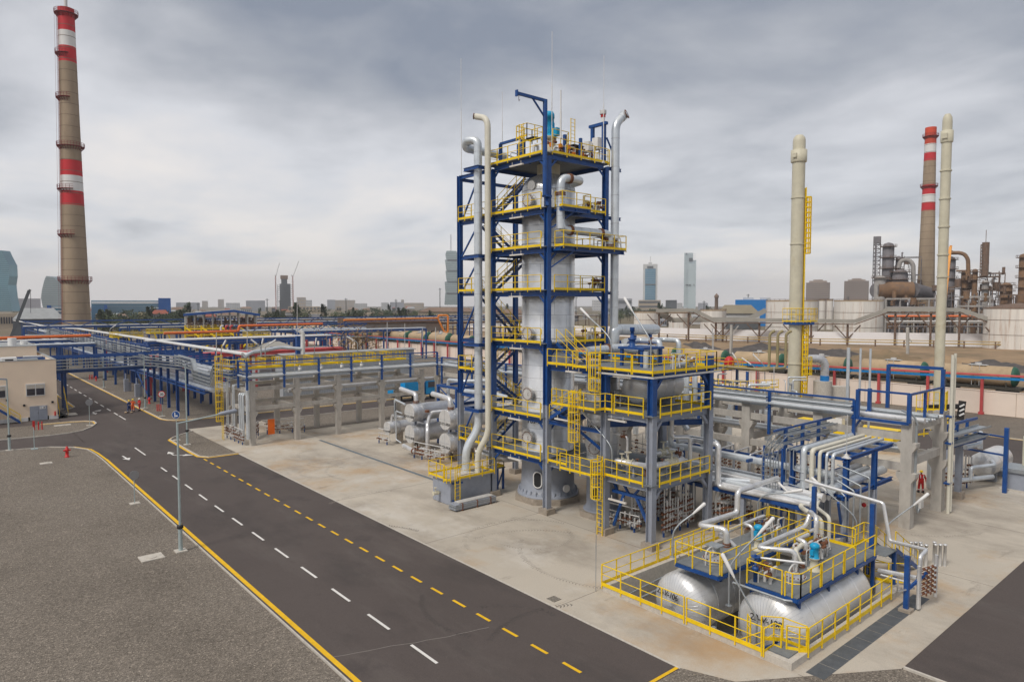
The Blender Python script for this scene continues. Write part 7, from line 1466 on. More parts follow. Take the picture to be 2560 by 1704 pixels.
# chimneys
def chimney(label, px, dist, ztop, rb, rt, bands, rings, base_m=SHCONC, lad=None):
    c = at(px, 761, dist); t = thing('chimney', label, 'chimney', (c.x, c.y, 0)); prof = lambda z: rb + (rt-rb)*(1-(1-z/ztop)**1.35)
    def seg(z0, z1, m, nm, g=0.0):
        mb = MB(); n = 10; mb.lathe((c.x, c.y, 0), (0, 0, 1), [(z0+(z1-z0)*i/n, prof(z0+(z1-z0)*i/n)+g) for i in range(n+1)], 40, True, False); mb.build(nm, m, t)
    z = 0
    for z0, z1, m in bands:
        if z0 > z: seg(z, z0, base_m, 'concrete_shaft')
        seg(z0, z1, m, 'red_band' if m is RB_ else 'white_band'); z = z1
    if z < ztop: seg(z, ztop, base_m, 'concrete_shaft')
    mb = MB(); mb.lathe((c.x, c.y, 0), (0, 0, 1), [(ztop, rt), (ztop+.1, rt*.8), (ztop-1, rt*.78)], 40); mb.build('mouth', RUSTY, t)
    mb = MB(); [mb.lathe((c.x, c.y, z), (0, 0, 1), [(0, prof(z)), (0, prof(z)+.03), (.18, prof(z)+.03), (.18, prof(z))], 40, False, False) for z in range(4, int(ztop)-2, 4)]; mb.build('pour_joint', mat('pour_joint', (.20, .15, .11), .95) if 'pour_joint' not in MATS else MATS['pour_joint'], t)
    for zr_, part in rings:
        r = prof(zr_); mb = MB(); a0, a1 = (0, 2*PI) if not part else (R(200), R(330)); ph = math.atan2(-c.y, -c.x) if not part else 0
        if part: ph = math.atan2(-c.y, -c.x) - R(265) - R(60); 
        n = 28 if not part else 9; P_ = [(c.x+(r+1.1)*math.cos(ph+a0+(a1-a0)*k/n), c.y+(r+1.1)*math.sin(ph+a0+(a1-a0)*k/n)) for k in range(n+1)]; Q_ = [(c.x+(r+.02)*math.cos(ph+a0+(a1-a0)*k/n), c.y+(r+.02)*math.sin(ph+a0+(a1-a0)*k/n)) for k in range(n+1)]
        for k in range(n):
            mb.prism([P_[k], P_[k+1], Q_[k+1], Q_[k]], zr_-.15, zr_); 
            for hh in (.7, 1.3): mb.bar((*P_[k], zr_+hh), (*P_[k+1], zr_+hh), .09)
            mb.bar((*P_[k], zr_), (*P_[k], zr_+1.35), .1); mb.bar((*P_[k], zr_-.1), (*Q_[k], zr_-1.4), .14)
        mb.build('gallery_ring', DRED, t)
    if lad:
        ph = math.atan2(-c.y, -c.x) - R(62); mb = MB(); zz = 2
        zs_ = [z for z in range(1, int(ztop), 3)]
        for s in (-.35, .35):
            P_ = []
            for z in zs_:
                r = prof(z)+.35; P_.append((c.x+r*math.cos(ph)-s*math.sin(ph), c.y+r*math.sin(ph)+s*math.cos(ph), z))
            [mb.bar(a, b, .12) for a, b in zip(P_, P_[1:])]
        for z in range(2, int(ztop), 1): r = prof(z)+.35; mb.bar((c.x+r*math.cos(ph)-.5*-math.sin(ph)*-1, c.y+r*math.sin(ph)-.5*math.cos(ph), z), (c.x+r*math.cos(ph)-.5*math.sin(ph), c.y+r*math.sin(ph)+.5*math.cos(ph), z), .07)
        for s in (-.6, .6):
            P_ = [(c.x+(prof(z)+1.1)*math.cos(ph)-s*math.sin(ph), c.y+(prof(z)+1.1)*math.sin(ph)+s*math.cos(ph), z) for z in zs_]; [mb.bar(a, b, .07) for a, b in zip(P_, P_[1:])]
        mb.build('caged_ladder', DRED, t)
    return t, c, prof
RB_ = mat('chimney_red', (.56, .022, .03), .7, 0, .06, .05); WB_ = mat('chimney_white', (.74, .73, .71), .8, 0, .05, .1); DRED = mat('chimney_ironwork', (.22, .035, .035), .8, 0, .2, 1); RB2 = mat('far_chimney_red', (.58, .07, .03), .75, 0, .2, .06)
zc1 = lambda py: zrow(170, py, 300)
chimney('huge concrete chimney with red and white bands at the left of the view', 190, 300, zc1(24), 4.85, 2.65, [(zc1(514), zc1(478), RB_), (zc1(478), zc1(440), WB_), (zc1(440), zc1(402), RB_), (zc1(158), zc1(119), RB_), (zc1(119), zc1(81), WB_), (zc1(81), zc1(24), RB_)],
        [(zc1(37), 0), (zc1(366), 0), (zc1(700), 0), (zc1(137), 1), (zc1(246), 1), (zc1(473), 1), (zc1(586), 1)], lad=1)
c = at(190, 761, 300); mb = MB(); mb.tube([(c.x, c.y, zc1(26)), (c.x, c.y, zc1(-30))], .55, 12); single(mb, 'lightning_mast', VENT, 'pale tube standing out of the top of the huge chimney', 'mast')
zc2 = lambda py: zrow(2313, py, 450)
_t, c2, _pf = chimney('distant concrete chimney with red and white bands beside the slim cream stack', 2313, 450, zc2(321), 4.9, 2.8, [(zc2(528), zc2(507), RB_), (zc2(507), zc2(487), WB_), (zc2(487), zc2(464), RB_), (zc2(404), zc2(384), RB_), (zc2(384), zc2(362), WB_), (zc2(362), zc2(321), RB2)], [(zc2(343), 0), (zc2(467), 0)])
# smoke drifting left from the distant chimney
sm = bpy.data.materials.new('smoke_volume'); sm.use_nodes = True; tt = sm.node_tree; tt.nodes.clear(); pv = tt.nodes.new('ShaderNodeVolumePrincipled'); pv.inputs['Color'].default_value = (.22, .2, .2, 1)
nz = tt.nodes.new('ShaderNodeTexNoise'); nz.inputs['Scale'].default_value = .09; nz.inputs['Detail'].default_value = 3; gg = tt.nodes.new('ShaderNodeTexCoord'); tt.links.new(gg.outputs['Object'], nz.inputs[0])
rp = ramp(tt, nz.outputs[0], [(.36, (0, 0, 0)), (.8, (.012,)*3)], 'LINEAR'); tt.links.new(rp, pv.inputs['Density']); ou = tt.nodes.new('ShaderNodeOutputMaterial'); tt.links.new(pv.outputs[0], ou.inputs['Volume'])
mb = MB(); mb.lathe((c2.x, c2.y, zc2(320)), (-.55, .75, .38), [(0, .3), (4, 2.5), (14, 3.6), (28, 4.5), (40, 3), (46, .3)], 16); o = mb.build('smoke', sm); tag(o, 'faint brown smoke drifting left from the distant striped chimney', 'smoke', None, 'stuff')
# refinery cluster
def col_px(label, px0, px1, py, dist, m, rings=5, dome=True, group=None, cat='column'):
    c = at((px0+px1)/2, 761, dist); dep = Vector((c.x, c.y)).dot(Vector((math.cos(_y), math.sin(_y)))); r = (px1-px0)/1703*dep/2*dep/dist; h = zrow((px0+px1)/2, py, dist)
    t = thing('refinery_column', label, cat, (c.x, c.y, 0), group); mb = MB(); mb.lathe((c.x, c.y, 0), (0, 0, 1), [(0, r), (h-r*.7, r), (h-r*.25, r*.75), (h, .1)] if dome else [(0, r), (h, r)], 20); mb.build('shell', m, t)
    mb = MB()
    for k in range(rings):
        z = h*(.95 - .12*k); mb.lathe((c.x, c.y, z), (0, 0, 1), [(0, r), (0, r+1.3), (.25, r+1.3), (.25, r)], 16, False, False); mb.lathe((c.x, c.y, z+1.1), (0, 0, 1), [(0, r+1.2), (0, r+1.3), (.12, r+1.3), (.12, r+1.2)], 16, False, False)
        for j in range(10): a = 2*PI*j/10; mb.bar((c.x+(r+1.25)*math.cos(a), c.y+(r+1.25)*math.sin(a), z), (c.x+(r+1.25)*math.cos(a), c.y+(r+1.25)*math.sin(a), z+1.2), .1)
    mb.build('walkway', RUSTY, t); return t
REF = mat('refinery_grey', (.20, .19, .20), .7, .2, .25, .15, stain=((.12, .09, .08), .3, .5, .75)); REFR = mat('refinery_rust', (.24, .14, .075), .8, .1, .3, .12, stain=((.13, .1, .09), .25, .5, .75)); REFL = mat('refinery_pale', (.34, .32, .30), .75, 0, .2, .2)
for a_ in (('dark domed column with rings, upper left of the distant refinery', 2202, 2232, 606, 430, REF, 6), ('stout grey vessel at the centre left of the distant refinery', 2228, 2268, 672, 425, REF, 3), ('narrow grey column beside the stout vessel in the distant refinery', 2236, 2250, 640, 432, REF, 4), ('pale domed tank at the left foot of the distant refinery', 2183, 2214, 688, 415, REFL, 1),
           ('silver column partly hidden by the slim cream stack', 2356, 2386, 640, 430, REF, 6), ('thin silver column behind the slim cream stack', 2362, 2370, 622, 435, REFL, 4), ('grey square shouldered vessel right of the orange crane', 2400, 2424, 674, 430, REFR, 3), ('rusty column at the right edge of the distant refinery', 2543, 2566, 634, 410, REFR, 4), ('low rusty vessel right of the lattice tower', 2498, 2530, 706, 420, REFR, 3), ('small rusty domed vessel below the lattice tower', 2428, 2442, 672, 425, REFR, 2), ('pale vessel low between the frames of the distant refinery', 2452, 2470, 700, 415, REFL, 2)): col_px(*a_)
def lattice(label, px0, px1, pyt, pyb, dist, m=RUSTY, bars=8, name='lattice_tower', cat='tower', depth=None):
    a, b, w = span(px0, px1, dist); n = Vector((a.x+b.x, a.y+b.y, 0)).normalized()*(depth or w); zt = zrow(px0, pyt, dist); zb = max(0, zrow(px0, pyb, dist)); t = thing(name, label, cat, (a.x, a.y, zb)); mb = MB(); C_ = [a, b, b+n, a+n]
    for q in C_: mb.bar((q.x, q.y, zb), (q.x, q.y, zt), .35)
    for k in range(bars+1):
        z = zb+(zt-zb)*k/bars
        for i in range(4): p, q = C_[i], C_[(i+1) % 4]; mb.bar((p.x, p.y, z), (q.x, q.y, z), .25); 
        if k < bars:
            z2 = zb+(zt-zb)*(k+1)/bars
            for i in (0, 2): p, q = C_[i], C_[(i+1) % 4]; p, q = (p, q) if k % 2 else (q, p); mb.bar((p.x, p.y, z), (q.x, q.y, z2), .2)
    mb.build('frame', m, t); return t
lattice('tall grey stair tower at the left edge of the distant refinery', 2180, 2197, 592, 770, 432, REF, 18, 'stair_tower'); mb = MB(); facing_box(mb, 2180, 2197, zrow(2188, 608, 432), zrow(2188, 592, 432), 431, 6); facing_box(mb, 2183, 2188, 5, zrow(2188, 608, 432), 431, 3); single(mb, 'lift_housing', REF, 'grey box on top of the refinery stair tower', 'housing')
lattice('rusty lattice tower with a thin mast above the distant refinery', 2447, 2466, 612, 690, 420, RUSTY, 10)
c = at(2459, 761, 421); mb = MB(); mb.tube([(c.x, c.y, zrow(2459, 690, 421)), (c.x, c.y, zrow(2459, 606, 421))], 1.6, 10); mb.tube([(c.x, c.y, zrow(2459, 612, 421)), (c.x, c.y, zrow(2459, 575, 421))], .15, 5); single(mb, 'flue_mast', RUSTY, 'dark flue and thin mast inside the rusty lattice tower', 'mast')
rr = random.Random(77)
for i, (px0, px1, pyt, dist, m, lab) in enumerate(((2215, 2360, 745, 400, REFL, 'pale open concrete frame left of the slim stack in the distant refinery'), (2395, 2475, 740, 400, REFL, 'pale open concrete frame right of the slim stack in the distant refinery'), (2402, 2500, 690, 425, RUSTY, 'rusty pipe frame above the concrete frame in the distant refinery'), (2465, 2510, 680, 428, RUSTY, 'tall rusty pipe frame near the lattice tower'), (2236, 2300, 640, 440, REF, 'grey pipe structure left of the distant chimney'), (2500, 2600, 735, 405, RUSTY, 'dark pipe frame at the right edge of the distant refinery'), (2335, 2400, 720, 418, REF, 'dense dark pipe frame behind the slim cream stack'))):
    a, b, w = span(px0, px1, dist); zt = zrow(px0, pyt, dist); n = Vector((a.x+b.x, a.y+b.y, 0)).normalized()*9; t = thing('refinery_rack', lab, 'structure', (a.x, a.y, 0)); mb = MB(); nb = max(3, int(w/6))
    for k in range(nb+1):
        for s in (0, 1): p = a.lerp(b, k/nb) + n*s; mb.bar((p.x, p.y, 0), (p.x, p.y, zt*rr.uniform(.86, 1.02)), .6 if m is REFL else .35)
    for z in [zt*q for q in (.35, .55, .75, .98)]:
        for s in (0, 1): p = a + n*s; q = b + n*s; mb.bar((p.x, p.y, z), (q.x, q.y, z), .8 if m is REFL else .4)
    mb.build('frame', m, t); mb = MB(); mb2 = MB()
    for k in range(int(w*2.2)):
        f0, f1 = rr.random(), rr.random(); z = rr.uniform(.12, 1.05)*zt; p = a.lerp(b, f0) + n*rr.random(); q = a.lerp(b, f0 + (f1-f0)*.3) + n*rr.random(); r_ = rr.choice([.15, .25, .4])
        (mb if k % 2 else mb2).tube([(p.x, p.y, z), (q.x, q.y, z), (q.x, q.y, max(0, z-rr.uniform(2, 8)))], r_, 6)
        if k % 5 == 0: (mb2).cyl(p.x, p.y, z, z+rr.uniform(2, 5), rr.uniform(.6, 1.6), 10)
    mb.build('pipes', REF, t); mb2.build('rusty_pipes', RUSTY if m is not REFL else REFR, t)
t = thing('flue_duct', 'long dark horizontal flue drum leading to the distant chimney', 'duct', tuple(at(2190, 725, 415))); mb = MB(); a = at(2192, 726, 415); b = at(2280, 726, 420); mb.tube([a, b], 4.6, 20); mb.build('drum', REFR, t); mb = MB(); b2 = at(2325, 735, 430); mb.tube([b, b2], 4.4, 16, r1=3.4); mb.tube([at(2186, 726, 414), a], 3.6, 16); mb.build('duct', REF, t)
t = thing('overhead_duct', 'curved silver pipe arching left of the distant chimney', 'pipe', tuple(at(2246, 660, 428))); mb = MB(); P_ = [at(x, y, 428) for x, y in ((2247, 670), (2250, 654), (2262, 649), (2276, 652), (2283, 662), (2284, 740))]; mb.tube(P_, 1.1, 12, bend=4); mb.build('pipe', REFL, t)
t = thing('overhead_duct', 'big brown hooped pipe arching right of the slim cream stack', 'pipe', tuple(at(2376, 632, 425))); mb = MB(); mb.tube([at(x, y, 425) for x, y in ((2376, 632), (2400, 632), (2412, 636), (2420, 648), (2421, 690))], .95, 12, bend=5); mb.tube([at(x, y, 424) for x, y in ((2390, 677), (2412, 677), (2416, 682), (2416, 700))], .5, 8); mb.build('pipe', REFR, t)
t = thing('mobile_crane', 'orange crane boom leaning up behind the slim cream stack', 'crane', tuple(at(2360, 800, 330))); mb = MB(); mb.bar(at(2358, 800, 330), at(2376, 618, 345), 1.0, 1.2); mb.bar(at(2374, 618, 345), at(2380, 618, 345), 1.0, 1.5); mb.build('boom', mat('crane_orange', (.75, .30, .02), .5, 0, .1, .3), t)
for k in range(3):
    mb = MB(); a, b = at(2220, 790 + k*13, 310), at(2470, 790 + k*13, 310); mb.tube([a, b], .4 - .08*k, 8); single(mb, 'pipeline', (ORANGE, VENT, REF)[k], ('orange', 'pale', 'grey')[k] + ' horizontal pipeline crossing in front of the distant refinery', 'pipeline')
def far_building(label, px0, px1, pyt, dist, m, floors=0, wm=None, depth=None, pyb=761, name='building', roof=None, cols=0, group=None):
    a, b, w = span(px0, px1, dist); zt = zrow((px0+px1)/2, pyt, dist); t = thing(name, label, 'building', (a.x, a.y, 0), group); mb = MB(); facing_box(mb, px0, px1, 0, zt, dist, depth or min(40, w)); mb.build('wall', m, t)
    if floors:
        z0 = max(0, zrow(px0, pyb, dist) - 2) if pyb != 761 else 0; mb = MB(); fh = (zt-z0)/floors
        for k in range(floors):
            if cols:
                for c_ in range(cols): p0 = px0 + (px1-px0)*(c_+.22)/cols; p1 = px0 + (px1-px0)*(c_+.78)/cols; facing_box(mb, p0, p1, z0+fh*(k+.3), z0+fh*(k+.75), dist, .5, -.4)
            else: facing_box(mb, px0 + (px1-px0)*.03, px1 - (px1-px0)*.03, z0+fh*(k+.35), z0+fh*(k+.75), dist, .5, -.4)
        o = mb.build('windows', wm or GLASSD, t)
        if floors*max(1, cols) > 100: o['kind'] = 'stuff'
    if roof:
        mb = MB(); a2 = at(px0-1, 761, dist-1); b2 = at(px1+1, 761, dist-1); n = Vector((a.x+b.x, a.y+b.y, 0)).normalized(); dd = (depth or min(40, w)); c_ = a2 + n*dd/2; d_ = b2 + n*dd/2; rz = zt + min(w, dd)*.25
        P_ = [(a2.x, a2.y, zt), (b2.x, b2.y, zt), (b2.x+n.x*dd, b2.y+n.y*dd, zt), (a2.x+n.x*dd, a2.y+n.y*dd, zt), (c_.x*.8+d_.x*.2, c_.y*.8+d_.y*.2, rz), (c_.x*.2+d_.x*.8, c_.y*.2+d_.y*.8, rz)]
        mb.add(P_, [(0, 1, 5, 4), (1, 2, 5), (2, 3, 4, 5), (3, 0, 4), (3, 2, 1, 0)]); mb.build('roof', roof, t)
    return t
# landmark towers
def profile_tower(label, rows, dist, m, name='glass_tower', depth=25, bandm=None, nb=0):
    """rows of (py, px_left, px_right) from the top down: an upright slab whose sides follow them"""
    t = thing(name, label, 'tower', tuple(at(rows[-1][1], 761, dist))); mb = MB(); vs = []
    n = Vector((FW.x, FW.y, 0)).normalized()*depth
    for py, l, r_ in rows:
        z = zrow((l+r_)/2, py, dist); a = at(l, 761, dist); b = at(r_, 761, dist)
        for q in (a, b, b + n*1.0, a + n*1.0): vs.append((q.x, q.y, z))
    m_ = len(rows); F_ = [(4*i+j, 4*i+(j+1) % 4, 4*i+4+(j+1) % 4, 4*i+4+j) for i in range(m_-1) for j in range(4)] + [(3, 2, 1, 0)]
    mb.add(vs, F_); mb.build('facade', m, t)
    if nb:
        mb = MB()
        for k in range(1, nb):
            py = rows[0][0] + (rows[-1][0]-rows[0][0])*k/nb; j = max(i for i in range(m_-1) if rows[i][0] <= py); f_ = (py-rows[j][0])/(rows[j+1][0]-rows[j][0]); l = rows[j][1]+(rows[j+1][1]-rows[j][1])*f_; r_ = rows[j][2]+(rows[j+1][2]-rows[j][2])*f_; z = zrow(l, py, dist); facing_box(mb, l, r_, z, z+.9, dist, .6, -.5)
        o = mb.build('floor_bands', bandm or HAZ1, t)
    return t
profile_tower('curved teal glass tower cut by the left edge of the view', [(626, 4, 9), (640, -4, 15), (662, -12, 26), (690, -14, 26), (712, -14, 22), (740, -16, 24), (778, -20, 30)], 1800, GLT, nb=30, bandm=mat('teal_band', (.16, .34, .40), .4)); profile_tower('leaf shaped glass building left of the huge chimney', [(690, 118, 122), (694, 116, 136), (704, 112, 150), (725, 106, 155), (745, 103, 156), (765, 106, 155), (786, 116, 155)], 1500, GLG, nb=18, bandm=HAZ1)
t = profile_tower('twisting stacked glass tower left of the blue steel tower', [(627, 1117, 1140), (636, 1114, 1148), (649, 1116, 1147), (650, 1113, 1148), (676, 1116, 1147), (677, 1114, 1148), (704, 1117, 1147), (705, 1112, 1148), (732, 1114, 1148), (734, 1113, 1148), (762, 1111, 1150)], 1500, GLG, nb=26, bandm=HAZ1); mb = MB(); c = at(1128, 761, 1510); mb.tube([(c.x, c.y, zrow(1128, 627, 1510)), (c.x, c.y, zrow(1128, 586, 1510))], .9, 6); mb.build('mast', HAZ1, t)
mb = MB(); [facing_box(mb, l, r_, zrow(1128, y, 1500), zrow(1128, y-3, 1500), 1500, 24, -1) for y, l, r_ in ((652, 1119, 1145), (679, 1119, 1145), (706, 1119, 1145), (735, 1116, 1146))]; mb.build('recessed_floor', HAZ5, t)
t = far_building('grey framed blue glass tower right of the steel tower', 1607, 1643, 660, 1500, HAZ4, 0, depth=30, name='office_tower'); mb = MB(); facing_box(mb, 1612, 1638, 8, zrow(1625, 672, 1500), 1500, 2, -1.2); mb.build('glass_front', GLB, t); mb = MB(); facing_box(mb, 1612, 1638, zrow(1625, 713, 1500), zrow(1625, 710, 1500), 1500, 1, -1.8); facing_box(mb, 1617, 1632, zrow(1625, 670, 1500), zrow(1625, 665, 1500), 1500, 2, -1.4); mb.build('dark_floor', HAZ5, t); mb = MB(); facing_box(mb, 1620, 1629, zrow(1625, 660, 1500), zrow(1625, 655, 1500), 1505, 10); c = at(1625, 761, 1510); mb.tube([(c.x, c.y, zrow(1625, 655, 1510)), (c.x, c.y, zrow(1625, 641, 1510))], .5, 5); mb.build('roof_block', HAZ4, t)
mb = MB(); [facing_box(mb, 1612, 1638, zrow(1625, 672+k*4.6, 1500), zrow(1625, 671.3+k*4.6, 1500), 1500, .4, -1.5) for k in range(18)]; mb.build('floor_bands', HAZ1, t)
t = thing('office_tower', 'pale mirror glass tower with a stepped dark notched top', 'tower', tuple(at(1722, 761, 1400))); MIR = mat('pale_mirror_glass', (.52, .60, .62), .25, .3, .08, .02); mb = MB(); facing_box(mb, 1709, 1731, 0, zrow(1720, 632, 1400), 1400, 22); facing_box(mb, 1719, 1739, 0, zrow(1720, 659, 1400), 1398, 8, -6); facing_box(mb, 1731, 1739, 0, zrow(1720, 650, 1400), 1400, 20); mb.build('facade', MIR, t); mb = MB(); facing_box(mb, 1721, 1730, zrow(1720, 654, 1400), zrow(1720, 645, 1400), 1399, 1, -1); facing_box(mb, 1713, 1716, zrow(1720, 636, 1400), zrow(1720, 633, 1400), 1399, 1, -1); [facing_box(mb, a_, b_, zrow(1720, 714, 1400), zrow(1720, 711, 1400), 1397, 1, -7) for a_, b_ in ((1713, 1720), (1722, 1726), (1733, 1735))]; mb.build('dark_notch', HAZ5, t); mb = MB(); [facing_box(mb, 1710, 1738, zrow(1720, 636+k*5, 1400), zrow(1720, 635.5+k*5, 1400), 1399, .5, -6.5 if k > 4 else -.8) for k in range(25)]; mb.build('floor_bands', HAZ1, t)
t = lattice('dark tower under construction wrapped in scaffolding', 694, 732, 712, 790, 1400, HAZ5, 14, 'unfinished_tower'); mb = MB(); facing_box(mb, 700, 727, 0, zrow(712, 709, 1400), 1402, 20); facing_box(mb, 704, 719, zrow(712, 709, 1400), zrow(712, 694, 1400), 1405, 12); mb.build('core', HAZ5, t); mb = MB(); facing_box(mb, 702, 721, zrow(712, 697, 1400), zrow(712, 688, 1400), 1403, 16); mb.build('crown', HAZ3, t)
for (px, pt, jx, jy, lab) in ((690, 690, 699, 657, 'left'), (733, 690, 747, 653, 'right')):
    t = thing('tower_crane', 'thin red and white tower crane on the %s of the scaffolded tower' % lab, 'crane', tuple(at(px, 761, 1390))); mb = MB(); c = at(px, 761, 1390); mb.bar((c.x, c.y, 0), (c.x, c.y, zrow(px, pt, 1390)), 1.6); mb.build('mast', mat('crane_pale_red%d' % px, (.5, .32, .3), .8), t); mb = MB(); mb.bar(at(px-(3 if px < 700 else 5), pt-2, 1390), at(px, pt, 1390), 1.6); mb.bar(at(px, pt, 1390), at(jx, jy, 1390), 1.1); mb.build('jib', HAZ4, t)
far_building('brown grey apartment tower, left of the pair beyond the white tanks', 2014, 2074, 706, 900, mat('brown_apartments', (.33, .27, .235), .85, 0, .1, .05), 17, HAZ5, 30, cols=12, name='apartment_tower'); far_building('brown grey apartment tower, right of the pair beyond the white tanks', 2109, 2171, 702, 900, MATS['brown_apartments'], 17, HAZ5, 30, cols=12, name='apartment_tower')
for px0, px1, py in ((2022, 2066, 702), (2032, 2056, 699), (2118, 2162, 699), (2128, 2152, 696)): mb = MB(); facing_box(mb, px0, px1, zrow(px0, 706, 902), zrow(px0, py, 902), 902, 22); single(mb, 'penthouse', MATS['brown_apartments'], '%s stepped roof block on the %s brown apartment tower' % ('upper' if px1-px0 < 30 else 'lower', 'left' if px0 < 2100 else 'right'), 'roof')
far_building('long ribbed slab of grey apartments between the leaf shaped and teal towers', 28, 102, 746, 2000, mat('ribbed_slab', (.36, .33, .37), .9, 0, .08, .02), 10, HAZ4, 30, cols=22, name='apartment_block')
# blue office with white bands left
WBD = mat('white_band_cladding', (.66, .66, .66), .7); t = far_building('long blue and white banded office building right of the huge chimney', 228, 396, 751, 640, GLB, 0, depth=24, name='office_building'); mb = MB(); [facing_box(mb, l, r_, zrow(300, y, 640), zrow(300, y-h, 640), 640, .6, -.5) for y, h, l, r_ in ((759, 6, 229, 396), (771, 3, 368, 396), (780, 3, 368, 396))]; mb.build('white_band', WBD, t)
mb = MB(); [facing_box(mb, 229, 396, zrow(300, y, 640), zrow(300, y-.9, 640), 640, .4, -.4) for y in (765, 769, 774, 779, 784, 789)]; mb.build('floor_bands', HAZ1, t)
far_building('dark cobalt end tower of the banded office building', 396, 427, 745, 635, BLDB, 0, depth=22, name='office_tower'); t = far_building('lower blue glass wing beside the huge chimney', 228, 266, 763, 625, mat('deep_blue_glass', (.06, .16, .28), .3, .2, .1, .05), 0, depth=12, name='office_wing'); mb = MB(); facing_box(mb, 260, 268, 0, zrow(262, 762, 622), 622, 13); mb.build('corner_pier', BLDB, t)
t = far_building('blue and white striped office wing left of the huge chimney', 127, 158, 765, 600, GLB, 0, depth=14, name='office_wing'); mb = MB(); [facing_box(mb, 127, 158, zrow(140, y, 600), zrow(140, y-3, 600), 600, .5, -.4) for y in (770, 779, 788)]; mb.build('white_band', WBD, t); mb = MB(); facing_box(mb, 117, 128, 0, zrow(120, 763, 600), 598, 14); mb.build('corner_pier', BLDB, t)
for k, ch in enumerate('PARAPETS'):
    pass
t = far_building('bright blue warehouse beyond the storage tanks', 1838, 1918, 749, 520, BLUEB, 0, depth=25, name='warehouse'); mb = MB(); [facing_box(mb, l, l+27, zrow(1880, 749, 525), zrow(1880, 743.5, 525), 528, 14) for l in (1857, 1899)]; mb.build('cooling_unit', HAZ4, t)
t = far_building('olive hip roofed shed among the storage tanks', 1790, 1900, 783, 340, HAZ4, 1, HAZ5, 16, name='shed', roof=mat('olive_roof', (.25, .215, .15), .9, 0, .1, .1))
t = thing('water_tower', 'slender brown water tower with a pointed cap on the skyline', 'water tower', tuple(at(1791, 761, 800))); c = at(1791, 761, 800); mb = MB(); mb.lathe((c.x, c.y, 0), (0, 0, 1), [(0, 2.1), (zrow(1791, 745, 800), 1.9), (zrow(1791, 744, 800), 2.5), (zrow(1791, 739, 800), 2.5), (zrow(1791, 733, 800), .1)], 12); mb.build('tower_body', HAZ3, t)
far_building('low wide pale office base at the foot of the grey framed tower', 1596, 1652, 750, 1200, HAZ2, 3, HAZ5, 20, name='office_podium'); far_building('black framed billboard building between the two glass towers', 1664, 1692, 750, 900, HAZ5, 0, depth=10, name='billboard_building'); far_building('flat grey hall right of the steel tower on the skyline', 1510, 1580, 746, 1100, HAZ1, 2, HAZ5, 30, name='hall')
# house and block scatter to the horizon
rr = random.Random(42); kinds = [(HAZ1, 'grey'), (HAZ2, 'buff'), (HAZ4, 'white'), (HAZ5, 'dark')]
for (px0, px1, py, dist, m, f_, c_, lab) in ((1963, 2005, 757, 1500, HAZ1, 0, 0, 'a'),): pass
far = [(16, 64, 752, 2600), (505, 520, 752, 2800), (565, 600, 757, 2600), (615, 663, 751, 1700), (742, 765, 743, 2000), (765, 780, 750, 2000), (818, 838, 749, 2200), (838, 888, 750, 2300), (953, 972, 756, 1900), (975, 1010, 755, 1900), (1003, 1010, 749, 2000), (885, 918, 758, 1500), (440, 500, 756, 2400), (1010, 1060, 757, 1300), (1480, 1512, 750, 1700), (1985, 2010, 758, 1400), (545, 560, 748, 3000), (1690, 1706, 757, 1500), (1745, 1770, 757, 1600)]
for i, (a_, b_, y_, d_) in enumerate(far): m, nm = kinds[i % 3]; far_building('pale hazy block on the far skyline of the city', a_, b_, y_, d_, m, 4, HAZ1, 30, name='skyline_block', cols=max(3, int((b_-a_)/4)), group='hazy blocks on the city skyline')
for i in range(120):
    px = rr.uniform(0, 2560); dist = rr.choice([480, 560, 640, 760, 900, 1100, 1350]) * rr.uniform(.93, 1.07); w = rr.uniform(8, 30)*700/dist
    if 1900 < px < 2560 and dist < 700: continue
    h = rr.uniform(4, 10); py = 761 + (15.5-h)/dist*1703; m, nm = kinds[rr.choice([0, 1, 1, 2, 2, 3])]
    far_building('low %s town building among the trees towards the horizon' % nm, px, px+w*1.6, py, dist, m, rr.choice([1, 2]), GLASSD, 12, name='town_building', roof=rr.choice([HAZ3, HAZ3, ROOFG, mat('red_roof', (.28, .09, .06), .9) if 'red_roof' not in MATS else MATS['red_roof'], None]), cols=rr.randint(3, 7), group='low %s buildings of the town' % nm)
far_building('buff apartment block with many bays before the scaffolded tower', 720, 800, 766, 800, HAZ2, 3, HAZ5, 16, name='apartment_block', cols=9); far_building('cream roofed house row left of the blue office end tower', 345, 395, 781, 520, mat('cream_render', (.55, .46, .30), .8), 1, GLASSD, 10, name='town_house', cols=6); far_building('long buff barracks with a row of tall windows behind the stair bay', 1045, 1180, 779, 560, HAZ2, 1, HAZ5, 14, name='barracks', roof=HAZ3, cols=18); far_building('small buff tower house among the trees', 841, 853, 766, 620, HAZ2, 3, HAZ5, 8, name='tower_house', cols=2); far_building('dark flat shed roof stretching left of the huge chimney', 30, 160, 797, 420, HAZ5, 0, depth=30, name='shed', roof=ROOFG)
far_building('long low warehouse roof at the left behind the white pipes', -20, 70, 783, 560, HAZ2, 1, GLASSD, 20, name='warehouse', cols=14)
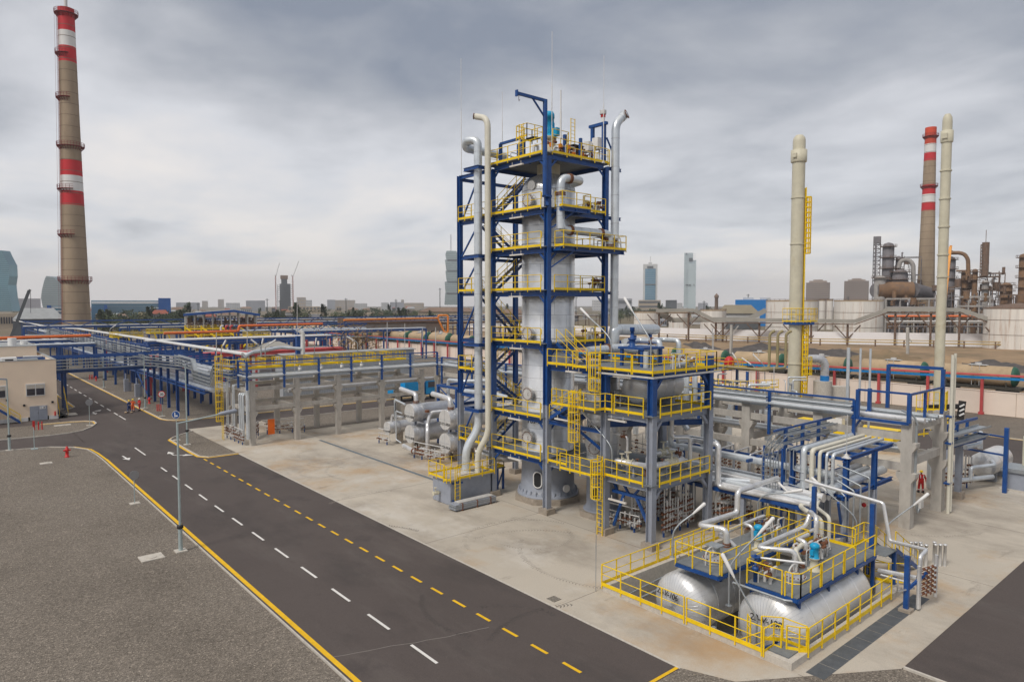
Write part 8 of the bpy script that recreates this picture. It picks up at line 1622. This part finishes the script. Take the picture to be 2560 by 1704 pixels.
# trees
def tree_proto(seed, kind, h, w, n):
    r_ = random.Random(seed); t = bpy.data.objects.new('tree', None); COL.objects.link(t); ORG[t] = Vector(); mb = MB(); mb.tube([(0, 0, 0), (.1, .05, h*.35), (-.1, .1, h*.7)], .22*h/8, 6, r1=.05)
    L_ = []
    for k in range(7):
        a = r_.uniform(0, 6.28); z = h*r_.uniform(.3, .8); e = (w*.45*math.cos(a), w*.45*math.sin(a), z + h*.15); mb.tube([(0, 0, z-h*.1), e], .06*h/8, 4, r1=.02); L_.append(e)
    mb.build('trunk', BARK, t); mb = MB(); cl = [(0, 0, h*.75)] + L_ + [(r_.uniform(-.4, .4)*w, r_.uniform(-.4, .4)*w, h*r_.uniform(.35, .95)) for _ in range(8)]
    for k in range(n):
        c = r_.choice(cl); rad = w*.24*r_.random()**.4; v = Vector((r_.gauss(0, 1), r_.gauss(0, 1), r_.gauss(0, .8))).normalized()*rad; p = Vector(c) + v; s = r_.uniform(.16, .42)*h/8
        if kind == 'poplar': p.x *= .35; p.y *= .35
        a1 = Vector((r_.gauss(0, 1), r_.gauss(0, 1), r_.gauss(0, 1))).normalized(); b1 = a1.orthogonal().normalized(); mb.add([p + a1*s, p + b1*s, p - a1*s, p - b1*s*.7], [(0, 1, 2, 3)])
    mb.build('crown', LEAF[seed % 3], t); return t
TP = [tree_proto(0, 'r', 8, 7, 420), tree_proto(1, 'r', 7, 8, 420), tree_proto(2, 'r', 9, 6, 420), tree_proto(5, 'poplar', 12, 7, 420)]
TL = [('round dark green tree', 'trees of the town'), ('yellowing loose tree', 'yellowing trees of the town'), ('deep green broad tree', 'deep green trees of the town'), ('tall narrow poplar', 'poplars of the town')]

used = [False]*4; rr = random.Random(8)
for i in range(290):
    zone = rr.random()
    if zone < .32: px, dist = rr.uniform(250, 480), rr.uniform(370, 560)
    elif zone < .72: px, dist = rr.uniform(640, 1120), rr.uniform(380, 760)
    elif zone < .9: px, dist = rr.uniform(1500, 1900), rr.uniform(520, 1000)
    else: px, dist = rr.uniform(0, 2560), rr.uniform(700, 1300)
    k = rr.choice([0, 0, 1, 2, 2, 3]); c = at(px, 761, dist)
    o = TP[k] if not used[k] else dup(TP[k]); used[k] = True; o.location = (c.x, c.y, 0); s = rr.uniform(.7, 1.35); o.scale = (s, s, s); o.rotation_euler = (0, 0, rr.uniform(0, 6)); tag(o, TL[k][0] + ' standing among the low town buildings beyond the plant', 'tree', TL[k][1])
mb = MB(); rr = random.Random(31)
def twig(p, d, l, r_, n):
    q = p + d*l; mb.tube([p, q], r_, 4, False, False, r1=r_*.6)
    if n: [twig(q, (d + Vector((rr.gauss(0, .5), rr.gauss(0, .5), rr.gauss(0, .3)))).normalized(), l*.75, r_*.6, n-1) for _ in range(3)]
t = thing('bare_tree', 'sparse tangled brown tree behind the grey shed roof', 'tree', (66, 128, 0)); twig(Vector((66, 128, 0)), Vector((0, 0, 1)), 3.2, .22, 5); [twig(Vector((66, 128, 3)), Vector((a_, -a_*.9, .5)).normalized(), 2.6, .15, 4) for a_ in (-1, 1, .4)]; mb.build('branches', BARK, t)
mb = MB(); [mb.add([(x, y, z), (x+.3, y, z+.1), (x+.2, y+.3, z+.2)], [(0, 1, 2)]) for x, y, z in [(66+rr.gauss(0, 3), 128+rr.gauss(0, 3), 8+rr.gauss(0, 1.6)) for _ in range(500)]]; mb.build('leaves', mat('autumn_leaf', (.20, .12, .04), .9, 0, .3, 1), t)
# shed behind the concrete bridge
SH = thing('corrugated_shed', 'pale grey corrugated shed with low pitched roof behind the concrete bridge', 'shed', (44, 108, 0)); mb = MB(); mb.box(43, 108, 0, 68, 111, 7.3); mb.build('wall', SHED, SH); mb = MB(); [mb.box(43+k*.4, 107.93, .2, 43.2+k*.4, 108, 7.3) for k in range(62)]; o = mb.build('corrugation', mat('shed_rib', (.40, .42, .44), .6), SH)
mb = MB(); mb.add([(42.7, 107.7, 7.3), (68.3, 107.7, 7.3), (68.3, 109.5, 7.5), (42.7, 109.5, 7.5), (42.7, 111.3, 7.3), (68.3, 111.3, 7.3)], [(0, 1, 2, 3), (3, 2, 5, 4)]); mb.add([(42.7, 107.7, 7.22), (68.3, 107.7, 7.22), (68.3, 107.7, 7.3), (42.7, 107.7, 7.3)], [(0, 1, 2, 3)]); mb.build('roof', ROOFG, SH)
t = thing('hip_roof_hut', 'small grey hip roof peeping over the corrugated shed', 'hut', (50, 140, 0)); mb = MB(); mb.box(48, 132, 0, 58, 142, 5.6); mb.build('wall', SHED, t); mb = MB(); mb.add([(47.5, 131.5, 5.6), (58.5, 131.5, 5.6), (58.5, 142.5, 5.6), (47.5, 142.5, 5.6), (52, 137, 8.0), (54, 137, 8.0)], [(0, 1, 5, 4), (1, 2, 5), (2, 3, 4, 5), (3, 0, 4)]); mb.build('roof', GAL, t)
# far racks in the left middle
def xrack(label, y, x0, x1, z, n, m_pipe, posts=7, m=BLUE, w=3.0, r=.22, truss=False, tiers=1):
    t = thing('pipe_bridge', label, 'pipe bridge', (x0, y, 0)); mb = MB(); nn = max(2, int((x1-x0)/posts))
    for k in range(nn+1):
        x = x0+(x1-x0)*k/nn
        for yy in (y, y+w): mb.bar((x, yy, 0), (x, yy, z), .34)
        mb.bar((x, y, z-.2), (x, y+w, z-.2), .25)
    for yy in (y, y+w):
        mb.bar((x0, yy, z-.2), (x1, yy, z-.2), .25, .4)
        if truss:
            mb.bar((x0, yy, z+1.6), (x1, yy, z+1.6), .2, .3)
            for k in range(nn*2): a_ = x0+(x1-x0)*k/(nn*2); b_ = x0+(x1-x0)*(k+1)/(nn*2); mb.bar((a_, yy, z-.2 if k % 2 else z+1.6), (b_, yy, z+1.6 if k % 2 else z-.2), .16)
    mb.build('frame', m, t); mb = MB()
    for k in range(n): yy = y+.4+k*(w-.8)/max(1, n-1); mb.tube([(x0, yy, z+r), (x1, yy, z+r)], r*rnd.uniform(.5, 1), 8)
    if tiers > 1: [mb.tube([(x0, y+.5+k*.6, z-2.4), (x1, y+.5+k*.6, z-2.4)], r*.8, 8) for k in range(4)]
    mb.build('pipes', m_pipe, t); return t
def wpipe(label, pts, r, m): mb = MB(); mb.tube(pts, r, 10, bend=.8); return single(mb, 'overhead_pipe', m, label, 'pipe')
wpipe('bright orange pipe running above the roofs at the far left', [(2, 150, 9.5), (22.8, 150, 9.65)], .28, ORANGE); wpipe('bright orange pipe stepping up once behind the yellow walkway', [(35.5, 150, 9.7), (49.4, 150, 9.75), (50.3, 150, 9.8), (50.3, 150, 10.9), (69.5, 150, 11.0)], .28, ORANGE)
for k in range(3): mb = MB(); mb.tube([(47.2+k*1.0, 152, 9.5), (47.2+k*1.0, 152, 10.8), (47.7+k*1.0, 152, 10.9)], .22, 8, bend=.3); single(mb, 'pipe_stub', PINK if k else VENT, ['pale', 'first faded red', 'second faded red'][k] + ' upright pipe stub beside the step in the orange pipe', 'pipe')
xrack('slim blue rack under the orange pipe in the left middle distance', 150.5, 30, 70, 7.4, 3, STPIPE, 10, w=1.5); xrack('blue pipe rack with pale pipes crossing behind the yellow walkway', 138, 30, 66, 8.6, 5, WHITEP, 7, tiers=2); xrack('low blue pipe rack ending in a tall goal post before the railway', 165, 70, 108, 8.6, 2, STPIPE, 12, w=2)
xrack('blue trussed pipe bridge left of the brown girder bridge', 185, 62, 100, 8.2, 5, STPIPE, 6, truss=True, tiers=2); xrack('long far blue pipe rack with white pipes crossing the middle distance', 240, 20, 200, 9.0, 6, WHITEP, 9, truss=True, tiers=2); xrack('far dark pipe rack full of rusty pipes before the railway', 215, 110, 190, 8.4, 7, RUSTY, 8, RUSTY, tiers=2); xrack('farther pipe rack with pink pipes crossing beyond the concrete bridge', 128, 28, 64, 6.4, 5, PINK, 6, PINK, tiers=2)
xrack('far left blue rack with white pipe behind the buff building', 205, -30, 28, 6.4, 4, WHITEP, 8); xrack('rack of pink pipes at the far left behind the building', 165, -20, 26, 7.2, 5, STPIPE, 6, tiers=2); xrack('pale pipeline on blue posts right of the huge chimney', 270, 50, 105, 7.2, 2, CRPIPE, 6, w=1.5)
xrack('long pale pipeline rack spanning in front of the distant houses', 300, 90, 330, 8.6, 4, VENT, 10, RUSTY, tiers=2)
G = thing('girder_bridge', 'rusty brown plate girder bridge with an orange pipe in the middle distance', 'bridge', (100, 210, 0)); mb = MB(); a, b = at(868, 823, 235), at(1100, 812, 262); mb.bar((a.x, a.y, 7.2), (b.x, b.y, 7.0), 2.4, 2.9); mb.build('girder', mat('grey_brown_girder', (.27, .24, .215), .85, 0, .15, .15, stain=((.2, .12, .07), .4, .5, .75)), G)
mb = MB(); n = 22
for k in range(n+1): p = a.lerp(b, k/n); mb.bar((p.x-.1-1.25*FW.x, p.y-1.25*FW.y, 5.8), (p.x-.1-1.25*FW.x, p.y-1.25*FW.y, 8.6), .12)
for k in (2, 9, 14, 20): p = a.lerp(b, k/n); mb.bar((p.x, p.y, 0), (p.x, p.y, 5.8), .9)
mb.bar((a.x, a.y, 9.0), (b.x, b.y, 8.8), 2.2, .3); mb.tube([(a.x, a.y, 9.4), (b.x, b.y, 9.2)], .3, 8); mb.build('stiffener', RUSTY, G)
wpipe('orange pipe along the top of the brown girder bridge, looping down at its right end', [at(860, 800, 232), at(1094, 795, 258), at(1112, 832, 258), at(1120, 830, 258), at(1120, 788, 258), at(1096, 788, 258), at(1096, 795, 258)], .38, mat('amber_pipe_paint', (.70, .22, .03), .5, 0, .12, .5)); mb = MB(); facing_box(mb, 843, 858, zrow(850, 822, 233), zrow(850, 795, 233), 233, 4); single(mb, 'rusty_housing', RUSTY, 'dark rusty box housing at the left end of the girder bridge', 'housing')
# scaffold framed building with grey roof
t = thing('open_process_building', 'open framed process building with yellow stairs under a shallow grey roof', 'building', tuple(at(470, 761, 215))); mb = MB(); my = MB(); mb2 = MB()
A0, B0, w = span(462, 640, 215); n = Vector((A0.x+B0.x, A0.y+B0.y, 0)).normalized()*16; zr_ = zrow(540, 783, 215); zp = zrow(585, 774, 215)
for k in range(9):
    for s in (0, .5, 1): p = A0.lerp(B0, k/8) + n*s; mb2.bar((p.x, p.y, 0), (p.x, p.y, zr_), .3)
for z in (2.5, 4.5, 6.4, 8.2, 10.0):
    for s in (0, 1): p = A0 + n*s; q = B0 + n*s; mb.bar((p.x, p.y, z), (q.x, q.y, z), .2, .35)
    for k in range(60): f0 = rnd.random(); p = A0.lerp(B0, f0) + n*rnd.random(); h = rnd.uniform(.8, 1.8); mb.tube([(p.x, p.y, z), (p.x, p.y, z+h)], rnd.choice([.08, .15, .25]), 5)
for z in (4.5, 6.6, 8.4): rail(my, [A0 + Vector((0, 0, z-15.5)) - n*.06, A0.lerp(B0, rnd.uniform(.5, 1)) + Vector((0, 0, z-15.5)) - n*.06], step=1.6, r=.06, toe=.35)
for f_ in (.0, .22, .5, .75): p = A0.lerp(B0, f_) - n*.06; my.bar((p.x, p.y, 2), (p.x+3, p.y-2.4, 6.4), .25, .5); my.bar((p.x+3, p.y-2.4, 6.4), (p.x, p.y, 9), .25, .4); my.bar((p.x, p.y, 0), (p.x, p.y, 9.6), .4)
mb.build('pipes', RUSTY, t); mb2.build('frame', VENT, t); my.build('railing', YEL, t); mb = MB(); m0 = A0.lerp(B0, .68); q0 = A0.lerp(B0, -.02); q1 = A0.lerp(B0, 1.05); P_ = [(q0, zr_), (m0, zp), (q1, zrow(640, 784, 215))]; vs = []
for p, z in P_: vs += [(p.x - n.x*.1, p.y - n.y*.1, z), (p.x + n.x*1.1, p.y + n.y*1.1, z), (p.x - n.x*.1, p.y - n.y*.1, z-.7), (p.x + n.x*1.1, p.y + n.y*1.1, z-.7)]
mb.add(vs, [(0, 4, 5, 1), (4, 8, 9, 5), (2, 3, 7, 6), (6, 7, 11, 10)]); mb.m = 1; mb.add(vs, [(0, 2, 6, 4), (4, 6, 10, 8), (1, 5, 7, 3), (5, 9, 11, 7)]); mb.build('roof', [ROOFG, BLUE], t)
for i, (x0, x1, y, z) in enumerate(((30, 36, 170, 8.2), (40, 47, 182, 8.4), (62, 68, 178, 7.2))):
    t = thing('yellow_access_platform', ['cluster of yellow railed platforms behind the white pipe pair', 'second cluster of yellow railed platforms below the orange pipe', 'yellow railed gantry under the right part of the orange pipe'][i], 'platform', (x0, y, 0)); mb = MB(); rail(mb, [(x0, y, z), (x1, y, z), (x1, y+4, z), (x0, y+4, z)], step=1.0, r=.06, toe=.3, closed=True); rail(mb, [(x0, y, z-2.5), (x1*.5+x0*.5, y, z-2.5)], step=1, r=.05); [mb.bar((x, y, z), (x+2.5, y, 0.5), .25) for x in (x0+1, x1-3)]; mb.build('railing', YEL, t); mb = MB(); mb.box(x0, y, z-.2, x1, y+4, z); [mb.bar((x, y+1, 0), (x, y+1, z), .35) for x in (x0, (x0+x1)/2, x1)]; mb.build('frame', BLUE, t)
for i in range(14):
    x = 36 + i*2.4; y = 132 + (i % 3)*9; mb = MB(); mb.tube([(x, y, 0), (x, y, rnd.uniform(5, 8))], rnd.uniform(.2, .5), 10); single(mb, 'standing_column', [GREYP, STPIPE, WHITEP][i % 3], 'upright pale vessel or column among the racks of the middle distance', 'column', 'upright columns of the middle distance')
for i in range(26):
    x = 30 + (i % 13)*3.1; y = 146 + (i//13)*30 + rnd.uniform(0, 8); mb = MB(); mb.bar((x, y, 0), (x, y, rnd.uniform(4, 8)), .4); single(mb, 'steel_post', [BLUE, PINK][i % 2], ['blue', 'faded red'][i % 2] + ' steel post among the pipe racks of the middle distance', 'post', ['blue', 'red'][i % 2] + ' steel posts of the middle distance')
# mid distance lamps and rods
def dlamp(label, px, pyb, pyt, dist, hx, hy):
    a = at(px, pyb, dist); b = at(px, pyt, dist); e = at(hx, hy, dist); t = thing('swan_neck_lamp', label, 'lamp', tuple(a), 'white swan neck lamps on the process decks'); mb = MB(); mb.tube([a, b, b.lerp(e, .35)], .06, 6, bend=.5); mb.build('pole', GALV, t); mb = MB(); mb.tube([b.lerp(e, .4), e], .1, 8); mb.build('lamp_head', WHITE, t)
dlamp('white lamp at the left end of the yellow bridge walkway', 553, 900, 872, 86, 565, 850); dlamp('white lamp on the bridge walkway leaning left, one of a close pair', 652, 895, 867, 92, 627, 848); dlamp('white lamp on the bridge walkway standing upright between two leaning ones', 653, 895, 868, 92, 658, 845); dlamp('white lamp on the bridge walkway leaning right, one of a close pair', 663, 893, 866, 93, 690, 849); dlamp('white lamp before the small grey hip roof', 786, 888, 870, 100, 791, 844); dlamp('white lamp leaning left at the right end of the bridge walkway', 894, 884, 856, 100, 867, 841)
dlamp('white lamp leaning left above the yellow process platforms, nearer', 1893, 958, 922, 100, 1854, 894); dlamp('white lamp leaning left beside the red vessel', 1912, 952, 915, 102, 1882, 885); dlamp('grey lamp leaning left beyond the yellow process platforms', 1846, 950, 905, 100, 1830, 881); dlamp('small white lamp at the far left behind the yellow platforms', 275, 835, 822, 180, 290, 812)
for i, (px, py0, py1, d, lab) in enumerate(((743, 840, 745, 110, 'above the blue post behind the walkway'), (618, 900, 815, 100, 'left of the close pair of lamps'), (541, 900, 830, 100, 'near the yellow caged ladder'), (737, 935, 880, 84, 'before the left concrete bridge'), (968, 870, 805, 110, 'above the corrugated shed, left'), (1012, 870, 808, 110, 'above the corrugated shed, right'), (1056, 868, 820, 110, 'at the right end of the corrugated shed'), (1089, 880, 818, 95, 'above the right end of the bridge rail'), (1781, 905, 820, 60, 'behind the right corner of the upper side deck'), (1784, 940, 830, 75, 'beside the blue post right of the side structure'), (1935, 1010, 915, 60, 'in front of the right bridge trays'))):
    mb = MB(); mb.tube([at(px, py0, d), at(px, py1, d)], .035 if d < 90 else .05, 5); single(mb, 'lightning_rod', VENT, 'thin pale lightning rod ' + lab, 'lightning rod')
wpipe('silver pipe looping above the yellow walkway towards the pale riser', [at(612, 890, 92), at(630, 880, 93), at(655, 877, 95), at(700, 868, 98), at(757, 872, 99)], .24, STPIPE)
t = thing('blue_riser_post', 'short thick blue post and pale riser behind the yellow walkway', 'post', tuple(at(745, 880, 100))); mb = MB(); mb.bar(at(745, 885, 100), at(745, 840, 100), .55); mb.build('post', BLUE, t); mb = MB(); mb.tube([at(757, 885, 99), at(757, 832, 99), at(748, 826, 99)], .3, 12, bend=.8); mb.build('riser', WHITEP, t)
t = thing('crane', 'dark crane boom leaning right at the far left beside the teal tower', 'crane', tuple(at(30, 840, 330))); mb = MB(); mb.bar(at(28, 842, 330), at(73, 726, 330), 1.1, 1.1); mb.build('boom', HAZ5, t); mb = MB(); mb.bar(at(76, 728, 330), at(77, 782, 330), .15); mb.bar(at(71, 725, 330), at(77, 728, 330), 1.0); mb.build('hoist_line', HAZ5, t)
for i in range(12):
    px = [668, 700, 865, 990, 1100, 1440, 1760, 1870, 1985, 2010, 2120, 495][i]; d = 600; top = [746, 750, 745, 748, 720, 742, 752, 735, 745, 742, 740, 757][i]; mb = MB(); c = at(px, 761, d); mb.bar((c.x, c.y, 0), (c.x, c.y, zrow(px, top, d)), .5); mb.bar(c + Vector((0, 0, zrow(px, top+3, d)-15.5)) - RT*1.5, c + Vector((0, 0, zrow(px, top+3, d)-15.5)) + RT*1.5, .3); single(mb, 'mast', HAZ5, 'thin dark mast standing up from the distant town', 'mast', 'thin masts over the distant town')
t = thing('utility_pole', 'leaning concrete utility pole with a stay standing on the bare earth', 'pole', tuple(at(1828, 880, 150))); mb = MB(); mb.bar(at(1827, 884, 150), at(1829, 812, 150), .45); mb.bar(at(1829, 836, 150), at(1846, 814, 150), .2); mb.build('pole', CONC, t)
t = thing('utility_pole', 'grey utility pole before the white wall near the slim cream stack', 'pole', tuple(at(2268, 880, 150))); mb = MB(); mb.bar(at(2269, 884, 150), at(2269, 818, 150), .45); mb.bar(at(2269, 840, 150), at(2279, 855, 150), .2); mb.build('pole', CONC, t)
# haze
hz_m = bpy.data.materials.new('haze_volume'); hz_m.use_nodes = True; tt = hz_m.node_tree; tt.nodes.clear(); pv = tt.nodes.new('ShaderNodeVolumePrincipled'); pv.inputs['Color'].default_value = (.88, .9, .95, 1); pv.inputs['Density'].default_value = .00017; pv.inputs['Anisotropy'].default_value = .1; ou = tt.nodes.new('ShaderNodeOutputMaterial'); tt.links.new(pv.outputs[0], ou.inputs['Volume'])
if True:
    mb = MB(); mb.box(-1050, -1050, -4, 4550, 4550, 175); mb.build('haze', hz_m, kind='stuff')
